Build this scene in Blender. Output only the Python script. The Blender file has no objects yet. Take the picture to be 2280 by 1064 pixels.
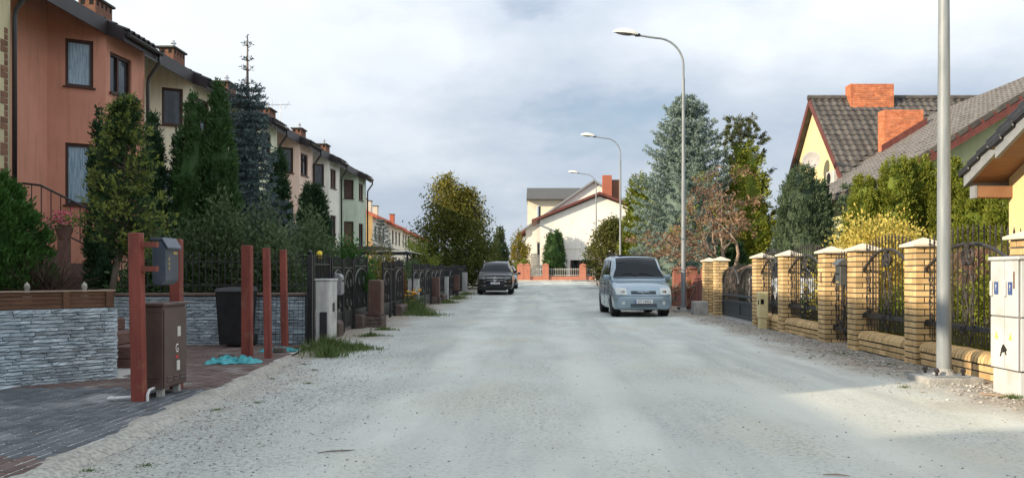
import bpy, bmesh, math, random
import numpy as np
from mathutils import Vector, Matrix, noise as mnoise

random.seed(7)
rng = np.random.default_rng(11)
SC = bpy.context.scene
COL = SC.collection
PI = math.pi

# ------------------------------------------------------------------ camera
F = 1950.0            # focal length in pixels of the 2280 px wide photograph
EYE = 1.25
cam = bpy.data.cameras.new('camera')
cam.sensor_fit = 'HORIZONTAL'
cam.sensor_width = 36.0
cam.lens = 36.0 * F / 2280.0
cam.shift_x = -60.0 / 2280.0
cam.shift_y = 77.0 / 2280.0
cam.clip_start = 0.05
cam.clip_end = 4000
camo = bpy.data.objects.new('camera', cam)
COL.objects.link(camo)
camo.location = (0, 0, EYE)
camo.rotation_euler = (math.radians(90), 0, 0)
SC.camera = camo

# ------------------------------------------------------------------ sky and sun
SUN_AZ = math.radians(30)      # the light travels 30 degrees off the street's cross axis
SUN_EL = math.radians(20.6)
w = bpy.data.worlds.new('World')
SC.world = w
w.use_nodes = True
nt = w.node_tree
nt.nodes.clear()
def wn(t, **k):
    n = nt.nodes.new(t)
    for a, b in k.items():
        setattr(n, a, b)
    return n
out = wn('ShaderNodeOutputWorld')
bg = wn('ShaderNodeBackground')
bg.inputs['Strength'].default_value = 0.1
sky = wn('ShaderNodeTexSky', sky_type='NISHITA')
sky.sun_disc = False
sky.sun_elevation = SUN_EL
sky.sun_rotation = math.atan2(-math.cos(SUN_AZ), -math.sin(SUN_AZ))
sky.air_density = 1.0
sky.dust_density = 1.0
tc = wn('ShaderNodeTexCoord')
sep = wn('ShaderNodeSeparateXYZ')
nt.links.new(tc.outputs['Generated'], sep.inputs[0])
def wmath(op, a, b=None, clamp=False):
    n = wn('ShaderNodeMath', operation=op)
    n.use_clamp = clamp
    for i, v in enumerate((a, b)):
        if v is None:
            continue
        if isinstance(v, (int, float)):
            n.inputs[i].default_value = v
        else:
            nt.links.new(v, n.inputs[i])
    return n.outputs[0]
zc = wmath('MAXIMUM', sep.outputs['Z'], 0.0)
den = wmath('ADD', zc, 0.30)
comb = wn('ShaderNodeCombineXYZ')
nt.links.new(wmath('DIVIDE', sep.outputs['X'], den), comb.inputs[0])
nt.links.new(wmath('DIVIDE', sep.outputs['Y'], den), comb.inputs[1])
comb.inputs[2].default_value = 3.1
def wnoise(scale, detail, rough, off):
    mp = wn('ShaderNodeMapping')
    mp.inputs['Location'].default_value = off
    nt.links.new(comb.outputs[0], mp.inputs['Vector'])
    n = wn('ShaderNodeTexNoise')
    n.inputs['Scale'].default_value = scale
    n.inputs['Detail'].default_value = detail
    n.inputs['Roughness'].default_value = rough
    nt.links.new(mp.outputs[0], n.inputs['Vector'])
    return n.outputs['Fac']
def wramp(fac, stops):
    r = wn('ShaderNodeValToRGB')
    e = r.color_ramp.elements
    while len(e) < len(stops):
        e.new(0.5)
    for el, (p, c) in zip(e, stops):
        el.position = p
        el.color = (c[0], c[1], c[2], 1)
    nt.links.new(fac, r.inputs['Fac'])
    return r.outputs['Color']
def wmix(f, a, b, mode='MIX'):
    m = wn('ShaderNodeMix', data_type='RGBA', blend_type=mode)
    if isinstance(f, (int, float)):
        m.inputs[0].default_value = f
    else:
        nt.links.new(f, m.inputs[0])
    for i, v in ((6, a), (7, b)):
        if isinstance(v, tuple):
            m.inputs[i].default_value = (*v, 1)
        else:
            nt.links.new(v, m.inputs[i])
    return m.outputs[2]
n1 = wnoise(1.15, 7.0, 0.55, (2.3, 0.4, 0.0))
n2 = wnoise(2.2, 5.0, 0.55, (4.2, 2.0, 0.0))
# cloud deck: grey blue towards the horizon, brighter higher up, billows from the noise
elev = wramp(zc, [(0.0, (4.0, 4.6, 5.5)), (0.09, (4.6, 5.2, 6.0)), (0.24, (6.0, 6.55, 7.3)), (0.6, (8.6, 9.3, 10.2))])
bill = wramp(n1, [(0.38, (0.76, 0.80, 0.86)), (0.50, (0.97, 0.97, 0.97)), (0.62, (1.24, 1.20, 1.14))])
fine = wramp(n2, [(0.3, (0.90, 0.92, 0.95)), (0.7, (1.09, 1.08, 1.06))])
deck = wmix(1.0, wmix(1.0, elev, bill, 'MULTIPLY'), fine, 'MULTIPLY')
cover = wramp(n1, [(0.34, (0.30, 0.30, 0.30)), (0.45, (0.95, 0.95, 0.95))])
colr = wmix(cover, sky.outputs['Color'], deck)
nt.links.new(colr, bg.inputs['Color'])
nt.links.new(bg.outputs[0], out.inputs[0])

sl = bpy.data.lights.new('sun', 'SUN')
sl.energy = 5.0
sl.angle = math.radians(0.55)
sl.color = (1.0, 0.82, 0.59)
so = bpy.data.objects.new('sun', sl)
COL.objects.link(so)
SUND = Vector((math.cos(SUN_AZ) * math.cos(SUN_EL), math.sin(SUN_AZ) * math.cos(SUN_EL), -math.sin(SUN_EL)))
so.rotation_euler = SUND.to_track_quat('-Z', 'Y').to_euler()
so.location = (-30, -20, 40)

SC.view_settings.view_transform = 'Standard'
SC.view_settings.look = 'None'
SC.view_settings.gamma = 1.0
SC.view_settings.exposure = 0.38
SC.view_settings.use_curve_mapping = False
SC.cycles.max_bounces = 6
SC.cycles.diffuse_bounces = 3
SC.cycles.transparent_max_bounces = 6

# ------------------------------------------------------------------ coordinates
def gz(y):
    """height of the street: level, then rising gently beyond 35 m"""
    t = min(max((y - 35.0) / 45.0, 0.0), 1.0)
    return 0.55 * t * t * (3 - 2 * t) if y > 35 else 0.0
TL = 0.011              # the left side of the street runs this much off the right one
def LX(x, y):
    return Vector((x - TL * y, y))

# ------------------------------------------------------------------ materials
MATS = {}
def pm(name, c1, c2=None, rough=0.8, scale=6.0, bump=0.0, bscale=60.0, metal=0.0, spec=0.35, rand=0.0,
       detail=5.0, lo=0.35, hi=0.65, stretch=(1, 1, 1), tint=None, trans=0.0, coat=0.0, dirt=None, streak=None):
    if name in MATS:
        return MATS[name]
    m = bpy.data.materials.new(name)
    m.use_nodes = True
    t = m.node_tree
    N, K = t.nodes, t.links
    b = N['Principled BSDF']
    b.inputs['Roughness'].default_value = rough
    b.inputs['Metallic'].default_value = metal
    b.inputs['Specular IOR Level'].default_value = spec
    if coat:
        b.inputs['Coat Weight'].default_value = coat
        b.inputs['Coat Roughness'].default_value = 0.06
    geo = N.new('ShaderNodeNewGeometry')
    mp = N.new('ShaderNodeMapping')
    mp.inputs['Scale'].default_value = stretch
    K.new(geo.outputs['Position'], mp.inputs['Vector'])
    c2 = c2 or tuple(min(1, x * 1.18) for x in c1)
    ns = N.new('ShaderNodeTexNoise')
    ns.inputs['Scale'].default_value = scale
    ns.inputs['Detail'].default_value = detail
    ns.inputs['Roughness'].default_value = 0.6
    K.new(mp.outputs[0], ns.inputs['Vector'])
    rp = N.new('ShaderNodeValToRGB')
    e = rp.color_ramp.elements
    e[0].position, e[0].color = lo, (*c1, 1)
    e[1].position, e[1].color = hi, (*c2, 1)
    K.new(ns.outputs['Fac'], rp.inputs['Fac'])
    col = rp.outputs['Color']
    def mix(fac, a, bb, mode='MIX'):
        x = N.new('ShaderNodeMix')
        x.data_type, x.blend_type = 'RGBA', mode
        if isinstance(fac, float):
            x.inputs[0].default_value = fac
        else:
            K.new(fac, x.inputs[0])
        for i, v in ((6, a), (7, bb)):
            if isinstance(v, tuple):
                x.inputs[i].default_value = (*v, 1)
            else:
                K.new(v, x.inputs[i])
        return x.outputs[2]
    def nz(sc, st=(1, 1, 1), det=3.0):
        q = N.new('ShaderNodeMapping')
        q.inputs['Scale'].default_value = st
        K.new(geo.outputs['Position'], q.inputs['Vector'])
        x = N.new('ShaderNodeTexNoise')
        x.inputs['Scale'].default_value = sc
        x.inputs['Detail'].default_value = det
        K.new(q.outputs[0], x.inputs['Vector'])
        return x.outputs['Fac']
    def rmp(f, p0, p1):
        x = N.new('ShaderNodeMapRange')
        x.inputs[1].default_value, x.inputs[2].default_value = p0, p1
        x.clamp = True
        K.new(f, x.inputs[0])
        return x.outputs[0]
    if dirt:      # (colour, scale, threshold, amount)
        d = rmp(nz(dirt[1], det=6.0), dirt[2], dirt[2] + 0.14)
        mm = N.new('ShaderNodeMath')
        mm.operation = 'MULTIPLY'
        mm.inputs[1].default_value = dirt[3]
        K.new(d, mm.inputs[0])
        col = mix(mm.outputs[0], col, dirt[0])
    if streak:    # vertical rain streaks (colour, amount)
        d = rmp(nz(9.0, (1, 1, 0.08), 4.0), 0.52, 0.7)
        mm = N.new('ShaderNodeMath')
        mm.operation = 'MULTIPLY'
        mm.inputs[1].default_value = streak[1]
        K.new(d, mm.inputs[0])
        col = mix(mm.outputs[0], col, streak[0])
    if rand:
        oi = N.new('ShaderNodeObjectInfo')
        r = rmp(oi.outputs['Random'], 0.0, 1.0)
        hs = N.new('ShaderNodeHueSaturation')
        ml = N.new('ShaderNodeMapRange')
        ml.inputs[3].default_value, ml.inputs[4].default_value = 1 - rand, 1 + rand
        K.new(r, ml.inputs[0])
        K.new(ml.outputs[0], hs.inputs['Value'])
        K.new(col, hs.inputs['Color'])
        col = hs.outputs['Color']
    if tint:      # leaves: a second colour by the per-leaf attribute
        at = N.new('ShaderNodeAttribute')
        at.attribute_name = 'tint'
        col = mix(at.outputs['Fac'], col, tint)
    K.new(col, b.inputs['Base Color'])
    if bump:
        bn = N.new('ShaderNodeBump')
        bn.inputs['Strength'].default_value = min(1.0, bump)
        bn.inputs['Distance'].default_value = 0.02 if bump <= 1 else 0.02 * bump
        K.new(nz(bscale, det=6.0), bn.inputs['Height'])
        K.new(bn.outputs[0], b.inputs['Normal'])
    if trans:
        tr = N.new('ShaderNodeBsdfTranslucent')
        K.new(col, tr.inputs['Color'])
        mx = N.new('ShaderNodeMixShader')
        mx.inputs[0].default_value = trans
        K.new(b.outputs[0], mx.inputs[1])
        K.new(tr.outputs[0], mx.inputs[2])
        K.new(mx.outputs[0], N['Material Output'].inputs['Surface'])
    MATS[name] = m
    return m

def glass_mat(name, col=(0.02, 0.03, 0.035), rough=0.03):
    m = pm(name, col, tuple(x * 1.3 for x in col), rough=rough, spec=0.9, scale=2)
    return m

# ------------------------------------------------------------------ mesh builders
class MB:
    def __init__(s):
        s.v, s.f = [], []
    def add(s, vs, fs):
        o = len(s.v)
        s.v += [tuple(a) for a in vs]
        s.f += [tuple(i + o for i in f) for f in fs]
        return s
    def box(s, x0, x1, y0, y1, z0, z1):
        vs = [(x0, y0, z0), (x1, y0, z0), (x1, y1, z0), (x0, y1, z0), (x0, y0, z1), (x1, y0, z1), (x1, y1, z1), (x0, y1, z1)]
        return s.add(vs, [(0, 3, 2, 1), (4, 5, 6, 7), (0, 1, 5, 4), (1, 2, 6, 5), (2, 3, 7, 6), (3, 0, 4, 7)])
    def hexa(s, lo, hi):
        """eight corners: four below, four above, same order"""
        return s.add(list(lo) + list(hi), [(0, 3, 2, 1), (4, 5, 6, 7), (0, 1, 5, 4), (1, 2, 6, 5), (2, 3, 7, 6), (3, 0, 4, 7)])
    def bar(s, a, b, r, n=6, r2=None):
        return s.tube([a, b], [r, r if r2 is None else r2], n)
    def tube(s, pts, rs, n=8, cap=True):
        pts = [Vector(p) for p in pts]
        if isinstance(rs, (int, float)):
            rs = [rs] * len(pts)
        vs, fs = [], []
        up = None
        for i, p in enumerate(pts):
            d = (pts[min(i + 1, len(pts) - 1)] - pts[max(i - 1, 0)])
            d = d.normalized() if d.length > 1e-9 else Vector((0, 0, 1))
            if up is None:
                up = Vector((0, 0, 1)) if abs(d.z) < 0.9 else Vector((0, 1, 0))
            a = d.cross(up)
            if a.length < 1e-6:
                a = d.cross(Vector((1, 0, 0)))
            a.normalize()
            b2 = a.cross(d)
            up = b2
            for k in range(n):
                t = 2 * PI * (k + 0.5) / n
                vs.append(p + (a * math.cos(t) + b2 * math.sin(t)) * rs[i])
        for i in range(len(pts) - 1):
            for k in range(n):
                k2 = (k + 1) % n
                fs.append((i * n + k, i * n + k2, (i + 1) * n + k2, (i + 1) * n + k))
        if cap:
            fs.append(tuple(range(n - 1, -1, -1)))
            fs.append(tuple((len(pts) - 1) * n + k for k in range(n)))
        return s.add(vs, fs)
    def lathe(s, prof, n=16, c=(0, 0, 0), axis='Z'):
        vs, fs = [], []
        for r, z in prof:
            for k in range(n):
                t = 2 * PI * k / n
                a, b2 = r * math.cos(t), r * math.sin(t)
                p = {'Z': (a, b2, z), 'X': (z, a, b2), 'Y': (b2, z, a)}[axis]
                vs.append((p[0] + c[0], p[1] + c[1], p[2] + c[2]))
        m = len(prof)
        for i in range(m - 1):
            for k in range(n):
                k2 = (k + 1) % n
                fs.append((i * n + k, i * n + k2, (i + 1) * n + k2, (i + 1) * n + k))
        if prof[0][0] > 1e-6:
            fs.append(tuple(range(n - 1, -1, -1)))
        if prof[-1][0] > 1e-6:
            fs.append(tuple((m - 1) * n + k for k in range(n)))
        return s.add(vs, fs)
    def prism(s, poly, axis, a, b):
        """2-D polygon extruded along axis from a to b; poly holds the two other coordinates in x,y,z order"""
        def P(p, t):
            return {'X': (t, p[0], p[1]), 'Y': (p[0], t, p[1]), 'Z': (p[0], p[1], t)}[axis]
        n = len(poly)
        vs = [P(p, a) for p in poly] + [P(p, b) for p in poly]
        fs = [tuple(range(n)), tuple(range(2 * n - 1, n - 1, -1))]
        fs += [(i, n + i, n + (i + 1) % n, (i + 1) % n) for i in range(n)]
        return s.add(vs, fs)
    def grid(s, fn, nu, nv, close_u=False):
        vs = [fn(i / nu, j / nv) for i in range(nu + 1) for j in range(nv + 1)]
        fs = [(i * (nv + 1) + j, (i + 1) * (nv + 1) + j, (i + 1) * (nv + 1) + j + 1, i * (nv + 1) + j + 1) for i in range(nu) for j in range(nv)]
        return s.add(vs, fs)
    def mesh(s, name, smooth=False, bevel=0.0, seg=1, fix=True, angle=None):
        me = bpy.data.meshes.new(name)
        me.from_pydata(s.v, [], s.f)
        if fix or bevel:
            bm = bmesh.new()
            bm.from_mesh(me)
            if bevel:
                es = [e for e in bm.edges if len(e.link_faces) == 2 and e.calc_face_angle(0) > 0.4]
                bmesh.ops.bevel(bm, geom=es, offset=bevel, segments=seg, affect='EDGES', profile=0.7)
            bmesh.ops.recalc_face_normals(bm, faces=bm.faces)
            bm.to_mesh(me)
            bm.free()
        if smooth:
            me.polygons.foreach_set('use_smooth', [True] * len(me.polygons))
            if angle:
                me.set_sharp_from_angle(angle=angle)
        return me
    def build(s, name, mat, parent=None, **k):
        return link(name, s.mesh(name, **k), mat, parent)

def link(name, me, mat, parent=None, loc=None, rotz=None, scale=None):
    if mat is not None and not me.materials:
        me.materials.append(mat)
    o = bpy.data.objects.new(name, me)
    COL.objects.link(o)
    if parent is not None:
        o.parent = parent
    if loc is not None:
        o.location = loc
    if rotz is not None:
        o.rotation_euler = (0, 0, rotz)
    if scale is not None:
        o.scale = scale
    return o

def tag(o, label=None, cat=None, group=None, kind=None):
    if label:
        o['label'] = label
    if cat:
        o['category'] = cat
    if group:
        o['group'] = group
    if kind:
        o['kind'] = kind
    return o

def T(name, label, cat, loc=(0, 0, 0), rotz=0.0, group=None):
    o = bpy.data.objects.new(name, None)
    o.empty_display_size = 0.1
    COL.objects.link(o)
    o.location = loc
    o.rotation_euler = (0, 0, rotz)
    return tag(o, label, cat, group, 'thing')

def copy_tree(o, parent=None):
    c = o.copy()
    COL.objects.link(c)
    c.parent = parent
    for ch in list(o.children):
        copy_tree(ch, c)
    return c

def text_mesh(name, txt, size, mat, parent, loc, rot, align='CENTER', sx=1.0):
    cu = bpy.data.curves.new(name, 'FONT')
    cu.body = txt
    cu.size = size
    cu.align_x = align
    cu.align_y = 'CENTER'
    cu.resolution_u = 2
    cu.extrude = 0.0008
    tmp = bpy.data.objects.new('lettering_tmp', cu)
    COL.objects.link(tmp)
    dg = bpy.context.evaluated_depsgraph_get()
    me = bpy.data.meshes.new_from_object(tmp.evaluated_get(dg))
    bpy.data.objects.remove(tmp)
    bpy.data.curves.remove(cu)
    me.materials.clear()
    o = link(name, me, mat, parent, loc)
    o.rotation_euler = rot
    o.scale = (sx, 1, 1)
    return o

def unit(a):
    n = np.linalg.norm(a, axis=-1, keepdims=True)
    n[n < 1e-9] = 1
    return a / n

def np_mesh(name, V, Q, tint=None, smooth=False):
    """vertices (N,3) and quads/triangles (M,k)"""
    me = bpy.data.meshes.new(name)
    V = np.ascontiguousarray(V, dtype=np.float32)
    Q = np.ascontiguousarray(Q, dtype=np.int32)
    k = Q.shape[1]
    me.vertices.add(len(V))
    me.vertices.foreach_set('co', V.ravel())
    me.loops.add(Q.size)
    me.loops.foreach_set('vertex_index', Q.ravel())
    me.polygons.add(len(Q))
    me.polygons.foreach_set('loop_start', np.arange(0, Q.size, k, dtype=np.int32))
    if tint is not None:
        a = me.attributes.new('tint', 'FLOAT', 'POINT')
        a.data.foreach_set('value', np.ascontiguousarray(tint, dtype=np.float32))
    me.update(calc_edges=True)
    me.validate()
    return me

def leaf_mesh(name, C, A, Lg, Wd, tint=None, bend=0.12, Wv=None):
    """one diamond leaf for each base C along axis A"""
    n = len(C)
    A = unit(A)
    if Wv is None:
        Wv = rng.normal(size=(n, 3))
    Wv = unit(np.cross(A, Wv))
    Nn = np.cross(A, Wv)
    Lg = np.broadcast_to(np.asarray(Lg, float).reshape(-1, 1), (n, 1))
    Wd = np.broadcast_to(np.asarray(Wd, float).reshape(-1, 1), (n, 1))
    mid = C + A * Lg * 0.5 + Nn * Lg * bend
    V = np.stack([C, mid + Wv * Wd * 0.5, C + A * Lg, mid - Wv * Wd * 0.5], 1).reshape(-1, 3)
    Q = np.arange(n * 4).reshape(n, 4)
    tt = np.repeat(rng.random(n) if tint is None else tint, 4)
    return np_mesh(name, V, Q, tt)

def fbm(p, s, seed=0.0):
    return mnoise.fractal(Vector((p[0] * s + seed, p[1] * s + seed * 1.7, p[2] * s)), 1.0, 2.0, 4)
# ------------------------------------------------------------------ ground and street
def road_mat():
    m = bpy.data.materials.new('crushed_stone_road')
    m.use_nodes = True
    N, K = m.node_tree.nodes, m.node_tree.links
    b = N['Principled BSDF']
    b.inputs['Roughness'].default_value = 0.95
    b.inputs['Specular IOR Level'].default_value = 0.15
    geo = N.new('ShaderNodeNewGeometry')
    sp = N.new('ShaderNodeSeparateXYZ')
    K.new(geo.outputs['Position'], sp.inputs[0])
    def nz(sc, st=(1, 1, 1), det=4.0, ro=0.6, off=(0, 0, 0)):
        q = N.new('ShaderNodeMapping')
        q.inputs['Scale'].default_value = st
        q.inputs['Location'].default_value = off
        K.new(geo.outputs['Position'], q.inputs['Vector'])
        x = N.new('ShaderNodeTexNoise')
        x.inputs['Scale'].default_value = sc
        x.inputs['Detail'].default_value = det
        x.inputs['Roughness'].default_value = ro
        K.new(q.outputs[0], x.inputs['Vector'])
        return x.outputs['Fac']
    def mr(f, a, b2, c=0.0, d=1.0):
        x = N.new('ShaderNodeMapRange')
        x.clamp = True
        for i, v in enumerate((a, b2, c, d)):
            x.inputs[i + 1].default_value = v
        K.new(f, x.inputs[0])
        return x.outputs[0]
    def ma(op, a, b2):
        x = N.new('ShaderNodeMath')
        x.operation = op
        for i, v in enumerate((a, b2)):
            if isinstance(v, (int, float)):
                x.inputs[i].default_value = v
            else:
                K.new(v, x.inputs[i])
        return x.outputs[0]
    def mix(f, a, b2):
        x = N.new('ShaderNodeMix')
        x.data_type = 'RGBA'
        if isinstance(f, float):
            x.inputs[0].default_value = f
        else:
            K.new(f, x.inputs[0])
        for i, v in ((6, a), (7, b2)):
            if isinstance(v, tuple):
                x.inputs[i].default_value = (*v, 1)
            else:
                K.new(v, x.inputs[i])
        return x.outputs[2]
    base = mix(mr(nz(0.45, (1, 0.5, 1), 5), 0.3, 0.7), (0.425, 0.45, 0.415), (0.535, 0.56, 0.52))
    base = mix(mr(nz(0.7, (1, 0.6, 1), 5, off=(11, 4, 0)), 0.50, 0.66, 0, 0.6), base, (0.47, 0.46, 0.38))
    # wheel tracks: streaks along the street
    base = mix(mr(nz(1.6, (1, 0.07, 1), 4, off=(3, 0, 0)), 0.50, 0.66, 0, 0.6), base, (0.36, 0.375, 0.36))
    # scattered dark grains
    sp_ = nz(26, det=6, ro=0.75)
    amt = mr(nz(0.8, (1, 0.55, 1), 5, off=(7, 2, 0)), 0.40, 0.62)
    base = mix(ma('MULTIPLY', mr(sp_, 0.50, 0.60), ma('ADD', ma('MULTIPLY', amt, 0.75), 0.05)), base, (0.20, 0.205, 0.21))
    gr = nz(9, det=5, ro=0.8)
    base = mix(ma('MULTIPLY', mr(gr, 0.60, 0.68), 0.35), base, (0.26, 0.26, 0.255))
    # two worn wheel tracks: smoother and paler, with loose grit between them
    wob = ma('ADD', sp.outputs['X'], ma('MULTIPLY', ma('SUBTRACT', nz(0.12, (1, 1, 1), 2, off=(5, 5, 0)), 0.5), 2.6))
    wv = N.new('ShaderNodeMath')
    wv.operation = 'SINE'
    K.new(ma('MULTIPLY', wob, 3.7), wv.inputs[0])
    trk_ = ma('MULTIPLY', mr(wv.outputs[0], -0.1, 0.9), mr(nz(1.1, (1, 0.35, 1), 5, off=(8, 1, 0)), 0.35, 0.6))
    base = mix(ma('MULTIPLY', trk_, 0.65), base, (0.575, 0.595, 0.55))
    hol = mr(nz(0.55, (1, 0.8, 1), 4, off=(13, 7, 0)), 0.60, 0.70)
    base = mix(ma('MULTIPLY', hol, 0.2), base, (0.34, 0.35, 0.33))
    # coarser grey grit towards the drive
    gl = mr(ma('SUBTRACT', ma('MULTIPLY', nz(0.8, (1, 0.5, 1), 6, off=(2, 5, 0)), 4.0), sp.outputs['X']), 3.3, 4.6)
    base = mix(ma('MULTIPLY', gl, ma('ADD', ma('MULTIPLY', mr(sp_, 0.42, 0.58), 0.6), 0.12)), base, (0.22, 0.225, 0.225))
    # loose soil along the two edges
    ed = nz(0.9, (1, 0.6, 1), 5, off=(1, 9, 0))
    edgeR = mr(ma('ADD', sp.outputs['X'], ma('MULTIPLY', ed, 2.4)), 5.0, 5.8)
    xl = ma('ADD', sp.outputs['X'], ma('MULTIPLY', sp.outputs['Y'], TL))
    edgeL = mr(ma('SUBTRACT', ma('MULTIPLY', ed, 2.6), xl), 4.0, 5.0)
    soil = mix(mr(nz(5, det=6), 0.35, 0.65), (0.23, 0.19, 0.15), (0.40, 0.35, 0.29))
    soil = mix(ma('MULTIPLY', mr(sp_, 0.48, 0.58), 0.5), soil, (0.14, 0.125, 0.11))
    base = mix(ma('MULTIPLY', ma('MAXIMUM', edgeR, edgeL), 0.88), base, soil)
    K.new(base, b.inputs['Base Color'])
    bn = N.new('ShaderNodeBump')
    bn.inputs['Strength'].default_value = 0.5
    bn.inputs['Distance'].default_value = 0.015
    K.new(ma('ADD', sp_, ma('MULTIPLY', gr, 0.8)), bn.inputs['Height'])
    K.new(bn.outputs[0], b.inputs['Normal'])
    return m

def rz(x, y):
    """surface of the road with its hollows and heaps"""
    z = gz(y)
    z += 0.020 * mnoise.noise(Vector((x * 0.6, y * 0.35, 0.3))) + 0.010 * mnoise.noise(Vector((x * 2.1, y * 1.4, 4.1)))
    e = max(0.0, min(1.0, (x - 4.2) / 0.9))
    z += e * (0.02 + 0.03 * mnoise.noise(Vector((x * 3, y * 2.2, 9.0))))
    e = max(0.0, min(1.0, (-(x + TL * y) - 2.7) / 0.8))
    z += e * (0.01 + 0.02 * mnoise.noise(Vector((x * 3, y * 2.2, 2.0)))) if y > 10.9 else 0.0
    return z

def sheet(name, xs, ys, zf, mat):
    V = [(x, y, zf(x, y)) for y in ys for x in xs]
    n = len(xs)
    Fc = [(j * n + i, j * n + i + 1, (j + 1) * n + i + 1, (j + 1) * n + i) for j in range(len(ys) - 1) for i in range(n - 1)]
    mb = MB().add(V, Fc)
    return mb.build(name, mat, smooth=True, fix=False)

M_GRASSG = pm('garden_soil_and_grass', (0.035, 0.045, 0.02), (0.07, 0.075, 0.035), rough=1, scale=1.5, bump=1, bscale=30, spec=0.1)
def lin(a, b, n):
    return [a + (b - a) * i / n for i in range(n + 1)]
gx = [-1500, -400, -120, -60, -30] + lin(-20, 20, 10) + [30, 60, 120, 400, 1500]
gy = [-400, -60, -20] + lin(-10, 90, 40) + [130, 250, 600, 1800]
tag(sheet('ground', gx, gy, lambda x, y: gz(y) - 0.09, M_GRASSG), kind='structure', label='flat garden ground on both sides of the street')
M_ROAD = road_mat()
ys = lin(-26, 2, 14) + lin(2.15, 30, 190)[0:] + lin(30.5, 84, 80)
tag(sheet('road', lin(-7.4, 5.7, 88), ys, rz, M_ROAD), kind='structure', label='pale unpaved street of crushed stone and dust')
# the street that crosses at the far end
M_PAVE = pm('pale_pavement', (0.42, 0.38, 0.33), (0.52, 0.47, 0.41), rough=0.95, scale=3, bump=0.4, bscale=40)
tag(sheet('cross_street', lin(-40, -7.2, 12) + [5.6] + lin(8, 40, 10), lin(70, 81.5, 10), lambda x, y: gz(y) + 0.012 + (0.0 if x < -7 or x > 5.5 else 0.0), M_ROAD), kind='structure')
pv = MB().box(-40, 40, 79.6, 81.6, 0.40, 0.66)
tag(pv.build('pavement', M_PAVE, bevel=0.01), kind='structure', label='pale raised pavement along the far cross street')

# ---- block paving of the drive on the left
M_PAVR = pm('red_grey_block_paving', (0.085, 0.055, 0.05), (0.13, 0.095, 0.085), rough=0.85, scale=4, bump=0.5, bscale=60, rand=0.18, dirt=((0.30, 0.30, 0.29), 2.2, 0.56, 0.45))
M_PAVG = pm('dark_grey_block_paving', (0.070, 0.080, 0.092), (0.115, 0.128, 0.142), rough=0.7, scale=3, bump=0.5, bscale=60, rand=0.25, dirt=((0.36, 0.37, 0.37), 1.0, 0.57, 0.55))
M_SAND = pm('paving_joint_sand', (0.34, 0.34, 0.32), (0.50, 0.50, 0.47), rough=1, scale=20)
def drive_edge(y):        # X of the kerb along the drive
    return -3.03 - 0.075 * (y - 5.0) if y < 11.0 else -3.48 - 0.10 * (y - 11)
NEARW = (Vector((-4.9, 10.15)), Vector((-6.3, 8.47)))     # face of the near stone wall
def in_drive(x, y):
    if x > drive_edge(y) - 0.06 or y > 14.85 or x < -7.3:
        return False
    d = NEARW[1] - NEARW[0]
    s = (x - NEARW[0].x) * d.y - (y - NEARW[0].y) * d.x
    if y < 10.2 and s > -0.04 * d.length:
        return False
    if y >= 10.0 and x < -4.86:
        return y > 12.2 and x > -6.9
    return True
drive = MB()
drive.add([(-7.2, 3.5, 0.041), (drive_edge(3.5), 3.5, 0.041), (drive_edge(11), 11, 0.041), (drive_edge(14.9), 14.9, 0.041), (-7.2, 14.9, 0.041)], [(0, 1, 2, 3, 4)])
drive = tag(drive.build('driveway', M_SAND), kind='structure', label='block paved drive in front of the stone walls')
pav = MB().box(-0.042, 0.042, -0.092, 0.092, -0.05, 0.0).mesh('paver', bevel=0.006)
pavR, pavG = pav, pav.copy()
pavR.materials.append(M_PAVR)
pavG.materials.append(M_PAVG)
cells = []
j = 0
y = 4.6
xi = -7.25
col = 0
while xi < -2.9:
    y = 4.4 + (0.1 if col % 2 else 0.0)
    while y < 14.9:
        if in_drive(xi, y) and xi > -0.64 * y - 0.15 and y > 5.0:
            cells.append((xi, y))
        y += 0.2
    xi += 0.1
    col += 1
cells.sort(key=lambda c: c[1])
rest = MB()
for k, (x, y) in enumerate(cells):
    red = y > 10.9 or y < 5.75
    z = 0.048 + random.uniform(-0.0025, 0.0025)
    if k < 300:
        o = link('paver', pavR if red else pavG, None, drive, (x, y, z))
        o.rotation_euler = (random.gauss(0, 0.008), random.gauss(0, 0.012), random.gauss(0, 0.008))
    else:
        rest.box(x - 0.0435, x + 0.0435, y - 0.0935, y + 0.0935, z - 0.03, z)
o = rest.build('paver', M_PAVR, drive)
o['kind'] = 'stuff'
# concrete edging of the drive
M_CONC = pm('grey_concrete', (0.30, 0.30, 0.29), (0.44, 0.44, 0.42), rough=0.95, scale=6, bump=0.6, bscale=50, dirt=((0.16, 0.155, 0.14), 4, 0.58, 0.5))
ke = MB()
yy = 3.6
while yy < 10.9:
    ke.hexa([(drive_edge(yy) - .035, yy, -.05), (drive_edge(yy), yy, -.05), (drive_edge(yy + .98), yy + .98, -.05), (drive_edge(yy + .98) - .035, yy + .98, -.05)],
            [(drive_edge(yy) - .035, yy, .038), (drive_edge(yy), yy, .038), (drive_edge(yy + .98), yy + .98, .038), (drive_edge(yy + .98) - .035, yy + .98, .038)])
    yy += 1.0
ke.build('edging_stone', pm('sandy_edging', (0.24, 0.235, 0.21), (0.36, 0.35, 0.31), rough=1, scale=8), drive, bevel=0.006)

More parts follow.
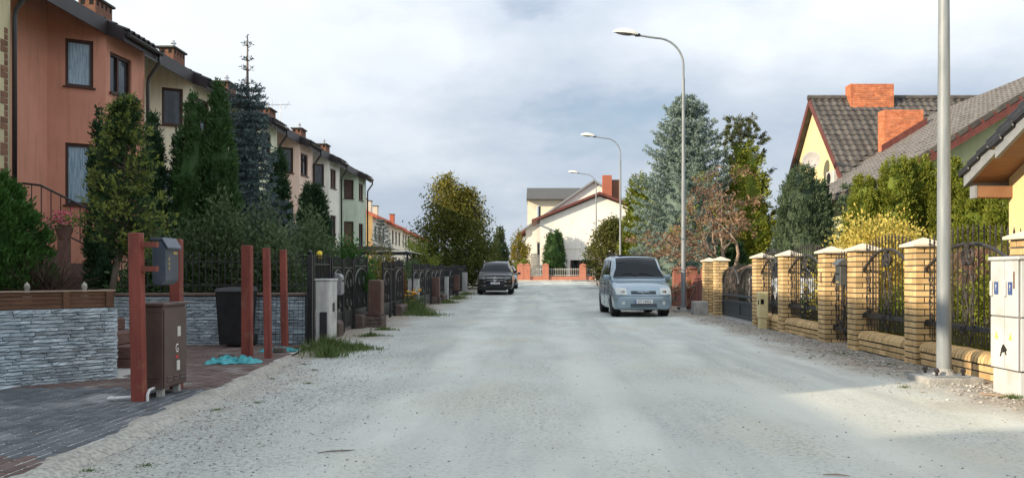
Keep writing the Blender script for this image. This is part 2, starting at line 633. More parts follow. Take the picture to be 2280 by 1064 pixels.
# dust and grit drifted over the edge of the paving
V_, F_ = [], []
nu = 220
for i in range(nu + 1):
    yy = 4.2 + 8.6 * i / nu
    wl = .05 + .13 * max(0, mnoise.noise(Vector((yy * 1.7, 3.3, 0))) + .25) + .05 * mnoise.noise(Vector((yy * 7, 1, 0)))
    wr = .16 + .08 * mnoise.noise(Vector((yy * 2.3, 8.1, 0)))
    for u in (-1, -.5, 0, .5, 1):
        xx = drive_edge(yy) + (u * wl if u < 0 else u * wr)
        V_.append((xx, yy, .060 - (.016 if u < 0 else .062) * abs(u) ** 1.5 + .006 * mnoise.noise(Vector((xx * 9, yy * 9, 2)))))
for i in range(nu):
    for k in range(4):
        F_.append((i * 5 + k, i * 5 + k + 1, (i + 1) * 5 + k + 1, (i + 1) * 5 + k))
tag(MB().add(V_, F_).build('dust', M_ROAD, smooth=True, fix=False), kind='stuff', label='pale dust drifted over the edge of the drive')

# ---- loose stones
def stones(name, n, area, smin, smax, mat, label):
    P = []
    while len(P) < n:
        x, y = area()
        P.append((x, y, rz(x, y)))
    P = np.array(P)
    base = np.array([(1, 0, 0), (0, 1, 0), (-1, 0, 0), (0, -1, 0), (0, 0, .8), (0, 0, -.8)], float)
    fc = np.array([(0, 1, 4), (1, 2, 4), (2, 3, 4), (3, 0, 4), (1, 0, 5), (2, 1, 5), (3, 2, 5), (0, 3, 5)])
    s = smin * (smax / smin) ** (rng.random(n) ** 2.2)
    B = base[None] * (0.6 + 0.8 * rng.random((n, 6, 1)))
    a = rng.random(n) * 6.28
    R = np.zeros((n, 3, 3))
    R[:, 0, 0] = np.cos(a); R[:, 0, 1] = -np.sin(a); R[:, 1, 0] = np.sin(a); R[:, 1, 1] = np.cos(a); R[:, 2, 2] = 0.75
    V = np.einsum('nij,nkj->nki', R, B) * s[:, None, None] + P[:, None, :] + np.array([0, 0, 1])[None, None] * (s * 0.2)[:, None, None]
    Q = (fc[None] + np.arange(n)[:, None, None] * 6).reshape(-1, 3)
    me = np_mesh(name, V.reshape(-1, 3), Q, np.repeat(rng.random(n), 6))
    return tag(link(name, me, mat), kind='stuff', label=label)
M_STN = pm('loose_grey_stones', (0.28, 0.285, 0.28), (0.42, 0.42, 0.40), rough=0.95, scale=12, tint=(0.17, 0.17, 0.17))
M_STW = pm('loose_pale_stones', (0.40, 0.40, 0.38), (0.60, 0.60, 0.57), rough=0.95, scale=12, tint=(0.26, 0.235, 0.20))
def a_road():
    y = 4.9 + 30 * random.random() ** 1.9
    return random.uniform(max(-2.9, -0.62 * y), min(4.9, 0.57 * y)), y
def a_left():
    y = 5.0 + 9 * random.random()
    return max(-0.6 * y, drive_edge(y) + 0.05 + abs(random.gauss(0, 0.9))), y
def a_right():
    y = 5.5 + 19 * random.random() ** 1.2
    return 5.08 - abs(random.gauss(0, 0.42)), y
stones('gravel', 2600, a_road, 0.003, 0.011, M_STN, 'loose grey grit spread over the pale street')
stones('gravel', 5200, a_left, 0.003, 0.011, M_STN, 'grey grit drifting along the edge of the drive')
stones('gravel', 6400, a_right, 0.005, 0.032, M_STW, 'pale crushed stones heaped along the yellow brick wall')

# ------------------------------------------------------------------ shared wall and window builders
M_FRAME = pm('brown_window_frame', (0.045, 0.018, 0.012), (0.07, 0.03, 0.018), rough=0.5, scale=20)
M_FRAMEW = pm('white_window_frame', (0.7, 0.7, 0.68), (0.78, 0.78, 0.76), rough=0.5)
M_PANE = pm('window_pane', (0.015, 0.021, 0.027), (0.10, 0.125, 0.145), rough=0.05, spec=0.6, scale=1.6, lo=.45, hi=.72, stretch=(2.2, 2.2, .5), bump=.12, bscale=2.5)  # pale streaks in the colour stand in for blotchy reflections
M_CURT = pm('pale_net_curtain', (0.14, 0.26, 0.36), (0.36, 0.50, 0.60), rough=0.25, scale=7, stretch=(6, 6, 0.4), lo=0.38, hi=0.6, spec=0.8)
M_SHUT = pm('brown_roller_shutter', (0.10, 0.055, 0.042), (0.13, 0.075, 0.06), rough=0.6, scale=5)
M_FASC = pm('dark_brown_fascia', (0.020, 0.015, 0.016), (0.034, 0.026, 0.027), rough=0.5, scale=3, spec=0.4)
M_TILED = pm('dark_roof_tiles', (0.028, 0.024, 0.024), (0.055, 0.047, 0.045), rough=0.7, scale=6, rand=0.2)
M_GUT = pm('dark_gutter', (0.014, 0.011, 0.012), (0.024, 0.019, 0.02), rough=0.35, spec=0.6)

def panel(mb, P0, P1, z0, zt, holes=(), depth=0.14, inward=None):
    """a wall from P0 to P1 (plan) with rectangular openings; zt = (top at P0, top at P1); reveals go inward"""
    P0, P1 = Vector(P0), Vector(P1)
    d = P1 - P0
    L = d.length
    d = d / L
    nrm = Vector((-d.y, d.x)) if inward is None else Vector(inward)
    us = sorted({0.0, L, *[h[0] for h in holes], *[h[1] for h in holes]})
    vs = sorted({z0, *[h[2] for h in holes], *[h[3] for h in holes]}) + [None]
    top = lambda u: zt[0] + (zt[1] - zt[0]) * u / L
    def pt(u, v, k=0.0):
        q = P0 + d * u + nrm * k
        return (q.x, q.y, top(u) if v is None else v)
    for a, b in zip(us, us[1:]):
        for c, e in zip(vs, vs[1:]):
            um = (a + b) / 2
            vm = (c + (e if e is not None else top(um))) / 2
            if any(h[0] < um < h[1] and h[2] < vm < h[3] for h in holes):
                continue
            mb.add([pt(a, c), pt(b, c), pt(b, e), pt(a, e)], [(0, 1, 2, 3)])
    for h in holes:
        c = [(h[0], h[2]), (h[1], h[2]), (h[1], h[3]), (h[0], h[3])]
        for (u, v), (u2, v2) in zip(c, c[1:] + c[:1]):
            mb.add([pt(u, v), pt(u2, v2), pt(u2, v2, depth), pt(u, v, depth)], [(0, 1, 2, 3)])

def window(parent, P0, P1, hole, inward=None, depth=0.10, kind='glass', frame=M_FRAME, mull=(), sill=True, fw=0.07):
    """frame, pane and sill in an opening of a panel()"""
    P0, P1 = Vector(P0), Vector(P1)
    d = (P1 - P0).normalized()
    nrm = Vector((-d.y, d.x)) if inward is None else Vector(inward)
    u0, u1, v0, v1 = hole
    def bx(mb, a, b, c, e, k0, k1):
        def q(u, v, k):
            p = P0 + d * u + nrm * k
            return (p.x, p.y, v)
        mb.hexa([q(a, c, k0), q(b, c, k0), q(b, c, k1), q(a, c, k1)], [q(a, e, k0), q(b, e, k0), q(b, e, k1), q(a, e, k1)])
    fm = MB()
    bx(fm, u0, u0 + fw, v0, v1, depth - .05, depth + .03)
    bx(fm, u1 - fw, u1, v0, v1, depth - .05, depth + .03)
    bx(fm, u0 + fw, u1 - fw, v0, v0 + fw, depth - .05, depth + .03)
    bx(fm, u0 + fw, u1 - fw, v1 - fw, v1, depth - .05, depth + .03)
    for t in mull:
        uc = u0 + (u1 - u0) * t
        bx(fm, uc - fw * .5, uc + fw * .5, v0 + fw, v1 - fw, depth - .05, depth + .03)
    wo = fm.build('window', frame, parent)
    pmb = MB()
    bx(pmb, u0 + fw * .9, u1 - fw * .9, v0 + fw * .9, v1 - fw * .9, depth, depth + .012)
    m = {'glass': M_PANE, 'curtain': M_CURT, 'shutter': M_SHUT}[kind]
    if kind == 'shutter':
        pmb = MB()
        v = v0 + fw
        while v < v1 - fw:
            bx(pmb, u0 + fw * .9, u1 - fw * .9, v, min(v + .045, v1 - fw), depth - .012, depth + .012)
            v += 0.05
    pmb.build('pane' if kind != 'shutter' else 'shutter', m, wo)
    if sill:
        s = MB()
        bx(s, u0 - .05, u1 + .05, v0 - .035, v0 - .003, -.06, depth)
        s.build('sill', frame, wo)
    return wo

# ------------------------------------------------------------------ the terraced row on the left
M_BRC = pm('brown_chimney_brick', (0.16, 0.075, 0.05), (0.24, 0.12, 0.08), rough=0.9, scale=10, bump=0.5, bscale=40)
M_CAPC = pm('dark_chimney_cap', (0.05, 0.055, 0.05), (0.10, 0.105, 0.09), rough=0.9, scale=8)
M_STEEL = pm('bright_flue_steel', (0.55, 0.56, 0.58), (0.7, 0.7, 0.72), rough=0.3, metal=0.9)
M_DARK = pm('dark_opening', (0.008, 0.008, 0.009), (0.012, 0.012, 0.013), rough=0.9)
PITCH = 0.466
tile_prof = [(-0.15, 0.0), (-0.11, 0.045), (-0.04, 0.055), (0.03, 0.03), (0.09, 0.006), (0.15, 0.0), (0.15, -0.02), (-0.15, -0.02)]
def tile_mesh(name, mat, w=0.3, l=0.36, amp=1.0, tilt=0.03):
    """one interlocking wave tile, lower edge at y=0, climbing along +y"""
    mb = MB()
    xs = [-.5, -.36, -.22, -.08, .06, .2, .34, .5]
    hz = [0, .6, 1, .95, .55, .18, .04, 0]
    top, n = [], len(xs)
    vs = []
    for yy, t in ((0, tilt), (l, 0)):
        for x, h in zip(xs, hz):
            vs.append((x * w, yy, h * 0.05 * amp + t))
    vs += [(x * w, 0, h * 0.05 * amp - 0.012) for x, h in zip(xs, hz)]
    fs = [(i, i + 1, n + i + 1, n + i) for i in range(n - 1)] + [(2 * n + i, 2 * n + i + 1, i + 1, i) for i in range(n - 1)]
    mb.add(vs, fs)
    me = mb.mesh(name, smooth=True, angle=0.7)
    me.materials.append(mat)
    return me
TILE_D = tile_mesh('roof_tile', M_TILED, w=0.3)

def chimney(parent, x, y, z0, z1, sx, sy, mat, pipe=True, name='chimney', vents=True):
    c = MB().box(x - sx / 2, x + sx / 2, y - sy / 2, y + sy / 2, z0, z1).build(name, mat, parent, bevel=0.008)
    MB().box(x - sx / 2 - .07, x + sx / 2 + .07, y - sy / 2 - .07, y + sy / 2 + .07, z1, z1 + .07).build('chimney_cap', M_CAPC, c, bevel=0.01)
    if vents:
        for k in range(4):
            yy = y - sy / 2 + sy * (k + .5) / 4
            MB().box(x + sx / 2 - .02, x + sx / 2 + .004, yy - .05, yy + .05, z1 - .17, z1 - .04).build('vent', M_DARK, c)
        for k in range(2):
            xx = x - sx / 2 + sx * (k + .5) / 2
            MB().box(xx - .06, xx + .06, y - sy / 2 - .004, y - sy / 2 + .02, z1 - .17, z1 - .04).build('vent', M_DARK, c)
    if pipe:
        MB().lathe([(.06, z1 + .07), (.06, z1 + .30), (.10, z1 + .30), (.10, z1 + .34), (.05, z1 + .36), (.05, z1 + .42)], 10, (x, y + sy * .1, 0)).build('flue', M_STEEL, c, smooth=True, angle=0.6)
    return c

def row_house(Y0, Y1, wall, label, kinds=('curtain', 'glass', 'curtain', 'glass'), chim=None, detail=True, mull=False):
    base = LX(-11.42, Y0)
    r = T('row_house', label, 'house', (base.x, base.y, 0), TL, 'terraced houses along the left of the street')
    W = Y1 - Y0
    A0, A1 = (0, 0), (0, W - 2.46)
    B1 = (1.07, W - 1.80)
    C1 = (1.22, W)
    zr = lambda x: 7.22 - PITCH * (x - 1.12)      # underside of the roof over plan x
    g = gz((Y0 + Y1) / 2)
    hB, hC = [(.38, .98, 2.9, 4.38), (.38, .98, 5.74, 6.88)], [(.18, 1.16, 2.9, 4.3), (.18, 1.16, 5.72, 6.72)]
    hA = []
    m = MB()
    panel(m, A0, A1, -.2, (zr(0), zr(0)), hA, .14, (-1, 0))
    panel(m, A1, B1, -.2, (zr(0), zr(1.07)), hB, .14)
    panel(m, B1, C1, -.2, (zr(1.07), zr(1.22)), hC, .14)
    # party walls and the back
    panel(m, C1, (0, W), -.2, (zr(1.22), zr(0)))
    m.add([(0, 0, -.2), (-8.3, 0, -.2), (-8.3, 0, 6.6), (-4.1, 0, zr(-4.1)), (0, 0, zr(0))], [(0, 1, 2, 3, 4)])
    m.add([(0, W, -.2), (-8.3, W, -.2), (-8.3, W, 6.6), (-4.1, W, zr(-4.1)), (0, W, zr(0))], [(0, 1, 2, 3, 4)])
    m.add([(-8.3, 0, -.2), (-8.3, W, -.2), (-8.3, W, 6.6), (-8.3, 0, 6.6)], [(0, 1, 2, 3)])
    m.build('wall', wall, r, fix=False)
    window(r, A1, B1, hB[0], kind=kinds[0])
    window(r, A1, B1, hB[1], kind=kinds[1])
    window(r, B1, C1, hC[0], kind=kinds[2], mull=(.45,))
    window(r, B1, C1, hC[1], kind=kinds[3], mull=(.45,))
    # roof: a slab in two lengths, the far one reaching further out over the bay
    ro = MB()
    for (ya, yb, xe) in ((0, W - 1.86, 1.12), (W - 1.86, W + .06, 1.52)):
        xr = -4.1
        ze = zr(xe)
        zz = zr(xr)
        prof = [(xe, ze), (xr, zz), (-8.8, zz - 4.7 * PITCH), (-8.8, zz - 4.7 * PITCH + .16), (xr, zz + .17), (xe, ze + .16)]
        ro.prism([(p[0], p[1]) for p in prof], 'Y', ya, yb)
    rf = ro.build('roof', M_TILED, r)
    fa = MB()
    fa.box(1.12, 1.15, 0, W - 1.87, zr(1.12) - .16, zr(1.12) + .20)
    fa.box(1.52, 1.55, W - 1.86, W + .08, zr(1.52) - .12, zr(1.52) + .16)
    fa.prism([(1.12, zr(1.12) - .16), (1.55, zr(1.52) - .12), (1.55, zr(1.52) + .16), (1.12, zr(1.12) + .2)], 'Y', W - 1.89, W - 1.861)
    fa.build('fascia', M_FASC, rf)
    # gutter, downpipe and the row of tile ends above it
    gu = MB()
    gp = []
    yA, yB = W - 1.80, W + .10
    n = 8
    def gf(i, jj):
        t = PI + PI * i
        return (1.62 + .075 * math.cos(t), yA + (yB - yA) * jj, zr(1.52) + .06 + .075 * math.sin(t))
    gu.grid(gf, 8, 1)
    gu.grid(lambda i, jj: (1.62 + .068 * math.cos(PI + PI * i), yA + (yB - yA) * jj, zr(1.52) + .062 + .068 * math.sin(PI + PI * i)), 8, 1)
    gu.lathe([(0.0, -.01), (.075, -.008), (.075, 0.0), (0, .002)], 12, (1.62, yA, zr(1.52) + .055), 'Y')
    gu.lathe([(0.0, -.01), (.075, -.008), (.075, 0.0), (0, .002)], 12, (1.62, yB, zr(1.52) + .055), 'Y')
    gu.build('gutter', M_GUT, rf, fix=False)
    ze = zr(1.52)
    MB().tube([(1.62, W - .02, ze), (1.62, W - .02, ze - .22), (1.34, W - .03, ze - .62), (1.32, W - .03, ze - .8), (1.32, W - .03, 0.1)], .045, 8).build('downpipe', M_GUT, r, smooth=True)
    if detail:
        ang = math.atan(PITCH)
        for rw in range(3):
            for k in range(7):
                yk = W - 1.72 + k * .28
                xx = 1.60 - rw * .30
                o = link('roof_tile', TILE_D, None, rf, (xx, yk, zr(xx) + .17))
                o.rotation_euler = (ang, 0, PI / 2)
    if chim is not None:
        chimney(r, -1.25, chim - Y0, zr(-1.25), 9.12, .5, 1.0, M_BRC)
    return r

def stucco(name, c, k=1.12):
    return pm(name, c, tuple(min(1, x * k) for x in c), rough=0.95, scale=1.2, bump=0.35, bscale=90, spec=0.15, streak=(tuple(x * .72 for x in c), .45), dirt=(tuple(x * .8 for x in c), .9, .56, .5))
S_CREAM0 = stucco('yellow_cream_stucco', (0.62, 0.56, 0.36))
S_ORANGE = stucco('orange_stucco', (0.60, 0.29, 0.205))
S_CREAM = stucco('cream_stucco', (0.76, 0.70, 0.54))
S_LIME = stucco('pale_lime_stucco', (0.68, 0.69, 0.50))
S_PEACH = stucco('peach_stucco', (0.76, 0.57, 0.46))
S_OFFW = stucco('off_white_stucco', (0.80, 0.77, 0.67))
S_GREEN = stucco('pale_green_stucco', (0.58, 0.65, 0.52))
h0 = row_house(11.2, 17.2, S_CREAM0, 'yellow cream house at the left edge with toothed brick corner and black downpipe')
row_house(17.2, 23.2, S_ORANGE, 'orange stucco house with brown window frames behind the garden stairs', ('curtain', 'curtain', 'glass', 'glass'))
row_house(23.2, 28.7, S_CREAM, 'cream terraced house next to the orange one, behind the tall thujas', ('glass', 'glass', 'glass', 'glass'), chim=25.6)
row_house(28.7, 35.4, S_LIME, 'pale lime terraced house mostly hidden behind the tall blue spruce', ('glass', 'glass', 'glass', 'glass'), chim=31.1)
row_house(35.4, 41.2, S_PEACH, 'peach pink terraced house between the lime and the off white ones', ('glass', 'glass', 'glass', 'glass'), chim=36.6)
row_house(41.2, 47.1, S_OFFW, 'off white terraced house beside the pale green end house', ('glass', 'glass', 'glass', 'shutter'), chim=42.4)
eh = row_house(47.1, 54.7, S_GREEN, 'pale green end house of the terrace with brown shutters', ('shutter', 'shutter', 'glass', 'shutter'), chim=48.2)
chimney(eh, -1.25, 54.0 - 47.1, 7.9, 9.12, .5, 1.0, M_BRC)
# toothed brick quoin on the corner of the first house
M_QUO = pm('brown_quoin_brick', (0.20, 0.10, 0.07), (0.28, 0.15, 0.10), rough=0.9, scale=10, rand=.15)
qm = MB().box(0, .012, 0, .26, 0, .115).mesh('brick', bevel=.004)
qm.materials.append(M_QUO)
qs = MB().box(0, .012, 0, .15, 0, .115).mesh('brick', bevel=.004)
qs.materials.append(M_QUO)
for k in range(46):
    link('brick', qm if (k // 2) % 2 else qs, None, h0, (1.222 - .02, 6.0 - .03 - (.26 if (k // 2) % 2 else .15), .3 + k * .125))

# the rest of the terrace stands behind the camera and shades the street
row_house(5.2, 11.2, S_PEACH, 'terraced house beside the camera, outside the picture to the left', detail=False)
row_house(1.0, 5.2, S_OFFW, 'second terraced house outside the picture, left of the camera', detail=False)
row_house(-11.2, -5.0, S_CREAM, 'terraced house behind the camera beyond the gap in the row', detail=False)
row_house(-17.4, -11.2, S_ORANGE, 'farthest terraced house behind the camera', detail=False)
lo = LX(-11.42, -4.9)  # unseen block, added and sized so its shadow bounds the sunlit patch
lk = T('sun_patch_block', 'unseen lower block added behind the camera to bound the sunlit patch on the street', 'building', (lo.x, lo.y, 0), TL)
MB().box(-8, -3.6, .1, 5.8, -.2, 7.52).build('wall', S_CREAM0, lk)
MB().prism([(-3.3, 7.52), (-5.8, 8.0), (-8.4, 7.52)], 'Y', .05, 5.85).build('roof', M_TILED, lk)

# television aerial on the roof
ta = LX(-12.5, 44.0)
an = T('television_aerial', 'thin white television aerial on a mast above the terrace roofs', 'aerial', (ta.x, ta.y, 7.4), TL)
MB().bar((0, 0, 0), (0, 0, 2.5), .018).build('mast', M_STEEL, an)
am = MB().bar((-.5, 0, 2.3), (.5, 0, 2.35), .014)
for k in range(8):
    t = -.48 + k * .137
    am.bar((t, -.28 + .02 * k, 2.32), (t, .28 - .02 * k, 2.32), .008, 4)
am.bar((-.42, 0, 2.1), (-.42, 0, 2.6), .01, 4).bar((.2, 0, 2.1), (.45, 0, 2.5), .01, 4)
am.build('antenna_rods', M_STEEL, an)
# ------------------------------------------------------------------ more houses
def rect_wins(parent, face, wins, frame=M_FRAME, kind='glass', sill=True):
    P0, P1, inward = face
    for h in wins:
        window(parent, P0, P1, h, inward, kind=kind, frame=frame, sill=sill, mull=(.5,) if h[1] - h[0] > 1.1 else ())

# far row with red roofs, beyond the end of the terrace
M_RED = pm('red_roof_tiles', (0.42, 0.10, 0.06), (0.55, 0.15, 0.09), rough=0.8, scale=4, bump=.6, bscale=18, spec=.2)
S_OCHRE = stucco('ochre_stucco', (0.42, 0.29, 0.14))
S_WHITE = stucco('white_stucco', (0.72, 0.70, 0.66))
def far_house(x, y, wid, dep, wall, label, ridge=2.0, eave=5.7, frame=M_FRAME, chim=(), roofm=None, gable_wall=None):
    p = LX(x, y)
    z = gz(y)
    r = T('far_house', label, 'house', (p.x, p.y, z), TL, 'far houses with red roofs on the left')
    m = MB()
    w1 = [(.9 + k * 2.1, 1.9 + k * 2.1, 3.6, 4.9) for k in range(int((wid - 1) / 2.1))]
    w0 = [(.9 + k * 2.1, 1.9 + k * 2.1, .9, 2.3) for k in range(int((wid - 1) / 2.1))]
    panel(m, (0, 0), (0, wid), -.3, (eave, eave), w0 + w1, .14, (-1, 0))
    m.add([(0, wid, -.3), (-dep, wid, -.3), (-dep, wid, eave), (-dep / 2, wid, eave + ridge), (0, wid, eave)], [(0, 1, 2, 3, 4)])
    m.add([(-dep, 0, -.3), (-dep, wid, -.3), (-dep, wid, eave), (-dep, 0, eave)], [(0, 1, 2, 3)])
    m.build('wall', wall, r, fix=False)
    g = MB().add([(0, 0, -.3), (-dep, 0, -.3), (-dep, 0, eave), (-dep / 2, 0, eave + ridge), (0, 0, eave)], [(0, 1, 2, 3, 4)])
    g.build('gable_wall', gable_wall or wall, r, fix=False)
    rect_wins(r, ((0, 0), (0, wid), (-1, 0)), w0 + w1, frame)
    s = ridge / (dep / 2)
    rm = MB().prism([(.45, eave - .45 * s), (-dep / 2, eave + ridge), (-dep - .45, eave - .45 * s), (-dep - .45, eave - .45 * s + .18), (-dep / 2, eave + ridge + .2), (.45, eave - .45 * s + .18)], 'Y', -.3, wid + .05)
    rf = rm.build('roof', roofm or M_RED, r)
    for cy, cm in chim:
        chimney(r, -dep * .36, cy, eave + ridge * .5, eave + ridge + .75, .5, .8, cm, pipe=False, vents=False)
    return r
M_CRC = pm('cream_chimney', (0.55, 0.52, 0.42), (0.62, 0.58, 0.48), rough=.9)
M_REDB = pm('red_chimney_brick', (0.36, 0.10, 0.06), (0.46, 0.15, 0.09), rough=.9, scale=10, bump=.5, bscale=30)
far_house(-13.6, 76, 8, 9, S_WHITE, 'far white house with an ochre gable and red roof beyond the terrace', chim=((6.0, M_CRC),), gable_wall=S_OCHRE)
far_house(-13.3, 84, 8, 9, S_OFFW, 'far off white house with red roof, second after the ochre gable', eave=5.4, chim=((4.0, M_CRC), (6.5, M_CRC)))
far_house(-13.6, 93, 9, 9, S_WHITE, 'far white house with red roof behind the far blue spruce', eave=5.3, chim=((3.0, M_CRC),))
far_house(-13.2, 103, 10, 9, S_CREAM, 'last far cream house with dull red roof and a red chimney', eave=5.0, chim=((2.0, M_REDB),))

# ---- right side: L shaped yellow house with dark wave tiles (two wings) ---------------------------------
S_YEL = stucco('pale_yellow_stucco', (0.76, 0.66, 0.38), 1.06)
S_YGR = stucco('yellow_green_stucco', (0.64, 0.66, 0.38), 1.06)
M_TGREY = pm('grey_concrete_tiles', (0.060, 0.056, 0.052), (0.115, 0.107, 0.098), rough=0.75, scale=3, rand=0.16, dirt=((0.17, 0.16, 0.13), 1.4, .58, .5))
M_TLIGHT = pm('weathered_grey_tiles', (0.12, 0.112, 0.105), (0.175, 0.165, 0.155), rough=0.7, scale=3, rand=0.14, dirt=((0.22, 0.21, 0.19), 6, .62, .5))
M_MAROON = pm('maroon_board', (0.11, 0.035, 0.03), (0.16, 0.055, 0.045), rough=.6, scale=5)
M_ORBR = pm('orange_red_brick', (0.46, 0.13, 0.055), (0.66, 0.24, 0.11), rough=.9, scale=5, rand=.22)
M_MORT = pm('pale_mortar', (0.42, 0.36, 0.30), (0.52, 0.45, 0.38), rough=1)
M_LEAD = pm('lead_flashing', (0.10, 0.10, 0.11), (0.16, 0.16, 0.17), rough=.5)
TILE_G = tile_mesh('roof_tile', M_TGREY, w=.29, l=.35, amp=1.1)
TILE_L = tile_mesh('roof_tile', M_TLIGHT, w=.29, l=.35, amp=.7)

def tiled_slope(parent, me, org, along, up, nu, nv, w, l, rank=None, keep=None, limit=300):
    """tiles on a slope: org = lower corner, along = horizontal unit, up = unit up the slope; nearest ones single"""
    along, up, org = Vector(along).normalized(), Vector(up).normalized(), Vector(org)
    nrm = along.cross(up)
    if nrm.z < 0:
        nrm = -nrm
    X = up.cross(nrm)
    M = Matrix((X, up, nrm)).transposed()
    eu = M.to_euler()
    cells = []
    for i in range(nu):
        for j in range(nv):
            p = org + along * (w * (i + .5)) + up * (l * j)
            if keep is None or keep(p):
                cells.append((rank(p) if rank else 0, i, j, p))
    cells.sort(key=lambda c: c[0])
    rest_v, rest_f = [], []
    co = np.array([v.co for v in me.vertices])
    fs = [tuple(p.vertices) for p in me.polygons]
    Mn = np.array(M)
    mb = MB()
    for k, (_, i, j, p) in enumerate(cells):
        jit = Vector((random.gauss(0, .003), random.gauss(0, .003), random.gauss(0, .003)))
        if k < limit:
            o = link('roof_tile', me, None, parent, p + jit)
            o.rotation_euler = eu
        else:
            mb.add((co @ Mn.T + np.array(p + jit)).tolist(), fs)
    if mb.v:
        o = mb.build('roof_tile', me.materials[0], parent, smooth=True, angle=.7, fix=False)
        o['kind'] = 'stuff'

def brick_box(parent, x0, x1, y0, y1, z0, z1, bm, mm, L=.25, H=.075, faces='xXyY', name='chimney', slope=None):
    """masonry block: a mortar core with single thin bricks set proud on its faces"""
    core = MB().box(x0 + .012, x1 - .012, y0 + .012, y1 - .012, z0, z1 - .01).build(name, mm, parent)
    cache = {}
    def bk(l):
        l = round(l, 3)
        if l not in cache:
            me = MB().box(0, l - .012, 0, .03, 0, H - .012).mesh('brick', bevel=.004)
            me.materials.append(bm)
            cache[l] = me
        return cache[l]
    nz_ = int((z1 - z0) / H)
    for j in range(nz_):
        z = z1 - H * (j + 1) + .004
        for f in faces:
            a, b = (y0, y1) if f in 'xX' else (x0, x1)
            t = a
            first = (L / 2 if (j + (f in 'xX')) % 2 else L)
            while t < b - .03:
                l = min(first, b - t)
                first = L
                if b - t - l < .05:
                    l = b - t
                off = random.gauss(0, .0015)
                if slope is None or z > slope(t + l / 2, f):
                    o = link('brick', bk(l), None, core)
                    if f == 'y':
                        o.location = (t + .006, y0 + off, z)
                    elif f == 'Y':
                        o.location = (t + l - .006, y1 + off, z)
                        o.rotation_euler = (0, 0, PI)
                    elif f == 'x':
                        o.location = (x0 + off, t + l - .006, z)
                        o.rotation_euler = (0, 0, -PI / 2)
                    else:
                        o.location = (x1 + off, t + .006, z)
                        o.rotation_euler = (0, 0, PI / 2)
                t += l
    return core

RG = T('yellow_house', 'pale yellow house with dark grey wave tiled roofs and two orange brick chimneys', 'house', (11.5, 25.6, 0))
def rg(x, y, z=0):
    return Vector((x - 11.5, y - 25.6, z))
# main wing: ridge across the street direction at Y 36.5
yr, zr_, yn, yf = 36.5, 8.5, 31.6, 41.4
sl_ = 0.95
m = MB()
gx0 = 0.0
hole = [(3.4, 5.2, 3.2, 4.5)]
P0, P1 = rg(11.5, 32.2), rg(11.5, 40.8)
# gable wall towards the street in two trapezoids plus an attic window
zt = lambda y: zr_ - .1 - sl_ * abs(y - yr)
panel(m, P0[:2], (0, yr - 25.6), -.2, (zt(32.2), zt(yr)), [(1.2, 2.3, 2.9, 4.3)], .2, (1, 0))
panel(m, (0, yr - 25.6), P1[:2], -.2, (zt(yr), zt(40.8)), [(1.9, 3.0, 2.9, 4.3)], .2, (1, 0))
m.add([rg(11.5, 32.2, -.2), rg(21, 32.2, -.2), rg(21, 32.2, zt(32.2)), rg(11.5, 32.2, zt(32.2))], [(0, 1, 2, 3)])
m.add([rg(11.5, 40.8, -.2), rg(21, 40.8, -.2), rg(21, 40.8, zt(32.2)), rg(11.5, 40.8, zt(32.2))], [(0, 1, 2, 3)])
m.add([rg(21, 32.2, -.2), rg(21, 40.8, -.2), rg(21, 40.8, zt(40.8)), rg(21, yr, zt(yr)), rg(21, 32.2, zt(32.2))], [(0, 1, 2, 3, 4)])
m.build('wall', S_YEL, RG, fix=False)
window(RG, P0[:2], (0, yr - 25.6), (1.2, 2.3, 2.9, 4.3), (1, 0), frame=M_FRAMEW, mull=(.5,))
window(RG, (0, yr - 25.6), P1[:2], (1.9, 3.0, 2.9, 4.3), (1, 0), frame=M_FRAMEW, mull=(.5,))
rm = MB()
y0l = yr - yn
rm.prism([(yn - 25.6, zr_ - sl_ * y0l), (yr - 25.6, zr_), (yf - 25.6, zr_ - sl_ * (yf - yr)), (yf - 25.6, zr_ - sl_ * (yf - yr) - .15), (yr - 25.6, zr_ - .16), (yn - 25.6, zr_ - sl_ * y0l - .15)], 'X', -.22, 9.8)
roofA = rm.build('roof', M_TGREY, RG)
ang = math.atan(sl_)
up1 = Vector((0, math.cos(ang), math.sin(ang)))
# wing towards the camera: ridge along the street at X 16.3, gable to the camera at Y 25
RX, RZ, PS = 16.3, 7.85, 0.61
wz = lambda x: RZ - PS * abs(x - RX)
def above_wing(p):      # keep main tiles that are not under the wing's roof
    q = p + Vector((11.5, 25.6, 0))
    return q.z > wz(q.x) - .05
tiled_slope(roofA, TILE_G, (-.22, yn - 25.6, zr_ - sl_ * y0l + .0), (1, 0, 0), up1, 35, 20, .29, .345, rank=lambda p: p.x, keep=above_wing)
MB().tube([rg(11.2, yr, zr_ + .06), rg(21.2, yr, zr_ + .06)], .12, 8).build('ridge_cap', M_TGREY, roofA)
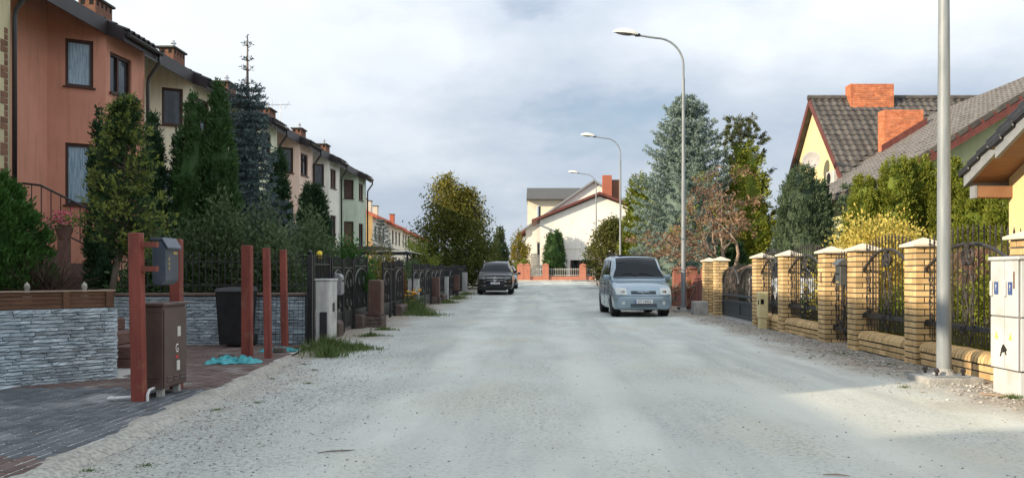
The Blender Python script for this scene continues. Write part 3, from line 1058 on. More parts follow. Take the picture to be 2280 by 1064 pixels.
# verge boards of the street gable
vb = MB()
for (ya, za, yb, zb) in ((yn, zr_ - sl_ * y0l, yr, zr_), (yr, zr_, yf, zr_ - sl_ * (yf - yr))):
    vb.hexa([rg(11.24, ya, za - .26), rg(11.28, ya, za - .26), rg(11.28, yb, zb - .26), rg(11.24, yb, zb - .26)],
            [rg(11.24, ya, za + .06), rg(11.28, ya, za + .06), rg(11.28, yb, zb + .06), rg(11.24, yb, zb + .06)])
vb.build('verge_board', M_MAROON, roofA)
w2 = MB()
xw0, xw1 = 10.6, 22.0
w2.add([rg(xw0, 25.6, -.2), rg(xw1, 25.6, -.2), rg(xw1, 25.6, wz(xw1) - .15), rg(RX, 25.6, RZ - .15), rg(xw0, 25.6, wz(xw0) - .15)], [(0, 1, 2, 3, 4)])
w2.add([rg(xw0, 25.6, -.2), rg(xw0, 32.2, -.2), rg(xw0, 32.2, wz(xw0) - .15), rg(xw0, 25.6, wz(xw0) - .15)], [(0, 1, 2, 3)])
w2.build('wall', S_YGR, RG, fix=False)
xe = 9.7
rb = MB()
for s_ in (-1, 1):
    pass
rb.prism([(xe - 11.5, wz(xe)), (RX - 11.5, RZ), (22.6 - 11.5, wz(22.6)), (22.6 - 11.5, wz(22.6) - .16), (RX - 11.5, RZ - .17), (xe - 11.5, wz(xe) - .16)], 'Y', 25.0 - 25.6, 36.6 - 25.6)
roofB = rb.build('roof', M_TLIGHT, RG)
a2 = math.atan(PS)
up2 = Vector((math.cos(a2), 0, math.sin(a2)))
def above_main(p):
    q = p + Vector((11.5, 25.6, 0))
    return q.z > zr_ - sl_ * abs(q.y - yr) - .25 or q.y < yn
tiled_slope(roofB, TILE_L, rg(xe, 36.6, wz(xe)), (0, -1, 0), up2, 40, 22, .29, .345, rank=lambda p: -p.z * .2 + abs(p.y - 2), keep=above_main)
vb = MB()
vb.hexa([rg(xe, 24.95, wz(xe) - .30), rg(xe, 24.99, wz(xe) - .30), rg(RX, 24.99, RZ - .30), rg(RX, 24.95, RZ - .30)],
        [rg(xe, 24.95, wz(xe) + .03), rg(xe, 24.99, wz(xe) + .03), rg(RX, 24.99, RZ + .03), rg(RX, 24.95, RZ + .03)])
vb.build('verge_board', M_MAROON, roofB)
vt = MB().box(-.165, .165, -.05, .14, -.10, .05).mesh('verge_tile', bevel=.01)
vt.materials.append(M_TGREY)
nv = 19
for k in range(nv):
    x = xe + .2 + k * .36
    o = link('verge_tile', vt, None, roofB, rg(x, 24.98, wz(x) + .05))
    o.rotation_euler = (0, -a2 - .05, 0)
# chimneys
flash = MB().hexa([rg(12.6, 35.9, 7.75), rg(14.8, 35.9, 7.75), rg(14.8, 37.0, 7.9), rg(12.6, 37.0, 7.9)], [rg(12.6, 35.9, 8.0), rg(14.8, 35.9, 8.0), rg(14.8, 37.0, 8.72), rg(12.6, 37.0, 8.72)])
flash.build('flashing', M_LEAD, roofA)
brick_box(RG, 12.8 - 11.5, 14.6 - 11.5, 36.0 - 25.6, 36.6 - 25.6, 7.6, 9.05, M_ORBR, M_MORT, faces='xy')
brick_box(RG, 13.0 - 11.5, 14.5 - 11.5, 33.0 - 25.6, 33.6 - 25.6, 4.9, 7.42, M_ORBR, M_MORT, faces='xy', slope=lambda t, f: wz(t + 11.5) + .0 if f == 'y' else wz(13.0))
fl = MB().hexa([rg(12.9, 32.93, wz(12.9) - .05), rg(14.6, 32.93, wz(14.6) - .05), rg(14.6, 32.98, wz(14.6) - .05), rg(12.9, 32.98, wz(12.9) - .05)],
               [rg(12.9, 32.93, wz(12.9) + .30), rg(14.6, 32.93, wz(14.6) + .30), rg(14.6, 32.98, wz(14.6) + .30), rg(12.9, 32.98, wz(12.9) + .30)])
fl.build('flashing', M_MAROON, roofB)
# loggia with maroon post and air conditioner under the gable
MB().box(*[v for v in (10.85 - 11.5, 11.48 - 11.5, 32.9 - 25.6, 35.6 - 25.6, 4.35, 4.5)]).build('balcony_slab', S_YEL, RG, bevel=.01)
MB().box(10.9 - 11.5, 11.05 - 11.5, 35.0 - 25.6, 35.3 - 25.6, 0, 4.34).build('balcony_post', M_MAROON, RG, bevel=.01)
M_WPL = pm('white_plastic', (0.50, 0.50, 0.485), (0.57, 0.57, 0.55), rough=.45)
ac = T('air_conditioner', 'white air conditioner box under the dish on the yellow gable', 'air conditioner', (11.3, 33.6, 4.62))
MB().box(-.15, .15, -.42, .42, 0, .55).build('casing', M_WPL, ac, bevel=.02)
MB().lathe([(.2, -.01), (.22, 0), (.2, .012), (.16, .012), (.16, 0)], 18, (-.155, .1, .28), 'X').build('fan_grille', M_DARK, ac)
# satellite dish on the gable
def dish(name, label, loc, r, yaw, tilt, group='satellite dishes'):
    d = T(name, label, 'satellite dish', loc, yaw, group)
    mb = MB()
    prof = [(r * k / 6, -.22 * r * (1 - (k / 6) ** 2)) for k in range(7)]
    mb.lathe([(max(a, 1e-4), b) for a, b in prof] + [(r, .012), (r * .97, .012)] + [(max(a * .96, 1e-4), b + .012) for a, b in reversed(prof)], 24)
    o = mb.build('reflector', pm('dish_grey_white', (0.34, 0.335, 0.33), (0.40, 0.395, 0.385), rough=.6), d, smooth=True, angle=.8)
    o.rotation_euler = (tilt, 0, 0)
    am_ = MB().tube([(0, .02, -r * .95), (0, -r * .5, -r * 1.0), (0, -r * .95, -r * .2)], .014, 6)
    am_.box(-.03, .03, -r * 1.1, -r * .9, -r * .24, -r * .1)
    am_.build('feed_arm', pm('grey_metal', (0.25, 0.25, 0.26), (0.32, 0.32, 0.33), rough=.5, metal=.4), d)
    MB().tube([(0, .05, 0), (0, .35, -.1), (0, .38, -.35)], .022, 6).build('bracket', MATS['grey_metal'], d)
    return d
dish('satellite_dish', 'white satellite dish on the yellow gable with the dark tiled roof', (10.75, 34.6, 5.72), .36, math.radians(-35), math.radians(78))

# ---- nearest house on the right: eave corner, boarded soffit, yellow wall ------------------------------------
S_YEL2 = stucco('warm_yellow_stucco', (0.78, 0.62, 0.34), 1.06)
M_SOFF = pm('varnished_wood_soffit', (0.24, 0.125, 0.075), (0.31, 0.17, 0.10), rough=.6, scale=3, stretch=(1, 8, 1))
M_GREYF = pm('grey_fascia_board', (0.22, 0.24, 0.26), (0.27, 0.29, 0.31), rough=.5)
M_TBLK = pm('black_glazed_tiles', (0.012, 0.012, 0.014), (0.025, 0.025, 0.028), rough=.3, rand=.2)
RN = T('corner_house', 'yellow house at the right edge with black tiles and boarded wooden eaves', 'house', (8.05, 15.0, 0))
PV = 0.42
def rn(x, y, z=0):
    return Vector((x - 8.05, y - 15.0, z))
zv = lambda y: 2.82 + PV * (15.15 - y)     # underside of the roof
w3 = MB()
panel(w3, (0, 0), (0, -5.2), -.2, (zv(15.0), zv(9.8)), [(2.2, 3.6, .9, 2.3)], .16, (1, 0))
panel(w3, (0, 0), (7, 0), -.2, (zv(15.0), zv(15.0)))
panel(w3, (0, -5.2), (0, -10.4), -.2, (zv(9.8), zv(15.0)), [], .16, (1, 0))
panel(w3, (0, -10.4), (7, -10.4), -.2, (zv(15.0), zv(15.0)))
w3.build('wall', S_YEL2, RN, fix=False)
window(RN, (0, 0), (0, -5.2), (2.2, 3.6, .9, 2.3), (1, 0), mull=(.5,))
r3 = MB()
r3.prism([(.16, zv(15.16)), (-5.2, zv(9.8)), (-10.56, zv(15.16)), (-10.56, zv(15.16) + .05), (-5.2, zv(9.8) + .05), (.16, zv(15.16) + .05)], 'X', -.62, 7.4)
rf3 = r3.build('soffit', M_SOFF, RN)
fb = MB()
for (ya, yb) in ((15.18, 9.8), (9.8, 4.42)):
    za = zv(15.18)
    zb = zv(9.8)
    if ya < 12:
        za, zb = zb, za
    fb.hexa([rn(7.36, ya, za - .06), rn(7.42, ya, za - .06), rn(7.42, yb, zb - .06), rn(7.36, yb, zb - .06)],
            [rn(7.36, ya, za + .15), rn(7.42, ya, za + .15), rn(7.42, yb, zb + .15), rn(7.36, yb, zb + .15)])
fb.box(7.425 - 8.05, 7.2, .165, .195, zv(15.18) - .05, zv(15.18) + .12)
fb.build('fascia', M_GREYF, RN)
rp3 = MB().prism([(.26, zv(15.26) + .08), (-5.2, zv(9.8) + .08), (-10.66, zv(15.26) + .08), (-10.66, zv(15.26) + .17), (-5.2, zv(9.8) + .17), (.26, zv(15.26) + .17)], 'X', -.66, 7.5).build('roof', M_TBLK, RN)
vt2 = MB().box(-.05, .10, -.19, .19, -.09, .03).mesh('verge_tile', bevel=.015)
vt2.materials.append(M_TBLK)
for k in range(17):
    yy = 15.12 - k * .32
    o = link('verge_tile', vt2, None, rp3, rn(7.36, yy, zv(yy) + .22))
    o.rotation_euler = (-math.atan(PV) + .10, 0, 0)
MB().box(-.60, .02, -.12, .06, zv(15.2) - .26, zv(15.2) - .06).build('rafter', M_SOFF, RN, bevel=.01)
MB().box(-.64, -.602, -.125, .065, zv(15.2) - .265, zv(15.2) - .055).build('rafter_end', M_GREYF, RN)
# projecting porch roof in front of it
fb2 = MB()
zp = lambda y: 3.03 + PV * (13.15 - y)
fb2.hexa([rn(6.9, 13.25, zp(13.25)), rn(6.96, 13.25, zp(13.25)), rn(6.96, 9.9, zp(9.9)), rn(6.9, 9.9, zp(9.9))],
         [rn(6.9, 13.25, zp(13.25) + .2), rn(6.96, 13.25, zp(13.25) + .2), rn(6.96, 9.9, zp(9.9) + .2), rn(6.9, 9.9, zp(9.9) + .2)])
fb2.build('porch_fascia', M_GREYF, RN)
pr = MB().hexa([rn(6.965, 13.3, zp(13.3) + .05), rn(7.35, 13.3, zp(13.3) + .05), rn(7.35, 9.9, zp(9.9) + .05), rn(6.965, 9.9, zp(9.9) + .05)],
               [rn(6.965, 13.3, zp(13.3) + .2), rn(7.35, 13.3, zp(13.3) + .2), rn(7.35, 9.9, zp(9.9) + .2), rn(6.965, 9.9, zp(9.9) + .2)])
pr.build('porch_soffit', M_SOFF, RN)
for k in range(10):
    yy = 13.2 - k * .33
    o = link('verge_tile', vt2, None, rp3, rn(6.9, yy, zp(yy) + .26))
    o.rotation_euler = (-math.atan(PV) + .10, 0, 0)

# ---- white houses at the far end of the street ---------------------------------------------------------------
S_W2 = stucco('bright_white_stucco', (0.82, 0.80, 0.74), 1.04)
S_W3 = stucco('cream_white_stucco', (0.74, 0.68, 0.54), 1.04)
zE = gz(84)
WH = T('white_house', 'white gabled house with maroon verge at the far end of the street', 'house', (5.8, 84, zE))
def we(px, py, Y):
    return ((px - 1200) * Y / F, 1.25 + (609 - py) * Y / F)
m = MB()
ap = (0.0, 8.2)
le = (-6.0, 5.85)
re_ = (7.5, 5.4)
hol = [(2.9, 5.2, .1, 2.0)]
panel(m, (-5.7, 0), (0, 0), -.3, (5.8, 8.1), hol, .9, (0, 1))
panel(m, (0, 0), (7.3, 0), -.3, (8.1, 5.4))
panel(m, (-5.7, 0), (-5.7, 7), -.3, (5.8, 5.8), [], .2, (1, 0))
panel(m, (7.3, 0), (7.3, 7), -.3, (5.4, 5.4))
m.build('wall', S_W2, WH, fix=False)
MB().box(-2.75, -.55, .85, .9, 0, 2.1).build('terrace_glazing', M_PANE, WH)
for xx in (-2.75, -1.9, -.62):
    MB().box(xx, xx + .09, .05, .14, 0, 2.02).build('terrace_post', M_MAROON, WH)
MB().box(-5.75, 7.3, -.03, -.003, 3.05, 3.11).build('string_course', S_W3, WH)
m = MB().prism([(-6.5, 5.6), (0, 8.25), (8.0, 5.15), (8.0, 5.4), (0, 8.5), (-6.5, 5.85)], 'Y', -.5, 7.2)
m.build('roof', M_MAROON, WH)
MB().box(-5.73, -5.6, -1.0, -.02, 5.25, 5.42).build('eave_bracket', M_GREYF, WH)
brick_box(WH, .35, 1.25, .6, 1.3, 7.2, 10.2, M_REDB, M_MORT, faces='xy', H=.11)
MB().box(1.26, 2.1, 1.0, 1.6, 6.8, 9.8).build('chimney', M_BRC, WH)
GH = T('cream_house', 'taller cream house with grey verge behind the white gabled house', 'house', (5.8, 92, zE))
m = MB()
panel(m, (-7.2, 0), (0, 0), -.3, (5.35, 10.3), [(1.2, 2.2, 2.6, 4.0)])
panel(m, (0, 0), (6.8, 0), -.3, (10.3, 5.6))
panel(m, (-7.2, 0), (-7.2, 8), -.3, (5.35, 5.35), [], .2, (1, 0))
m.build('wall', S_W2, GH, fix=False)
window(GH, (-7.2, 0), (0, 0), (1.2, 2.2, 2.6, 4.0), frame=M_FRAMEW)
MB().prism([(-8.1, 4.75), (0, 10.35), (7.4, 5.2), (7.4, 5.4), (0, 10.57), (-8.1, 4.95)], 'Y', -.4, 8.2).build('roof', M_GREYF, GH)
MB().prism([(-8.2, 4.66), (-7.21, 5.33), (-7.21, 5.1), (-8.2, 4.4)], 'Y', -.42, 8.1).build('eave_soffit', M_MAROON, GH)
FH = T('flat_roofed_block', 'block with a broad dark grey roof behind the cream house', 'house', (-1.1, 99, zE))
m = MB()
panel(m, (-.2, 0), (9, 0), -.3, (8.95, 8.95), [(1.1, 1.5, 4.9, 8.3)], .3)
panel(m, (-.2, 0), (-.2, 8), -.3, (8.95, 8.95), [], .2, (1, 0))
m.build('wall', S_W3, FH, fix=False)
MB().box(1.05, 1.55, .26, .3, 4.9, 8.3).build('window', M_PANE, FH)
MB().hexa([(-.3, -.9, 8.96), (9.3, -.9, 8.96), (9.3, 8.3, 8.96), (-.3, 8.3, 8.96)], [(-.3, -.9, 9.1), (9.3, -.9, 9.1), (9.3, 4, 10.75), (-.3, 4, 10.75)]).build('roof', pm('dark_grey_roof_sheet', (0.07, 0.072, 0.07), (0.10, 0.10, 0.098), rough=.7), FH)
# balcony of the cream house on the left, dark slats
M_SLATD = pm('dark_slats', (0.05, 0.055, 0.06), (0.08, 0.085, 0.09), rough=.6)
bl = MB().box(-8.9, -7.25, -1.2, 0, 1.6, 1.95)
bl.build('balcony_slab', S_W3, GH)
for k in range(6):
    MB().box(-8.7, -7.25, -1.2, -1.17, 2.05 + k * .28, 2.28 + k * .28).build('balcony_slat', M_SLATD, GH)
dish('satellite_dish', 'white satellite dish on the far white house beside the clipped thuja', (1.35, 83.6, zE + 3.3), .55, math.radians(-20), math.radians(80))
acf = T('air_conditioner', 'white air conditioner low on the wall of the far white house', 'air conditioner', (1.2, 83.5, zE + .45))
MB().box(-.55, .55, 0, .38, 0, .8).build('casing', M_WPL, acf, bevel=.03)
MB().lathe([(.28, -.012), (.3, 0), (.24, .01), (.2, .0)], 18, (-.1, 0, .4), 'Y').build('fan_grille', M_DARK, acf)

# ---- brick fence in front of the white house
M_SALM = pm('salmon_brick', (0.38, 0.15, 0.10), (0.48, 0.21, 0.14), rough=.9, scale=6, bump=.5, bscale=30)
zF = gz(80) + .1
bf = T('brick_fence', 'low salmon brick fence with square piers before the white house', 'fence', (0, 81.75, zF - .02))
for k, xx in enumerate((-1.72, -1.1, .62, 4.1, 7.6)):
    p = MB().box(xx - .3, xx + .3, -.3, .3, 0, 1.42).build('pier', M_SALM, bf, bevel=.015)
    MB().add([(xx - .35, -.35, 1.421), (xx + .35, -.35, 1.421), (xx + .35, .35, 1.421), (xx - .35, .35, 1.421), (xx, 0, 1.6)], [(3, 2, 1, 0), (0, 1, 4), (1, 2, 4), (2, 3, 4), (3, 0, 4)]).build('pier_cap', M_SALM, p)
for a, b in ((-.8, .32), (.92, 3.8), (4.4, 7.3)):
    MB().box(a, b, -.14, .14, 0, .36).build('plinth_wall', M_SALM, bf, bevel=.01)
    rr = MB()
    xx = a + .1
    while xx < b:
        rr.box(xx - .012, xx + .012, -.012, .012, .36, 1.15)
        xx += .17
    rr.box(a, b, -.02, .02, .45, .49).box(a, b, -.02, .02, 1.0, 1.04)
    rr.build('railing', pm('pale_metal', (0.5, 0.5, 0.48), (0.6, 0.6, 0.58), rough=.5), bf)
# ------------------------------------------------------------------ yellow brick wall and iron railings on the right
M_YBR = pm('yellow_clinker_brick', (0.54, 0.36, 0.165), (0.68, 0.49, 0.25), rough=.75, scale=5, rand=.22, dirt=((0.34, 0.24, 0.13), 3.5, .60, .5), bump=.3, bscale=80)
M_YMORT = pm('dark_mortar', (0.06, 0.058, 0.055), (0.09, 0.088, 0.082), rough=1, scale=20)
M_CAPW = pm('pale_stone_cap', (0.58, 0.52, 0.42), (0.70, 0.64, 0.54), rough=.9, scale=5, dirt=((0.40, 0.34, 0.27), 5, .58, .6))
M_IRON = pm('wrought_iron', (0.022, 0.020, 0.020), (0.042, 0.038, 0.037), rough=.5, scale=12, spec=.5)
FX = 5.12
S_ = .375
HB, HH = .085, .068
def bmesh_of(l, wd, h):
    me = MB().box(0, l, 0, wd, 0, h).mesh('brick', bevel=.004)
    me.materials.append(M_YBR)
    return me
BST = bmesh_of(.243, .116, HH)
def pillar(yn_, label, courses=19, capz=None):
    r = T('brick_pillar', label, 'pillar', (FX, yn_, 0), 0, 'yellow brick pillars of the garden wall')
    MB().box(.008, S_ - .008, .008, S_ - .008, -.1, courses * HB).build('mortar_core', M_YMORT, r)
    a = S_
    for k in range(courses):
        z = k * HB + .006
        # pinwheel of four bricks: every face shows one long and one short side
        if k % 2:
            L = [((0, 0, z), 0), ((a, 0, z), PI / 2), ((a, a, z), PI), ((0, a, z), -PI / 2)]
            for (x, y, zz), ro in L:
                o = link('brick', BST, None, r, (x, y, zz))
                o.rotation_euler = (random.gauss(0, .003), random.gauss(0, .003), ro)
        else:
            L = [((a - .243, 0, z), 0), ((a, a - .243, z), PI / 2), ((.243, a, z), PI), ((0, .243, z), -PI / 2)]
            for (x, y, zz), ro in L:
                o = link('brick', BST, None, r, (x, y, zz))
                o.rotation_euler = (random.gauss(0, .003), random.gauss(0, .003), ro)
    z = courses * HB
    e = .055
    cp = MB()
    lo_ = [(-e, -e), (a + e, -e), (a + e, a + e), (-e, a + e)]
    lo2 = [(-e + .0, -e), (a + e, -e), (a + e, a + e), (-e, a + e)]
    cp.add([(x, y, z) for x, y in lo_] + [(x, y, z + .035) for x, y in lo_] + [(a / 2, a / 2, z + .135)],
           [(3, 2, 1, 0), (0, 1, 5, 4), (1, 2, 6, 5), (2, 3, 7, 6), (3, 0, 4, 7), (4, 5, 8), (5, 6, 8), (6, 7, 8), (7, 4, 8)])
    cp.build('cap', M_CAPW, r, bevel=.012, seg=2)
    return r
PY = [9.15, 11.9, 14.17, 15.7, 18.4, 20.66, 25.4, 27.1]
plab = ['yellow brick pillar behind the white electricity cabinet', 'yellow brick pillar directly behind the nearest lamp post',
        'yellow brick pillar with the letterbox, on the near side of the narrow gate', 'yellow brick pillar on the far side of the narrow gate, beside the letterbox',
        'yellow brick pillar between two railing panels, right of the cream meter box', 'yellow brick pillar on the near side of the sliding gate',
        'yellow brick pillar with a small lamp on its front, far side of the sliding gate', 'last yellow brick pillar, next to the red brown fence']
PIL = [pillar(y, l) for y, l in zip(PY, plab)]
MB().lathe([(.03, 0), (.03, -.03), (.02, -.035)], 10, (.2, -.002, .42), 'Y').build('lamp', M_IRON, PIL[6])
pq = MB().box(-.012, -.002, .16, .20, 1.08, 1.28).build('house_number_plate', pm('brown_plate', (.16, .10, .08), (.2, .13, .1), rough=.5), PIL[3])

# low walls with a rounded coping of upright bricks
def cop_mesh():
    prof = [(0, 0), (.30, 0), (.30, .06), (.27, .105), (.21, .125), (.12, .125), (.05, .105), (.012, .06)]
    mb = MB().prism(prof, 'Y', 0, .060)
    me = mb.mesh('coping_brick', bevel=.004)
    me.materials.append(M_YBR)
    return me
COPM = cop_mesh()
def low_wall(ya, yb, label):
    r = T('low_brick_wall', label, 'wall', (FX + .05, ya, 0), 0, 'low yellow brick walls under the railings')
    n = 2
    zt_ = n * HB + .03
    MB().box(.012, .26, .004, yb - ya - .004, -.1, zt_).build('mortar_core', M_YMORT, r)
    for k in range(n):
        t = 0.004
        first = .125 if k % 2 else .247
        while t < yb - ya - .03:
            l = min(first, yb - ya - .004 - t)
            o = link('brick', BST, None, r, (0, t + l, k * HB + .026))
            o.rotation_euler = (0, 0, -PI / 2)
            o.scale = (l / .243, 1, 1)
            t += l + .014
            first = .247
    MB().prism([(x_ + (.010 if x_ < .15 else -.010), z_ - .010) for x_, z_ in [(0, .012), (.30, .012), (.30, .06), (.27, .105), (.21, .125), (.12, .125), (.05, .105), (.012, .06)]], 'Y', .004, yb - ya - .004).build('coping_mortar', M_YMORT, r).location = (-.02, 0, zt_ + .004)
    nn = int((yb - ya - .01) / .078)
    st = (yb - ya - .01) / nn
    for k in range(nn):
        o = link('coping_brick', COPM, None, r, (-.02, .006 + k * st, zt_ + .004 + random.gauss(0, .0015)))
    return r
low_wall(PY[0] + S_, PY[1], 'low brick wall behind the nearest lamp post and the cabinet')
low_wall(PY[1] + S_, PY[2], 'low brick wall in front of the yellow leaved shrub')
low_wall(PY[3] + S_, PY[4], 'low brick wall between the narrow gate and the next railing')
low_wall(PY[4] + S_, PY[5], 'low brick wall behind the cream meter box')

def scroll(mb, c, r, turns, s, d=1, w=.012, start=0.0):
    """a flat spiral in the YZ plane"""
    pts = []
    n = int(18 * turns)
    for k in range(n + 1):
        t = k / n
        a = start + d * 2 * PI * turns * t
        rr = r * (1 - .82 * t)
        pts.append((c[0], c[1] + rr * math.cos(a), c[2] + rr * math.sin(a) * s))
    mb.tube(pts, [w * (1 - .4 * k / n) for k in range(n + 1)], 5)
def bar_mesh(h):
    mb = MB().box(-.0065, .0065, -.0065, .0065, 0, h)
    mb.lathe([(.007, h), (.017, h + .010), (.017, h + .024), (.009, h + .034), (.015, h + .06), (.001, h + .125)], 6)
    mb.lathe([(.010, h - .03), (.017, h - .02), (.010, h - .01)], 6)
    me = mb.mesh('bar')
    me.materials.append(M_IRON)
    return me
BARS = {}
def iron_panel(ya, yb, z0, x, label, group='wrought iron railings', top=1.60, name='railing_panel', cat='railing', n=None, solid=False):
    W = yb - ya
    r = T(name, label, cat, (x, ya, z0), 0, group)
    n = n or int(W / .125)
    H = top - z0
    for k in range(n):
        u = (k + .5) / n
        h = round(H + .12 * math.sin(PI * u) - .02, 2)
        if h not in BARS:
            BARS[h] = bar_mesh(h)
        link('bar', BARS[h], None, r, (0, W * u, .03 if not solid else .45))if False else link('bar', BARS[h], None, r, (0, W * u, .03))
    dn = MB()
    for k in range(n):
        u = (k + 1) / n
        if k < n - 1:
            dn.box(-.006, .006, W * u - .006, W * u + .006, .0, .30)
    dn.build('short_bars', M_IRON, r)
    lr = MB().box(-.02, .02, .01, W - .01, .19, .255).box(-.03, .03, -.02, .05, .18, .27).box(-.03, .03, W - .05, W + .02, .18, .27)
    lr.build('lower_rail', M_IRON, r, bevel=.004)
    # two rising arches that curl together in the middle
    ar = MB()
    zs = H - .30
    for s in (0, 1):
        pts, rs = [], []
        for k in range(15):
            t = k / 14
            yy = t * W * .48
            zz = zs + .30 * math.sin(t * PI * .52)
            pts.append((-.03, yy if not s else W - yy, zz))
            rs.append(.024)
        ar.tube(pts, rs, 6)
        cy = W * .5 + (-.075 if not s else .075)
        scroll(ar, (-.035, cy, zs + .16), .10, 1.6, 1.35, d=(-1 if not s else 1), w=.024, start=PI * .42 if not s else PI * .58)
        ar.box(-.05, -.01, (-.02 if not s else W - .04), (.04 if not s else W + .02), zs - .035, zs + .035)
    ar.build('arch', M_IRON, r, smooth=True, angle=.9)
    oc = MB()
    for s in (-1, 1):
        for q, (dy, dz, rr) in enumerate(((.11, .02, .07), (.13, -.25, .09), (.08, -.42, .06), (.16, -.62, .06))):
            scroll(oc, (-.02, W * .5 + s * dy, zs + dz - .12), rr, 1.4, 1.1, d=s, w=.011, start=PI * (.2 + .3 * q))
        oc.tube([(-.02, W * .5 + s * .03, zs - .02), (-.02, W * .5 + s * .12, zs - .25), (-.02, W * .5 + s * .02, zs - .5), (-.02, W * .5 + s * .10, zs - .75), (-.02, W * .5, zs - .95)], .011, 5)
        ye = W * (.5 + s * .5) - s * .14
        for q in range(4):
            scroll(oc, (-.02, ye - s * .03 * (q % 2), zs - .12 - q * .17), .065, 1.3, 1.2, d=s if q % 2 else -s, w=.010, start=q)
        for q in range(3):
            yy = W * .5 + s * (.12 + q * W * .13)
            scroll(oc, (-.015, yy, .33), .055, 1.2, 1.0, d=s, w=.009, start=1.0)
    oc.build('scrollwork', M_IRON, r, smooth=True, angle=.9)['kind'] = 'stuff'
    return r
iron_panel(PY[0] + S_ + .01, PY[1] - .01, .36, FX + .16, 'wrought iron panel between the near lamp post and the cabinet', top=1.61)
iron_panel(PY[1] + S_ + .01, PY[2] - .01, .36, FX + .16, 'wrought iron panel with the yellow leaved shrub behind it', top=1.61)
iron_panel(PY[3] + S_ + .01, PY[4] - .01, .36, FX + .16, 'wrought iron panel just beyond the narrow gate', top=1.60)
iron_panel(PY[4] + S_ + .01, PY[5] - .01, .36, FX + .16, 'wrought iron panel above the cream meter box', top=1.58)
iron_panel(PY[2] + S_ + .02, PY[3] - .02, .06, FX + .18, 'narrow wrought iron gate below the letterbox', group=None, top=1.42, name='narrow_gate', cat='gate')
# sliding gate of blue grey steel
M_GATE = pm('blue_grey_steel', (0.020, 0.032, 0.042), (0.034, 0.048, 0.060), rough=.45, scale=4, spec=.5)
ga = T('sliding_gate', 'blue grey steel sliding gate with iron scrolls between two brick pillars', 'gate', (FX + .22, PY[5] + S_, 0))
W = PY[6] - PY[5] - S_
fr = MB()
for a, b, c, d_ in ((.02, .09, .06, 1.30), (W - .09, W - .02, .06, 1.30), (.09, W - .09, .06, .14), (.09, W - .09, .44, .52), (.09, W - .09, .62, .68), (W / 2 - .04, W / 2 + .04, .14, .44)):
    fr.box(-.03, .03, a, b, c, d_)
fr.build('frame', M_GATE, ga, bevel=.006)
for a, b in ((.09, W / 2 - .04), (W / 2 + .04, W - .09)):
    MB().box(-.008, .008, a, b, .14, .44).build('steel_panel', M_GATE, ga)
gb = MB()
for k in range(34):
    gb.box(-.008, .008, .12 + k * (W - .24) / 33 - .008, .12 + k * (W - .24) / 33 + .008, .52, 1.34 + .16 * math.sin(PI * k / 33))
gb.build('bars', M_IRON, ga)
sc_ = MB()
for hf in (0, 1):
    c0 = W * (.25 + .5 * hf)
    sc_.tube([(-.03, c0 + W * .23 * math.cos(PI * k / 14), .98 + .42 * math.sin(PI * k / 14)) for k in range(15)], .03, 6)
    for s in (-1, 1):
        for q in range(4):
            scroll(sc_, (-.03, c0 + s * (.15 + .12 * (q % 2)), 1.2 - q * .14), .09, 1.4, 1.1, d=s, w=.014, start=q)
        scroll(sc_, (-.03, c0 + s * .62, .98), .12, 1.4, 1.2, d=-s, w=.014)
sc_.build('scrollwork', M_IRON, ga, smooth=True, angle=.9)['kind'] = 'stuff'
sl2 = MB().box(FX + .02, FX + .9, PY[5] + S_, PY[6], -.02, .03)
tag(sl2.build('gate_threshold', M_CONC, bevel=.01), 'flat concrete strip under the blue grey sliding gate', 'paving')

# letterbox on the narrow gate's pillar
M_LBOX = pm('dark_letterbox_paint', (0.045, 0.055, 0.06), (0.07, 0.08, 0.085), rough=.4, spec=.5)
lb = T('letterbox', 'dark letterbox with rounded roof hanging over the narrow gate', 'letterbox', (FX + .02, PY[2] + .42, 1.06))
MB().box(-.13, .1, -.02, .22, 0, .34).build('box', M_LBOX, lb, bevel=.01)
rfm = MB()
pr_ = [(-.16 + .29 * 0, .33)] + [(-.015 + .155 * math.cos(PI - PI * k / 8), .33 + .11 * math.sin(PI * k / 8)) for k in range(9)] + [(.14, .33)]
rfm.prism(pr_[1:-1], 'Y', -.05, .25).build('roof', M_LBOX, lb, smooth=True, angle=.6)
MB().box(-.134, -.128, .02, .18, .17, .20).build('slot', M_DARK, lb)
MB().box(-.134, -.128, .03, .17, .035, .06).build('name_strip', pm('brass_strip', (.5, .36, .12), (.6, .45, .18), rough=.4, metal=.5), lb)
# cream meter box standing before the low wall
M_CREAMP = pm('cream_polyester', (0.62, 0.53, 0.28), (0.70, 0.60, 0.34), rough=.6, dirt=((0.4, 0.34, 0.2), 5, .6, .4))
mbx = T('meter_box', 'slim cream meter box standing before the low brick wall', 'meter box', (5.0, 19.6, 0))
MB().box(-.08, .08, -.11, .11, 0, .26).box(-.10, .10, -.13, .13, .26, .84).build('cabinet', M_CREAMP, mbx, bevel=.015)
MB().box(-.107, -.098, -.09, -.02, .56, .66).build('meter_window', M_DARK, mbx)
MB().box(-.11, -.10, -.11, .11, .74, .76).build('slot_trim', M_CREAMP, mbx)
MB().box(-.07, .0, -.137, -.128, .57, .68).build('meter_window', M_DARK, mbx)

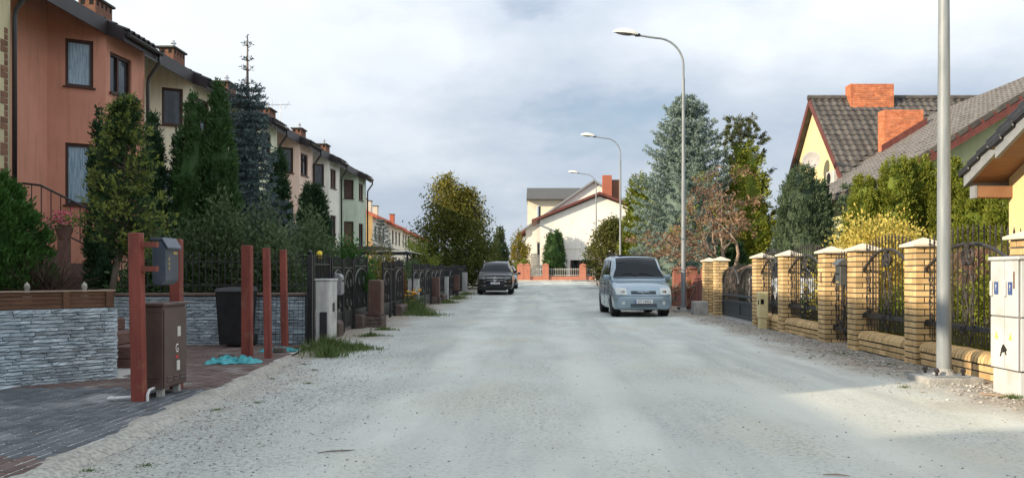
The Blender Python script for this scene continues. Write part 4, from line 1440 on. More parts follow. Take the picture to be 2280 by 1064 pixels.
# red brown fence and masonry beyond the last pillar
M_RBR = pm('red_brown_brick', (0.24, 0.10, 0.075), (0.32, 0.15, 0.11), rough=.9, scale=6, bump=.5, bscale=40)
M_RPL = pm('red_brown_planks', (0.20, 0.07, 0.055), (0.27, 0.105, 0.08), rough=.7, scale=4, stretch=(1, 1, .2), rand=.12)
rfn = T('plank_fence', 'red brown plank fence with brick piers behind the silver van', 'fence', (FX + .1, 27.6, 0))
for k, yy in enumerate((.05, 3.0, 6.0, 9.0)):
    p = MB().box(-.05, .33, yy, yy + .38, -.1, 1.42).build('pier', M_RBR, rfn, bevel=.008)
    cap_ = MB().add([(-.1, yy - .05, 1.421), (.38, yy - .05, 1.421), (.38, yy + .43, 1.421), (-.1, yy + .43, 1.421), (.14, yy + .19, 1.53)], [(3, 2, 1, 0), (0, 1, 4), (1, 2, 4), (2, 3, 4), (3, 0, 4)])
    cap_.build('pier_cap', M_RPL, p)
    if k < 3:
        for q in range(17):
            a = yy + .40 + q * .151
            MB().box(.06 + .006 * (q % 2), .085 + .006 * (q % 2), a, a + .145, .06, 1.22 + .01 * (q % 3)).build('plank', M_RPL, rfn)
for k in range(4):
    MB().box(.05, .36, 12.4 + k * 7, 12.7 + k * 7, 0, 1.4).build('pier', M_RBR, rfn, bevel=.01)
    MB().box(.15, .2, 12.7 + k * 7 if k else 9.4, 12.4 + (k + 1) * 7 if k else 12.4, .1, 1.2).build('fence_panel', M_RPL, rfn)
blk = T('concrete_block', 'rough concrete block by the foot of the second lamp post', 'block', (4.95, 26.4, 0))
MB().box(-.32, .12, -.2, .25, 0, .42).build('block', M_CONC, blk, bevel=.03, seg=2)

# ------------------------------------------------------------------ street lamps
M_GALV = pm('galvanised_steel', (0.20, 0.23, 0.25), (0.285, 0.315, 0.335), rough=.55, metal=.15, scale=14, stretch=(1, 1, .15), spec=.5)
M_LHEAD = pm('white_lamp_housing', (0.66, 0.65, 0.60), (0.74, 0.73, 0.68), rough=.5)
M_LGLASS = pm('lamp_glass', (0.10, 0.10, 0.095), (0.16, 0.16, 0.15), rough=.15, spec=.7)
def street_lamp(y, label, base=False):
    z = gz(y)
    r = T('street_lamp', label, 'street lamp', (4.67, y, z), 0, 'galvanised street lamps along the right side')
    MB().tube([(0, 0, 0), (0, 0, .5), (0, 0, 2.2), (0, 0, 5.4), (0, 0, 7.55)], [.083, .080, .074, .056, .045], 16).build('pole', M_GALV, r, smooth=True, angle=.6)
    pts = [(0, 0, 7.5), (0, 0, 7.95)]
    for k in range(1, 12):
        a = PI / 2 * k / 11
        pts.append((-.88 * (1 - math.cos(a)), 0, 7.95 + .90 * math.sin(a)))
    pts += [(-1.15, 0, 8.89), (-1.60, 0, 8.96)]
    MB().tube(pts, [.034] * (len(pts) - 1) + [.030], 10).build('arm', M_GALV, r, smooth=True, angle=.6)
    MB().lathe([(.048, 7.46), (.048, 7.56)], 12).build('collar', M_GALV, r)
    hd = MB()
    n = 14
    def hf(i, jj):
        t = i
        x = -1.48 - .80 * t
        wdt = .14 * (math.sin(PI * min(1, t * .9 + .12)) ** .55) + .005
        hgt = .17 * (math.sin(PI * min(1, t * .82 + .15)) ** .7) + .004
        a = PI * jj
        return (x, wdt * math.cos(a), 8.94 + .105 * t + hgt * math.sin(a))
    hd.grid(hf, n, 10)
    hd.grid(lambda i, jj: (hf(i, 0)[0], hf(i, 0)[1] * (1 - 2 * jj), hf(i, 0)[2] - .002), n, 4)
    h = hd.build('lamp_head', M_LHEAD, r, smooth=True, angle=.9)
    def gf(i, jj):
        t = .22 + .66 * i
        a = PI * jj
        x, yy, zz = hf(t, 0)
        return (x, yy * .86 * math.cos(a), zz - .004 - .055 * math.sin(a) * math.sin(PI * i) ** .5)
    MB().grid(gf, 8, 8).build('lamp_glass', M_LGLASS, h, smooth=True)
    MB().box(-1.56, -1.40, -.05, .05, 8.90, 8.99).build('lamp_socket', M_GUT, h, bevel=.01)
    if base:
        fo = MB().box(-.30, .34, -.27, .30, -.12, .075)
        fo.build('concrete_foot', M_CONC, r, bevel=.02, seg=2)
        MB().box(-.2, .2, -.2, .2, .075, .093).build('base_plate', M_GALV, r, bevel=.004)
        MB().lathe([(.13, .093), (.092, .13), (.083, .16)], 16).build('grout', M_CONC, r)
        bt = MB().lathe([(.018, .093), (.018, .13), (.030, .13), (.030, .155), (.018, .175), (.006, .18)], 8).mesh('anchor_bolt')
        bt.materials.append(M_GUT)
        for sx in (-1, 1):
            for sy in (-1, 1):
                link('anchor_bolt', bt, None, r, (.15 * sx, .15 * sy, 0))
    return r
street_lamp(10.1, 'nearest street lamp, thick galvanised pole on a concrete foot at the right', True)
street_lamp(28.3, 'tall street lamp rising beside the silver van and the spruce', True)
street_lamp(50.2, 'third street lamp away, its head against the sky left of the spruce')
street_lamp(71.5, 'farthest street lamp, in front of the white gabled house')

# ------------------------------------------------------------------ electricity cabinet on the right
M_CABW = pm('pale_grey_polyester', (0.50, 0.52, 0.53), (0.59, 0.61, 0.62), rough=.6, scale=2, dirt=((0.40, 0.38, 0.33), 3, .56, .5), streak=((0.45, 0.43, 0.38), .3))
M_JOINT = pm('cabinet_joint', (0.20, 0.20, 0.19), (0.24, 0.24, 0.23), rough=.8)
ca = T('electricity_cabinet', 'pale grey electricity cabinet with four doors at the right edge', 'cabinet', (4.78, 8.72, 0))
MB().box(0.02, .30, .02, .54, -.15, .26).build('plinth', M_CABW, ca, bevel=.008)
MB().box(0.012, .32, 0.012, .55, .27, 1.38).build('carcass', M_JOINT, ca)
MB().box(-.02, .34, -.02, .58, 1.385, 1.425).build('lid', M_CABW, ca, bevel=.012)
for (z0, z1) in ((.275, .80), (.815, 1.38)):
    for k in range(2):
        y0_ = .015 + k * .27
        d_ = MB().box(-.004, .012, y0_ + .004, y0_ + .258, z0, z1).build('door', M_CABW, ca, bevel=.006)
        if z0 > .5:
            MB().box(-.03, -.004, y0_ + .205, y0_ + .235, z0 + .20, z0 + .36).build('handle', M_WPL, d_, bevel=.008)
            MB().box(-.0075, -.0045, y0_ + .10, y0_ + .18, z0 + .22, z0 + .35).build('sticker', pm('blue_sticker', (.05, .09, .24), (.06, .11, .28), rough=.4), d_)
            text_mesh('lettering', '!', .09, pm('white_print', (.75, .75, .75), (.8, .8, .8), rough=.5), d_, (-.0095, y0_ + .14, z0 + .29), (PI / 2, 0, -PI / 2))
        else:
            tr = MB().add([(-.0055, y0_ + .10, z0 + .30), (-.0055, y0_ + .17, z0 + .30), (-.0055, y0_ + .135, z0 + .38)], [(0, 1, 2)])
            tr.build('warning_triangle', pm('yellow_print', (.72, .62, .12), (.76, .66, .16), rough=.5), d_)
for (z0, z1) in ((.275, .80), (.815, 1.38)):
    MB().box(.018, .315, -.004, .012, z0, z1).build('side_panel', M_CABW, ca, bevel=.006)
    MB().box(.055, .28, -.012, -.0045, z0 + .06, z1 - .06).build('side_rib', M_CABW, ca, bevel=.004)
MB().box(-.0085, -.0045, .07, .095, 1.10, 1.27).build('name_plate', pm('brown_plate', (.16, .10, .08)), ca)
sk = MB()
for a, b in (((.22, .47), (.28, .52)), ((.28, .52), (.32, .46)), ((.22, .47), (.33, .44)), ((.25, .50), (.23, .42)), ((.30, .47), (.34, .40)), ((.26, .45), (.30, .50))):
    sk.bar((-.007, a[0], a[1]), (-.007, b[0], b[1]), .008, 4)
sk.build('spray_mark', pm('black_spray', (.02, .02, .02)), ca)

# ------------------------------------------------------------------ left: stone walls, posts, boxes
M_SLATE = pm('grey_blue_ledge_stone', (0.28, 0.345, 0.39), (0.48, 0.555, 0.61), rough=.75, scale=7, rand=.30, bump=.8, bscale=35, stretch=(1, 1, 2.5))
M_SLMORT = pm('dark_stone_joint', (0.03, 0.033, 0.037), (0.05, 0.054, 0.06), rough=1)
strips = []
for k in range(5):
    mb = MB()
    n = 5
    def sf(i, jj, k=k):
        rough_ = .010 * mnoise.noise(Vector((i * 5 + k * 9, jj * 3, k)))
        return (i, -.012 - .012 * random.random() + rough_, jj)
    pts = [[(i / n, -.010 - .016 * random.random(), jj) for jj in (0.06, .5, .94)] for i in range(n + 1)]
    vs = [p for c in pts for p in c]
    fs = [(i * 3 + j_, (i + 1) * 3 + j_, (i + 1) * 3 + j_ + 1, i * 3 + j_ + 1) for i in range(n) for j_ in range(2)]
    b0 = len(vs)
    vs += [(i / n, .03, jj) for i in range(n + 1) for jj in (0, 1)]
    for i in range(n):
        fs.append((i * 3 + 2, (i + 1) * 3 + 2, b0 + (i + 1) * 2 + 1, b0 + i * 2 + 1))
        fs.append((b0 + i * 2, b0 + (i + 1) * 2, (i + 1) * 3, i * 3))
    fs.append((0, 1, 2, b0 + 1, b0))
    e = n
    fs.append((e * 3 + 2, e * 3 + 1, e * 3, b0 + e * 2, b0 + e * 2 + 1))
    mb.add(vs, fs)
    me = mb.mesh('stone_strip')
    me.materials.append(M_SLATE)
    strips.append(me)
def ledge_face(parent, org, dirv, L, z0, z1, hs=(.026, .046), ls=(.12, .40), lim=290):
    """courses of thin ledge stones on the face that starts at org and runs along dirv"""
    ang = math.atan2(dirv[1], dirv[0])
    d = Vector((dirv[0], dirv[1], 0)).normalized()
    z = z0
    cnt = 0
    while z < z1 - .02:
        h = min(random.uniform(*hs), z1 - z)
        if z1 - z - h < .02:
            h = z1 - z
        t = 0
        while t < L - .005:
            l = random.uniform(*ls)
            if L - t - l < .08:
                l = L - t
            o = link('stone_strip', random.choice(strips), None, parent, Vector((org[0], org[1], z)) + d * (t + .003))
            o.rotation_euler = (0, 0, ang)
            o.scale = (l - .006, random.uniform(.75, 1.5), h - .004)
            t += l
            cnt += 1
        z += h
# near wall: faces the drive at an angle, brown planter boards on top
nw = T('stone_wall', 'low wall of grey blue ledge stone in the left corner with planter boards on top', 'wall', (NEARW[0].x, NEARW[0].y, 0))
d = (NEARW[0] - NEARW[1])
Ld = d.length
d = d.normalized()
nin = Vector((-d.y, d.x))
o0 = NEARW[1] - NEARW[0]
core = MB()
c4 = [o0 + nin * .03, Vector((0, 0)) + nin * .03 - d * .03, nin * .30 - d * .03, o0 + nin * .30]
core.hexa([(p.x, p.y, -.1) for p in c4], [(p.x, p.y, .855) for p in c4])
core.build('core', M_SLMORT, nw)
ledge_face(nw, o0, d, Ld, .0, .86)
ledge_face(nw, (0, 0), nin, .34, .0, .86, ls=(.15, .34))
M_PLANT = pm('brown_planter_board', (0.085, 0.04, 0.022), (0.13, 0.065, 0.036), rough=.65, scale=4, stretch=(1, 1, 6), rand=.12)
pl = T('planter_edging', 'brown slatted planter boards with posts on top of the near stone wall', 'planter', (NEARW[0].x, NEARW[0].y, .86))
for sgn, (a0, dv, LL) in enumerate(((o0 + nin * .05, d, Ld - .04), (d * -.0 + nin * .05, nin, .28))):
    for q in range(4):
        p0_ = a0
        p1_ = a0 + dv * LL
        nn_ = Vector((-dv.y, dv.x)) if sgn == 0 else -d
        t0, t1 = .004 + q * .046, .004 + q * .046 + .042
        cc = [p0_, p1_, p1_ + nn_ * .03, p0_ + nn_ * .03]
        MB().hexa([(p.x, p.y, t0) for p in cc], [(p.x, p.y, t1) for p in cc]).build('board', M_PLANT, pl, bevel=.004)
    cc = [a0 - nn_ * .02, a0 + dv * (LL + .02) - nn_ * .02, a0 + dv * (LL + .02) + nn_ * .06, a0 + nn_ * .06]
    MB().hexa([(p.x, p.y, .188) for p in cc], [(p.x, p.y, .204) for p in cc]).build('cap_rail', pm('pale_cap_rail', (0.28, 0.21, 0.16), (0.36, 0.28, 0.22), rough=.7), pl)
for t in (0.0, .88, 1.6, Ld - .12):
    a = o0 + nin * .03 + d * (t + .02)
    cc = [a, a + d * .07, a + d * .07 + nin * .02, a + nin * .02]
    MB().hexa([(p.x, p.y, .0) for p in cc], [(p.x, p.y, .187) for p in cc]).build('post', M_PLANT, pl, bevel=.004)
# raised bed behind it
soil = pm('dark_bed_soil', (0.022, 0.018, 0.014), (0.045, 0.036, 0.028), rough=1, scale=12, bump=1, bscale=40)
bd = MB()
q4 = [NEARW[1] + nin * .32, NEARW[0] + nin * .32 - d * .05, Vector((-6.3, 12.3)), Vector((-8.6, 12.2)), Vector((-9.0, 8.5))]
bd.prism([(p.x, p.y) for p in q4], 'Z', -.1, .90)
tag(bd.build('raised_bed_soil', soil), kind='structure', label='dark soil of the raised bed behind the near stone wall')
# garden steps between the two walls
M_STEP = pm('red_brown_step', (0.11, 0.06, 0.05), (0.16, 0.095, 0.08), rough=.9, scale=5, bump=.5, bscale=40)
st = T('garden_steps', 'red brown masonry steps beside the near stone wall', 'steps', (-5.2, 11.2, 0))
for k in range(4):
    MB().box(-.75 - k * .28, .28 - k * .28, .0, 1.0, -.05 if k == 0 else .16 * k, .16 * (k + 1) - .004).build('step', M_STEP, st, bevel=.012)

# back wall across the drive's end
bw = T('stone_wall', 'long wall of grey ledge stone behind the wheeled bin', 'wall', (-7.3, 15.05, 0))
MB().box(0, 3.28, .03, .30, -.1, .90).build('core', M_SLMORT, bw)
ledge_face(bw, (0, 0.0), (1, 0), 3.28, 0, .86, hs=(.042, .066), ls=(.16, .44))
M_COPE = pm('brown_wall_coping', (0.13, 0.09, 0.075), (0.19, 0.14, 0.12), rough=.8, scale=4)
for k in range(7):
    MB().box(k * .47 + .002, k * .47 + .466, -.05, .36, .87, .915).build('coping_slab', M_COPE, bw, bevel=.006)
# welded mesh sheet leaning against that wall
wm = MB()
for k in range(18):
    wm.bar((k * .075, 0, 0), (k * .075, .09, .84), .0035, 4)
for k in range(11):
    wm.bar((0, .09 * k / 10, .84 * k / 10), (1.28, .09 * k / 10, .84 * k / 10), .0035, 4)
w_ = T('wire_mesh_sheet', 'thin wire mesh sheet leaning on the ledge stone wall', 'wire mesh', (-5.15, 14.86, .05))
wm.build('mesh_wires', M_IRON, w_)
# iron fence on the back wall
M_BLKF = pm('black_painted_steel', (0.010, 0.011, 0.013), (0.020, 0.021, 0.024), rough=.42, scale=8, spec=.5)
M_DGRN = pm('dark_fence_paint', (0.022, 0.026, 0.026), (0.04, 0.045, 0.044), rough=.5)
fn = T('iron_fence', 'thin dark iron fence standing on the ledge stone wall', 'fence', (-7.3, 15.2, .915))
bmf = MB().box(-.007, .007, -.007, .007, 0, .60).lathe([(.007, .60), (.016, .615), (.001, .68)], 6).mesh('bar')
bmf.materials.append(M_DGRN)
for k in range(29):
    link('bar', bmf, None, fn, (.06 + k * .112, 0, .03))
for z in (.12, .53):
    MB().box(0, 3.3, -.012, .012, z, z + .025).build('rail', M_DGRN, fn)

# wheeled bin
M_BIN = pm('black_bin_plastic', (0.012, 0.013, 0.015), (0.022, 0.023, 0.026), rough=.5, spec=.4)
wb = T('wheeled_bin', 'black wheeled rubbish bin before the ledge stone wall', 'bin', (-5.02, 14.55, .05))
wb.scale = (.88, .9, .98)
MB().hexa([(-.24, -.26, .04), (.24, -.26, .04), (.24, .24, .04), (-.24, .24, .04)], [(-.29, -.33, .92), (.29, -.33, .92), (.29, .30, .92), (-.29, .30, .92)]).build('body', M_BIN, wb, bevel=.025, seg=2)
MB().hexa([(-.31, -.36, .922), (.31, -.36, .922), (.31, .34, .922), (-.31, .34, .922)], [(-.27, -.30, .985), (.27, -.30, .985), (.27, .32, 1.0), (-.27, .32, 1.0)]).build('lid', M_BIN, wb, bevel=.02, seg=2)
MB().bar((-.26, .37, .95), (.26, .37, .95), .016, 8).build('handle', M_BIN, wb)
for s in (-1, 1):
    MB().lathe([(.10, -.03), (.105, -.02), (.105, .02), (.10, .03)], 16, (.25 * s, .24, .10), 'X').build('wheel', M_BIN, wb)

# red primed posts
M_REDP = pm('red_primer_paint', (0.17, 0.038, 0.028), (0.25, 0.062, 0.044), rough=.65, scale=3, stretch=(2, 2, .6), dirt=((0.26, 0.14, 0.085), 4.5, .58, .8), streak=((0.10, 0.035, 0.028), .7), bump=.3, bscale=50, spec=.4)
def post(x, y, w_, z1, label, rz_=0.0, lean=(0, 0), dep=None, z0=-.1, group='red primed posts along the drive'):
    dep = dep or w_
    r = T('red_post', label, 'post', (x, y, 0), rz_, group)
    MB().hexa([(-w_ / 2, -dep / 2, z0), (w_ / 2, -dep / 2, z0), (w_ / 2, dep / 2, z0), (-w_ / 2, dep / 2, z0)],
              [(-w_ / 2 + lean[0], -dep / 2 + lean[1], z1), (w_ / 2 + lean[0], -dep / 2 + lean[1], z1), (w_ / 2 + lean[0], dep / 2 + lean[1], z1), (-w_ / 2 + lean[0], dep / 2 + lean[1], z1)]).build('steel_tube', M_REDP, r, bevel=.006)
    return r
pa = post(-3.785, 8.3, .115, 1.635, 'nearest red post, left of the brown gas cabinet', lean=(-.035, 0), dep=.1)
MB().box(.02, .17, -.03, .03, 1.50, 1.55).build('bracket', M_REDP, pa)
MB().box(.02, .17, -.03, .03, 1.27, 1.32).build('bracket', M_REDP, pa)
post(-3.80, 9.18, .11, 1.61, 'red post behind the brown gas cabinet and the blue letterbox', dep=.1)
post(-4.25, 12.76, .135, 1.66, 'thick red post in front of the wheeled bin')
post(-3.86, 12.5, .092, 1.615, 'middle red post with flaking paint, between the two others near the bin', lean=(-.03, 0))
post(-4.0, 13.8, .095, 1.625, 'red post closest to the black gate post', lean=(-.03, 0))
# blue grey letterbox hung between the first two posts
M_LB2 = pm('slate_blue_letterbox', (0.055, 0.075, 0.10), (0.08, 0.10, 0.13), rough=.4, spec=.5, metal=.2)
l2 = T('letterbox', 'slate blue letterbox between the two near red posts', 'letterbox', (-3.70, 8.66, 1.14))
pf = [(-.06, .03), (-.03, .0), (.03, .0), (.075, .05), (.075, .36), (.03, .43), (-.06, .43)]
MB().prism(pf, 'Y', -.15, .15).build('box', M_LB2, l2, bevel=.006)
MB().prism([(-.07, .44), (.04, .44), (.10, .35), (.10, .365), (.045, .462), (-.07, .462)], 'Y', -.165, .165).build('lid', M_LB2, l2)
for q in range(3):
    MB().box(.076, .080, -.09, -.07, .15 + q * .045, .175 + q * .045).build('number_mark', MATS['brass_strip'], l2)
MB().box(.076, .080, .02, .11, .30, .325).build('name_strip', MATS['brass_strip'], l2)
# brown gas cabinet on legs
M_GASB = pm('brown_gas_cabinet', (0.060, 0.036, 0.030), (0.085, 0.054, 0.046), rough=.42, spec=.5, scale=3, dirt=((0.14, 0.11, 0.10), 4, .60, .4))
gc = T('gas_cabinet', 'brown steel gas cabinet with a white letter G beside the near red post', 'cabinet', (-3.80, 8.78, 0))
MB().box(-.14, .145, -.27, .28, .13, .93).build('carcass', M_GASB, gc, bevel=.006)
MB().box(-.16, .165, -.29, .30, .932, .965).build('lid', M_GASB, gc, bevel=.006)
dr = MB().box(.146, .158, -.26, .27, .14, .90).build('door', M_GASB, gc, bevel=.004)
for z0, y0_ in ((.62, .04), (.28, .02)):
    MB().box(.1585, .163, y0_, y0_ + .075, z0, z0 + .10).build('inspection_window', pm('pale_window', (.50, .50, .47), (.58, .58, .55), rough=.3), dr, bevel=.004)
text_mesh('lettering', 'G', .125, MATS['white_print'], dr, (.1600, .03, .50), (PI / 2, 0, PI / 2), sx=.8)
MB().box(.1585, .161, -.005, .065, .405, .43).build('red_mark', pm('red_print', (.45, .05, .04)), dr)
for q in range(3):
    for z in (.19, .225):
        MB().box(.150, .168, -.20 + q * .15, -.09 + q * .15, z, z + .014).build('vent_louvre', M_GASB, dr, bevel=.004)
for q in range(2):
    MB().box(-.10, .10, -.279, -.268, .20 + q * .035, .214 + q * .035).build('vent_louvre', M_GASB, gc)
hl = MB()
for q in range(8):
    hl.box(-.12 + q * .033, -.112 + q * .033, -.2745, -.2705, .868, .876)
hl.build('vent_holes', M_DARK, gc)
for sx in (-1, 1):
    for sy in (-1, 1):
        MB().box(.09 * sx - .03, .09 * sx + .03, .19 * sy - .03, .19 * sy + .03, -.05, .13).build('leg', M_CONC, gc)
M_PVC = pm('white_pvc_pipe', (0.55, 0.56, 0.57), (0.68, 0.69, 0.70), rough=.4, dirt=((0.25, 0.24, 0.22), 6, .56, .7))
pp = T('drain_pipe', 'short white plastic pipe lying at the foot of the near red post', 'pipe', (-3.9, 8.28, .07))
MB().tube([(-.17, -.02, .0), (-.10, 0, .004), (.02, .01, .012), (.05, .01, .012)], .016, 10).build('pipe', M_PVC, pp, smooth=True, angle=.8)
MB().lathe([(.021, -.025), (.021, .025)], 10, (-.13, -.01, .004), 'X').build('pipe_collar', M_PVC, pp)
MB().tube([(.19, .02, -.07), (.19, .02, .04), (.18, .08, .07), (.15, .3, .07)], .014, 8).build('pipe', M_PVC, pp, smooth=True, angle=.8)

# teal tarpaulin bundles and kerb stones
M_TARP = pm('teal_tarpaulin', (0.018, 0.20, 0.23), (0.05, 0.36, 0.40), rough=.45, spec=.4, scale=16)
def tarp(x, y, lx, ly, h, label, seed, rz_):
    r = T('tarpaulin', label, 'tarpaulin', (x, y, .045), rz_, 'teal tarpaulin heaps')
    def fn_(i, jj):
        u, v = i * 2 - 1, jj * 2 - 1
        n1_ = mnoise.noise(Vector((u * 2.2 + seed, v * 2.2, seed)))
        n2_ = mnoise.noise(Vector((u * 6.5 + seed, v * 5.5, seed * 2)))
        n3_ = abs(mnoise.noise(Vector((u * 4.5 - seed, v * 3.5, 3.0))))
        e = max(0.0, 1 - (u * u) ** 1.2) * max(0, 1 - (v * v) ** 1.0)
        rr = 1 + .25 * mnoise.noise(Vector((math.atan2(v, u) * 1.3, seed, 0)))
        return (u * lx * rr, v * ly * rr + .1 * n1_, max(0.0, e ** .6 * h * (.40 + .55 * n1_ + .22 * n2_ + .7 * n3_)) + .006 + .012 * n3_)
    MB().grid(fn_, 44, 26).build('folded_sheet', M_TARP, r, smooth=True, fix=False)
    return r
tarp(-4.12, 11.75, .34, .13, .12, 'teal tarpaulin heap at the foot of the thick red post', 1.3, .15)
tarp(-4.02, 13.55, .28, .10, .07, 'teal tarpaulin strip behind the middle red post', 4.7, .1)
k1 = T('kerb_stone', 'small brown grey block lying by the teal tarpaulin heap', 'block', (-4.35, 12.2, .05), .2)
MB().box(-.10, .10, -.06, .06, 0, .09).build('block', pm('brown_grey_block', (.10, .085, .08), (.15, .13, .12), rough=.9, bump=.5), k1, bevel=.012)
k2 = T('kerb_stone', 'small grey block on the far teal tarpaulin strip', 'block', (-3.95, 13.35, .05), -.1)
MB().box(-.09, .09, -.06, .06, 0, .08).build('block', MATS['brown_grey_block'], k2, bevel=.012)

# black gate post, concrete meter cabinet
def steel_post(x, y, h, label, w_=.09, ball=True, yellow=False):
    r = T('gate_post', label, 'gate post', (LX(x, y).x, y, gz(y)), TL, 'black steel gate posts on the left')
    MB().box(-w_ / 2, w_ / 2, -w_ / 2, w_ / 2, -.1, h).build('tube', M_BLKF, r, bevel=.006)
    if ball:
        MB().lathe([(.001, h), (.03, h + .01), (.042, h + .045), (.03, h + .08), (.001, h + .09)], 10).build('ball_finial', M_BLKF, r, smooth=True)
    if yellow:
        o = MB().lathe([(.055, h - .06), (.06, h + .02), (.05, h + .08), (.001, h + .10)], 10)
        o.build('yellow_bag', pm('yellow_plastic', (.75, .50, .02), (.8, .58, .05), rough=.4), r, smooth=True)
    return r
steel_post(-3.78, 15.1, 1.57, 'first black gate post, at the end of the ledge stone wall')
steel_post(-4.12, 17.2, 1.60, 'black post with a yellow cover on its top', yellow=True, ball=False)
M_CONC2 = pm('weathered_white_concrete', (0.40, 0.41, 0.40), (0.54, 0.55, 0.53), rough=.9, scale=5, bump=.4, bscale=40, streak=((0.22, 0.22, 0.20), .5), dirt=((0.24, 0.23, 0.20), 3, .58, .5))
def conc_box(x, y, wx, wy, h, label, plate=False):
    z = gz(y)
    r = T('meter_cabinet', label, 'meter cabinet', (x, y, z), .02, 'pale concrete meter cabinets along the left fence')
    MB().hexa([(-wx / 2 + .01, 0, -.1), (wx / 2 - .01, 0, -.1), (wx / 2 - .01, wy, -.1), (-wx / 2 + .01, wy, -.1)], [(-wx / 2, 0, h), (wx / 2, 0, h), (wx / 2, wy, h), (-wx / 2, wy, h)]).build('body', M_CONC2, r, bevel=.012)
    MB().box(-wx / 2 - .015, wx / 2 + .015, -.015, wy + .015, h, h + .035).build('lid', M_CONC2, r, bevel=.012)
    if plate:
        MB().box(-.04, .075, -.035, -.001, -.05, .62).build('cable_cover', M_BIN, r, bevel=.006)
        MB().box(wx / 2, wx / 2 + .01, wy * .4, wy * .6, .62, .76).build('lock', M_IRON, r)
        MB().box(-.05, .05, -.01, -.001, .30, .32).build('clip', M_STEEL, r)
    return r
conc_box(-3.56, 14.4, .235, .6, 1.13, 'nearest concrete meter cabinet with a black cable cover, by the first gate post', True)
conc_box(-4.28, 29.8, .36, .35, 1.02, 'mossy concrete meter cabinet beside the orange flowers')
conc_box(-4.38, 40.6, .34, .35, 1.05, 'third concrete meter cabinet, beyond the orange flowers')
conc_box(-4.37, 51.5, .30, .35, 1.12, 'farthest concrete meter cabinet, left of the black car')
# brown gas boxes along the fence
M_BBOX = pm('chocolate_gas_box', (0.085, 0.045, 0.036), (0.125, 0.07, 0.056), rough=.5, scale=3, streak=((0.18, 0.14, 0.12), .3))
M_DBR = pm('dark_brown_brick', (0.085, 0.062, 0.054), (0.13, 0.098, 0.086), rough=.85, scale=8, rand=.15)
def gas_box(x, y, label, base=True, z0=.28, h=.82):
    z = gz(y)
    r = T('gas_box', label, 'gas box', (x, y, z), .02, 'brown gas boxes along the left fence')
    MB().box(-.14, .14, 0, .55, z0, z0 + h).build('box', M_BBOX, r, bevel=.012)
    MB().box(.141, .150, .04, .51, z0 + .04, z0 + h - .04).build('door', M_BBOX, r, bevel=.004)
    if base:
        brick_box(r, -.19, .19, -.05, .60, -.02, z0 - .004, M_DBR, M_YMORT, L=.2, H=.094, faces='Xy', name='brick_base')
    else:
        for sy in (.06, .45):
            MB().box(-.08, .08, sy, sy + .05, -.05, z0).build('leg', M_IRON, r)
    return r
gas_box(-3.80, 20.2, 'brown gas box on a dark brick base with a green shrub above')
gas_box(-4.2, 35.5, 'narrow brown gas box behind the orange flowers')
gas_box(-4.3, 45.5, 'brown gas box on legs between two concrete cabinets', base=False)

# black steel fence with arched gates, panel by panel
def black_panel(ya, yb, label, arch=True, h=1.5, lw=True, x=-3.95, cat='gate', name='steel_gate'):
    p = LX(x, ya)
    r = T(name, label, cat, (p.x, p.y, gz(ya)), TL, 'black steel gates and fence panels on the left')
    W = yb - ya
    for y0_ in (0, W - .05):
        MB().box(-.025, .025, y0_, y0_ + .05, -.05, h + .08).build('post', M_BLKF, r)
    for z in (.20, .42, h - .12):
        MB().box(-.014, .014, .05, W - .05, z, z + .03).build('rail', M_BLKF, r)
    bs = MB()
    n = max(4, int(W / .12))
    for k in range(n):
        yy = .05 + (W - .1) * (k + .5) / n
        hh = h - .02 + (.10 * math.sin(PI * (k + .5) / n) if arch else .05)
        bs.box(-.007, .007, yy - .007, yy + .007, .1, hh)
        bs.lathe([(.007, hh), (.016, hh + .015), (.001, hh + .07)], 5, (0, yy, 0))
    bs.build('bars', M_BLKF, r)
    if arch:
        am2 = MB()
        am2.tube([(.02, W / 2 + (W / 2 - .07) * math.cos(PI * k / 12), h - .48 + .32 * math.sin(PI * k / 12)) for k in range(13)], .018, 6)
        for s in (-1, 1):
            scroll(am2, (.02, W / 2 + s * W * .18, h - .45), .09, 1.4, 1.1, d=s, w=.011)
            scroll(am2, (.02, W / 2 + s * W * .2, .62), .08, 1.4, 1.1, d=-s, w=.011)
        am2.build('arch', pm('grey_edge_steel', (.05, .05, .05), (.08, .078, .074), rough=.45, spec=.5), r, smooth=True, angle=.9)
        MB().box(-.006, .006, .05, W - .05, .10, .42).build('kick_plate', M_BLKF, r)
    return r
seq = [(16.0, 17.3, 'black steel panel right behind the nearest concrete cabinet', False),
       (17.45, 18.5, 'narrow black steel gate with a small letterbox', True), (18.6, 19.6, 'black arched gate leaf next to the narrow letterbox gate', True),
       (19.7, 21.3, 'black arched fence panel behind the brown gas box', True), (23.6, 24.8, 'black steel gate leaf just past the green bin', True),
       (24.9, 25.6, 'slim black fence panel after the green bin', False), (25.7, 27.3, 'black arched panel before the mossy concrete cabinet', True),
       (29.6, 31.2, 'black arched panel above the orange flowers', True), (31.3, 33.0, 'second black arched panel past the orange flowers', True),
       (33.1, 35.0, 'third black arched panel past the orange flowers', True), (35.2, 36.4, 'black gate leaf behind the narrow brown gas box', True),
       (36.5, 38.3, 'black arched panel before the third concrete cabinet', True), (38.4, 40.3, 'black arched panel left of the third concrete cabinet', True),
       (40.5, 43.0, 'black panel right after the third concrete cabinet', False), (43.1, 45.5, 'black panel left of the brown gas box on legs', True),
       (45.7, 48.5, 'black panel past the brown gas box on legs', False), (48.6, 52.0, 'black panel beside the farthest concrete cabinet', False),
       (52.2, 56.0, 'last black panel, hidden partly by the parked black car', False)]
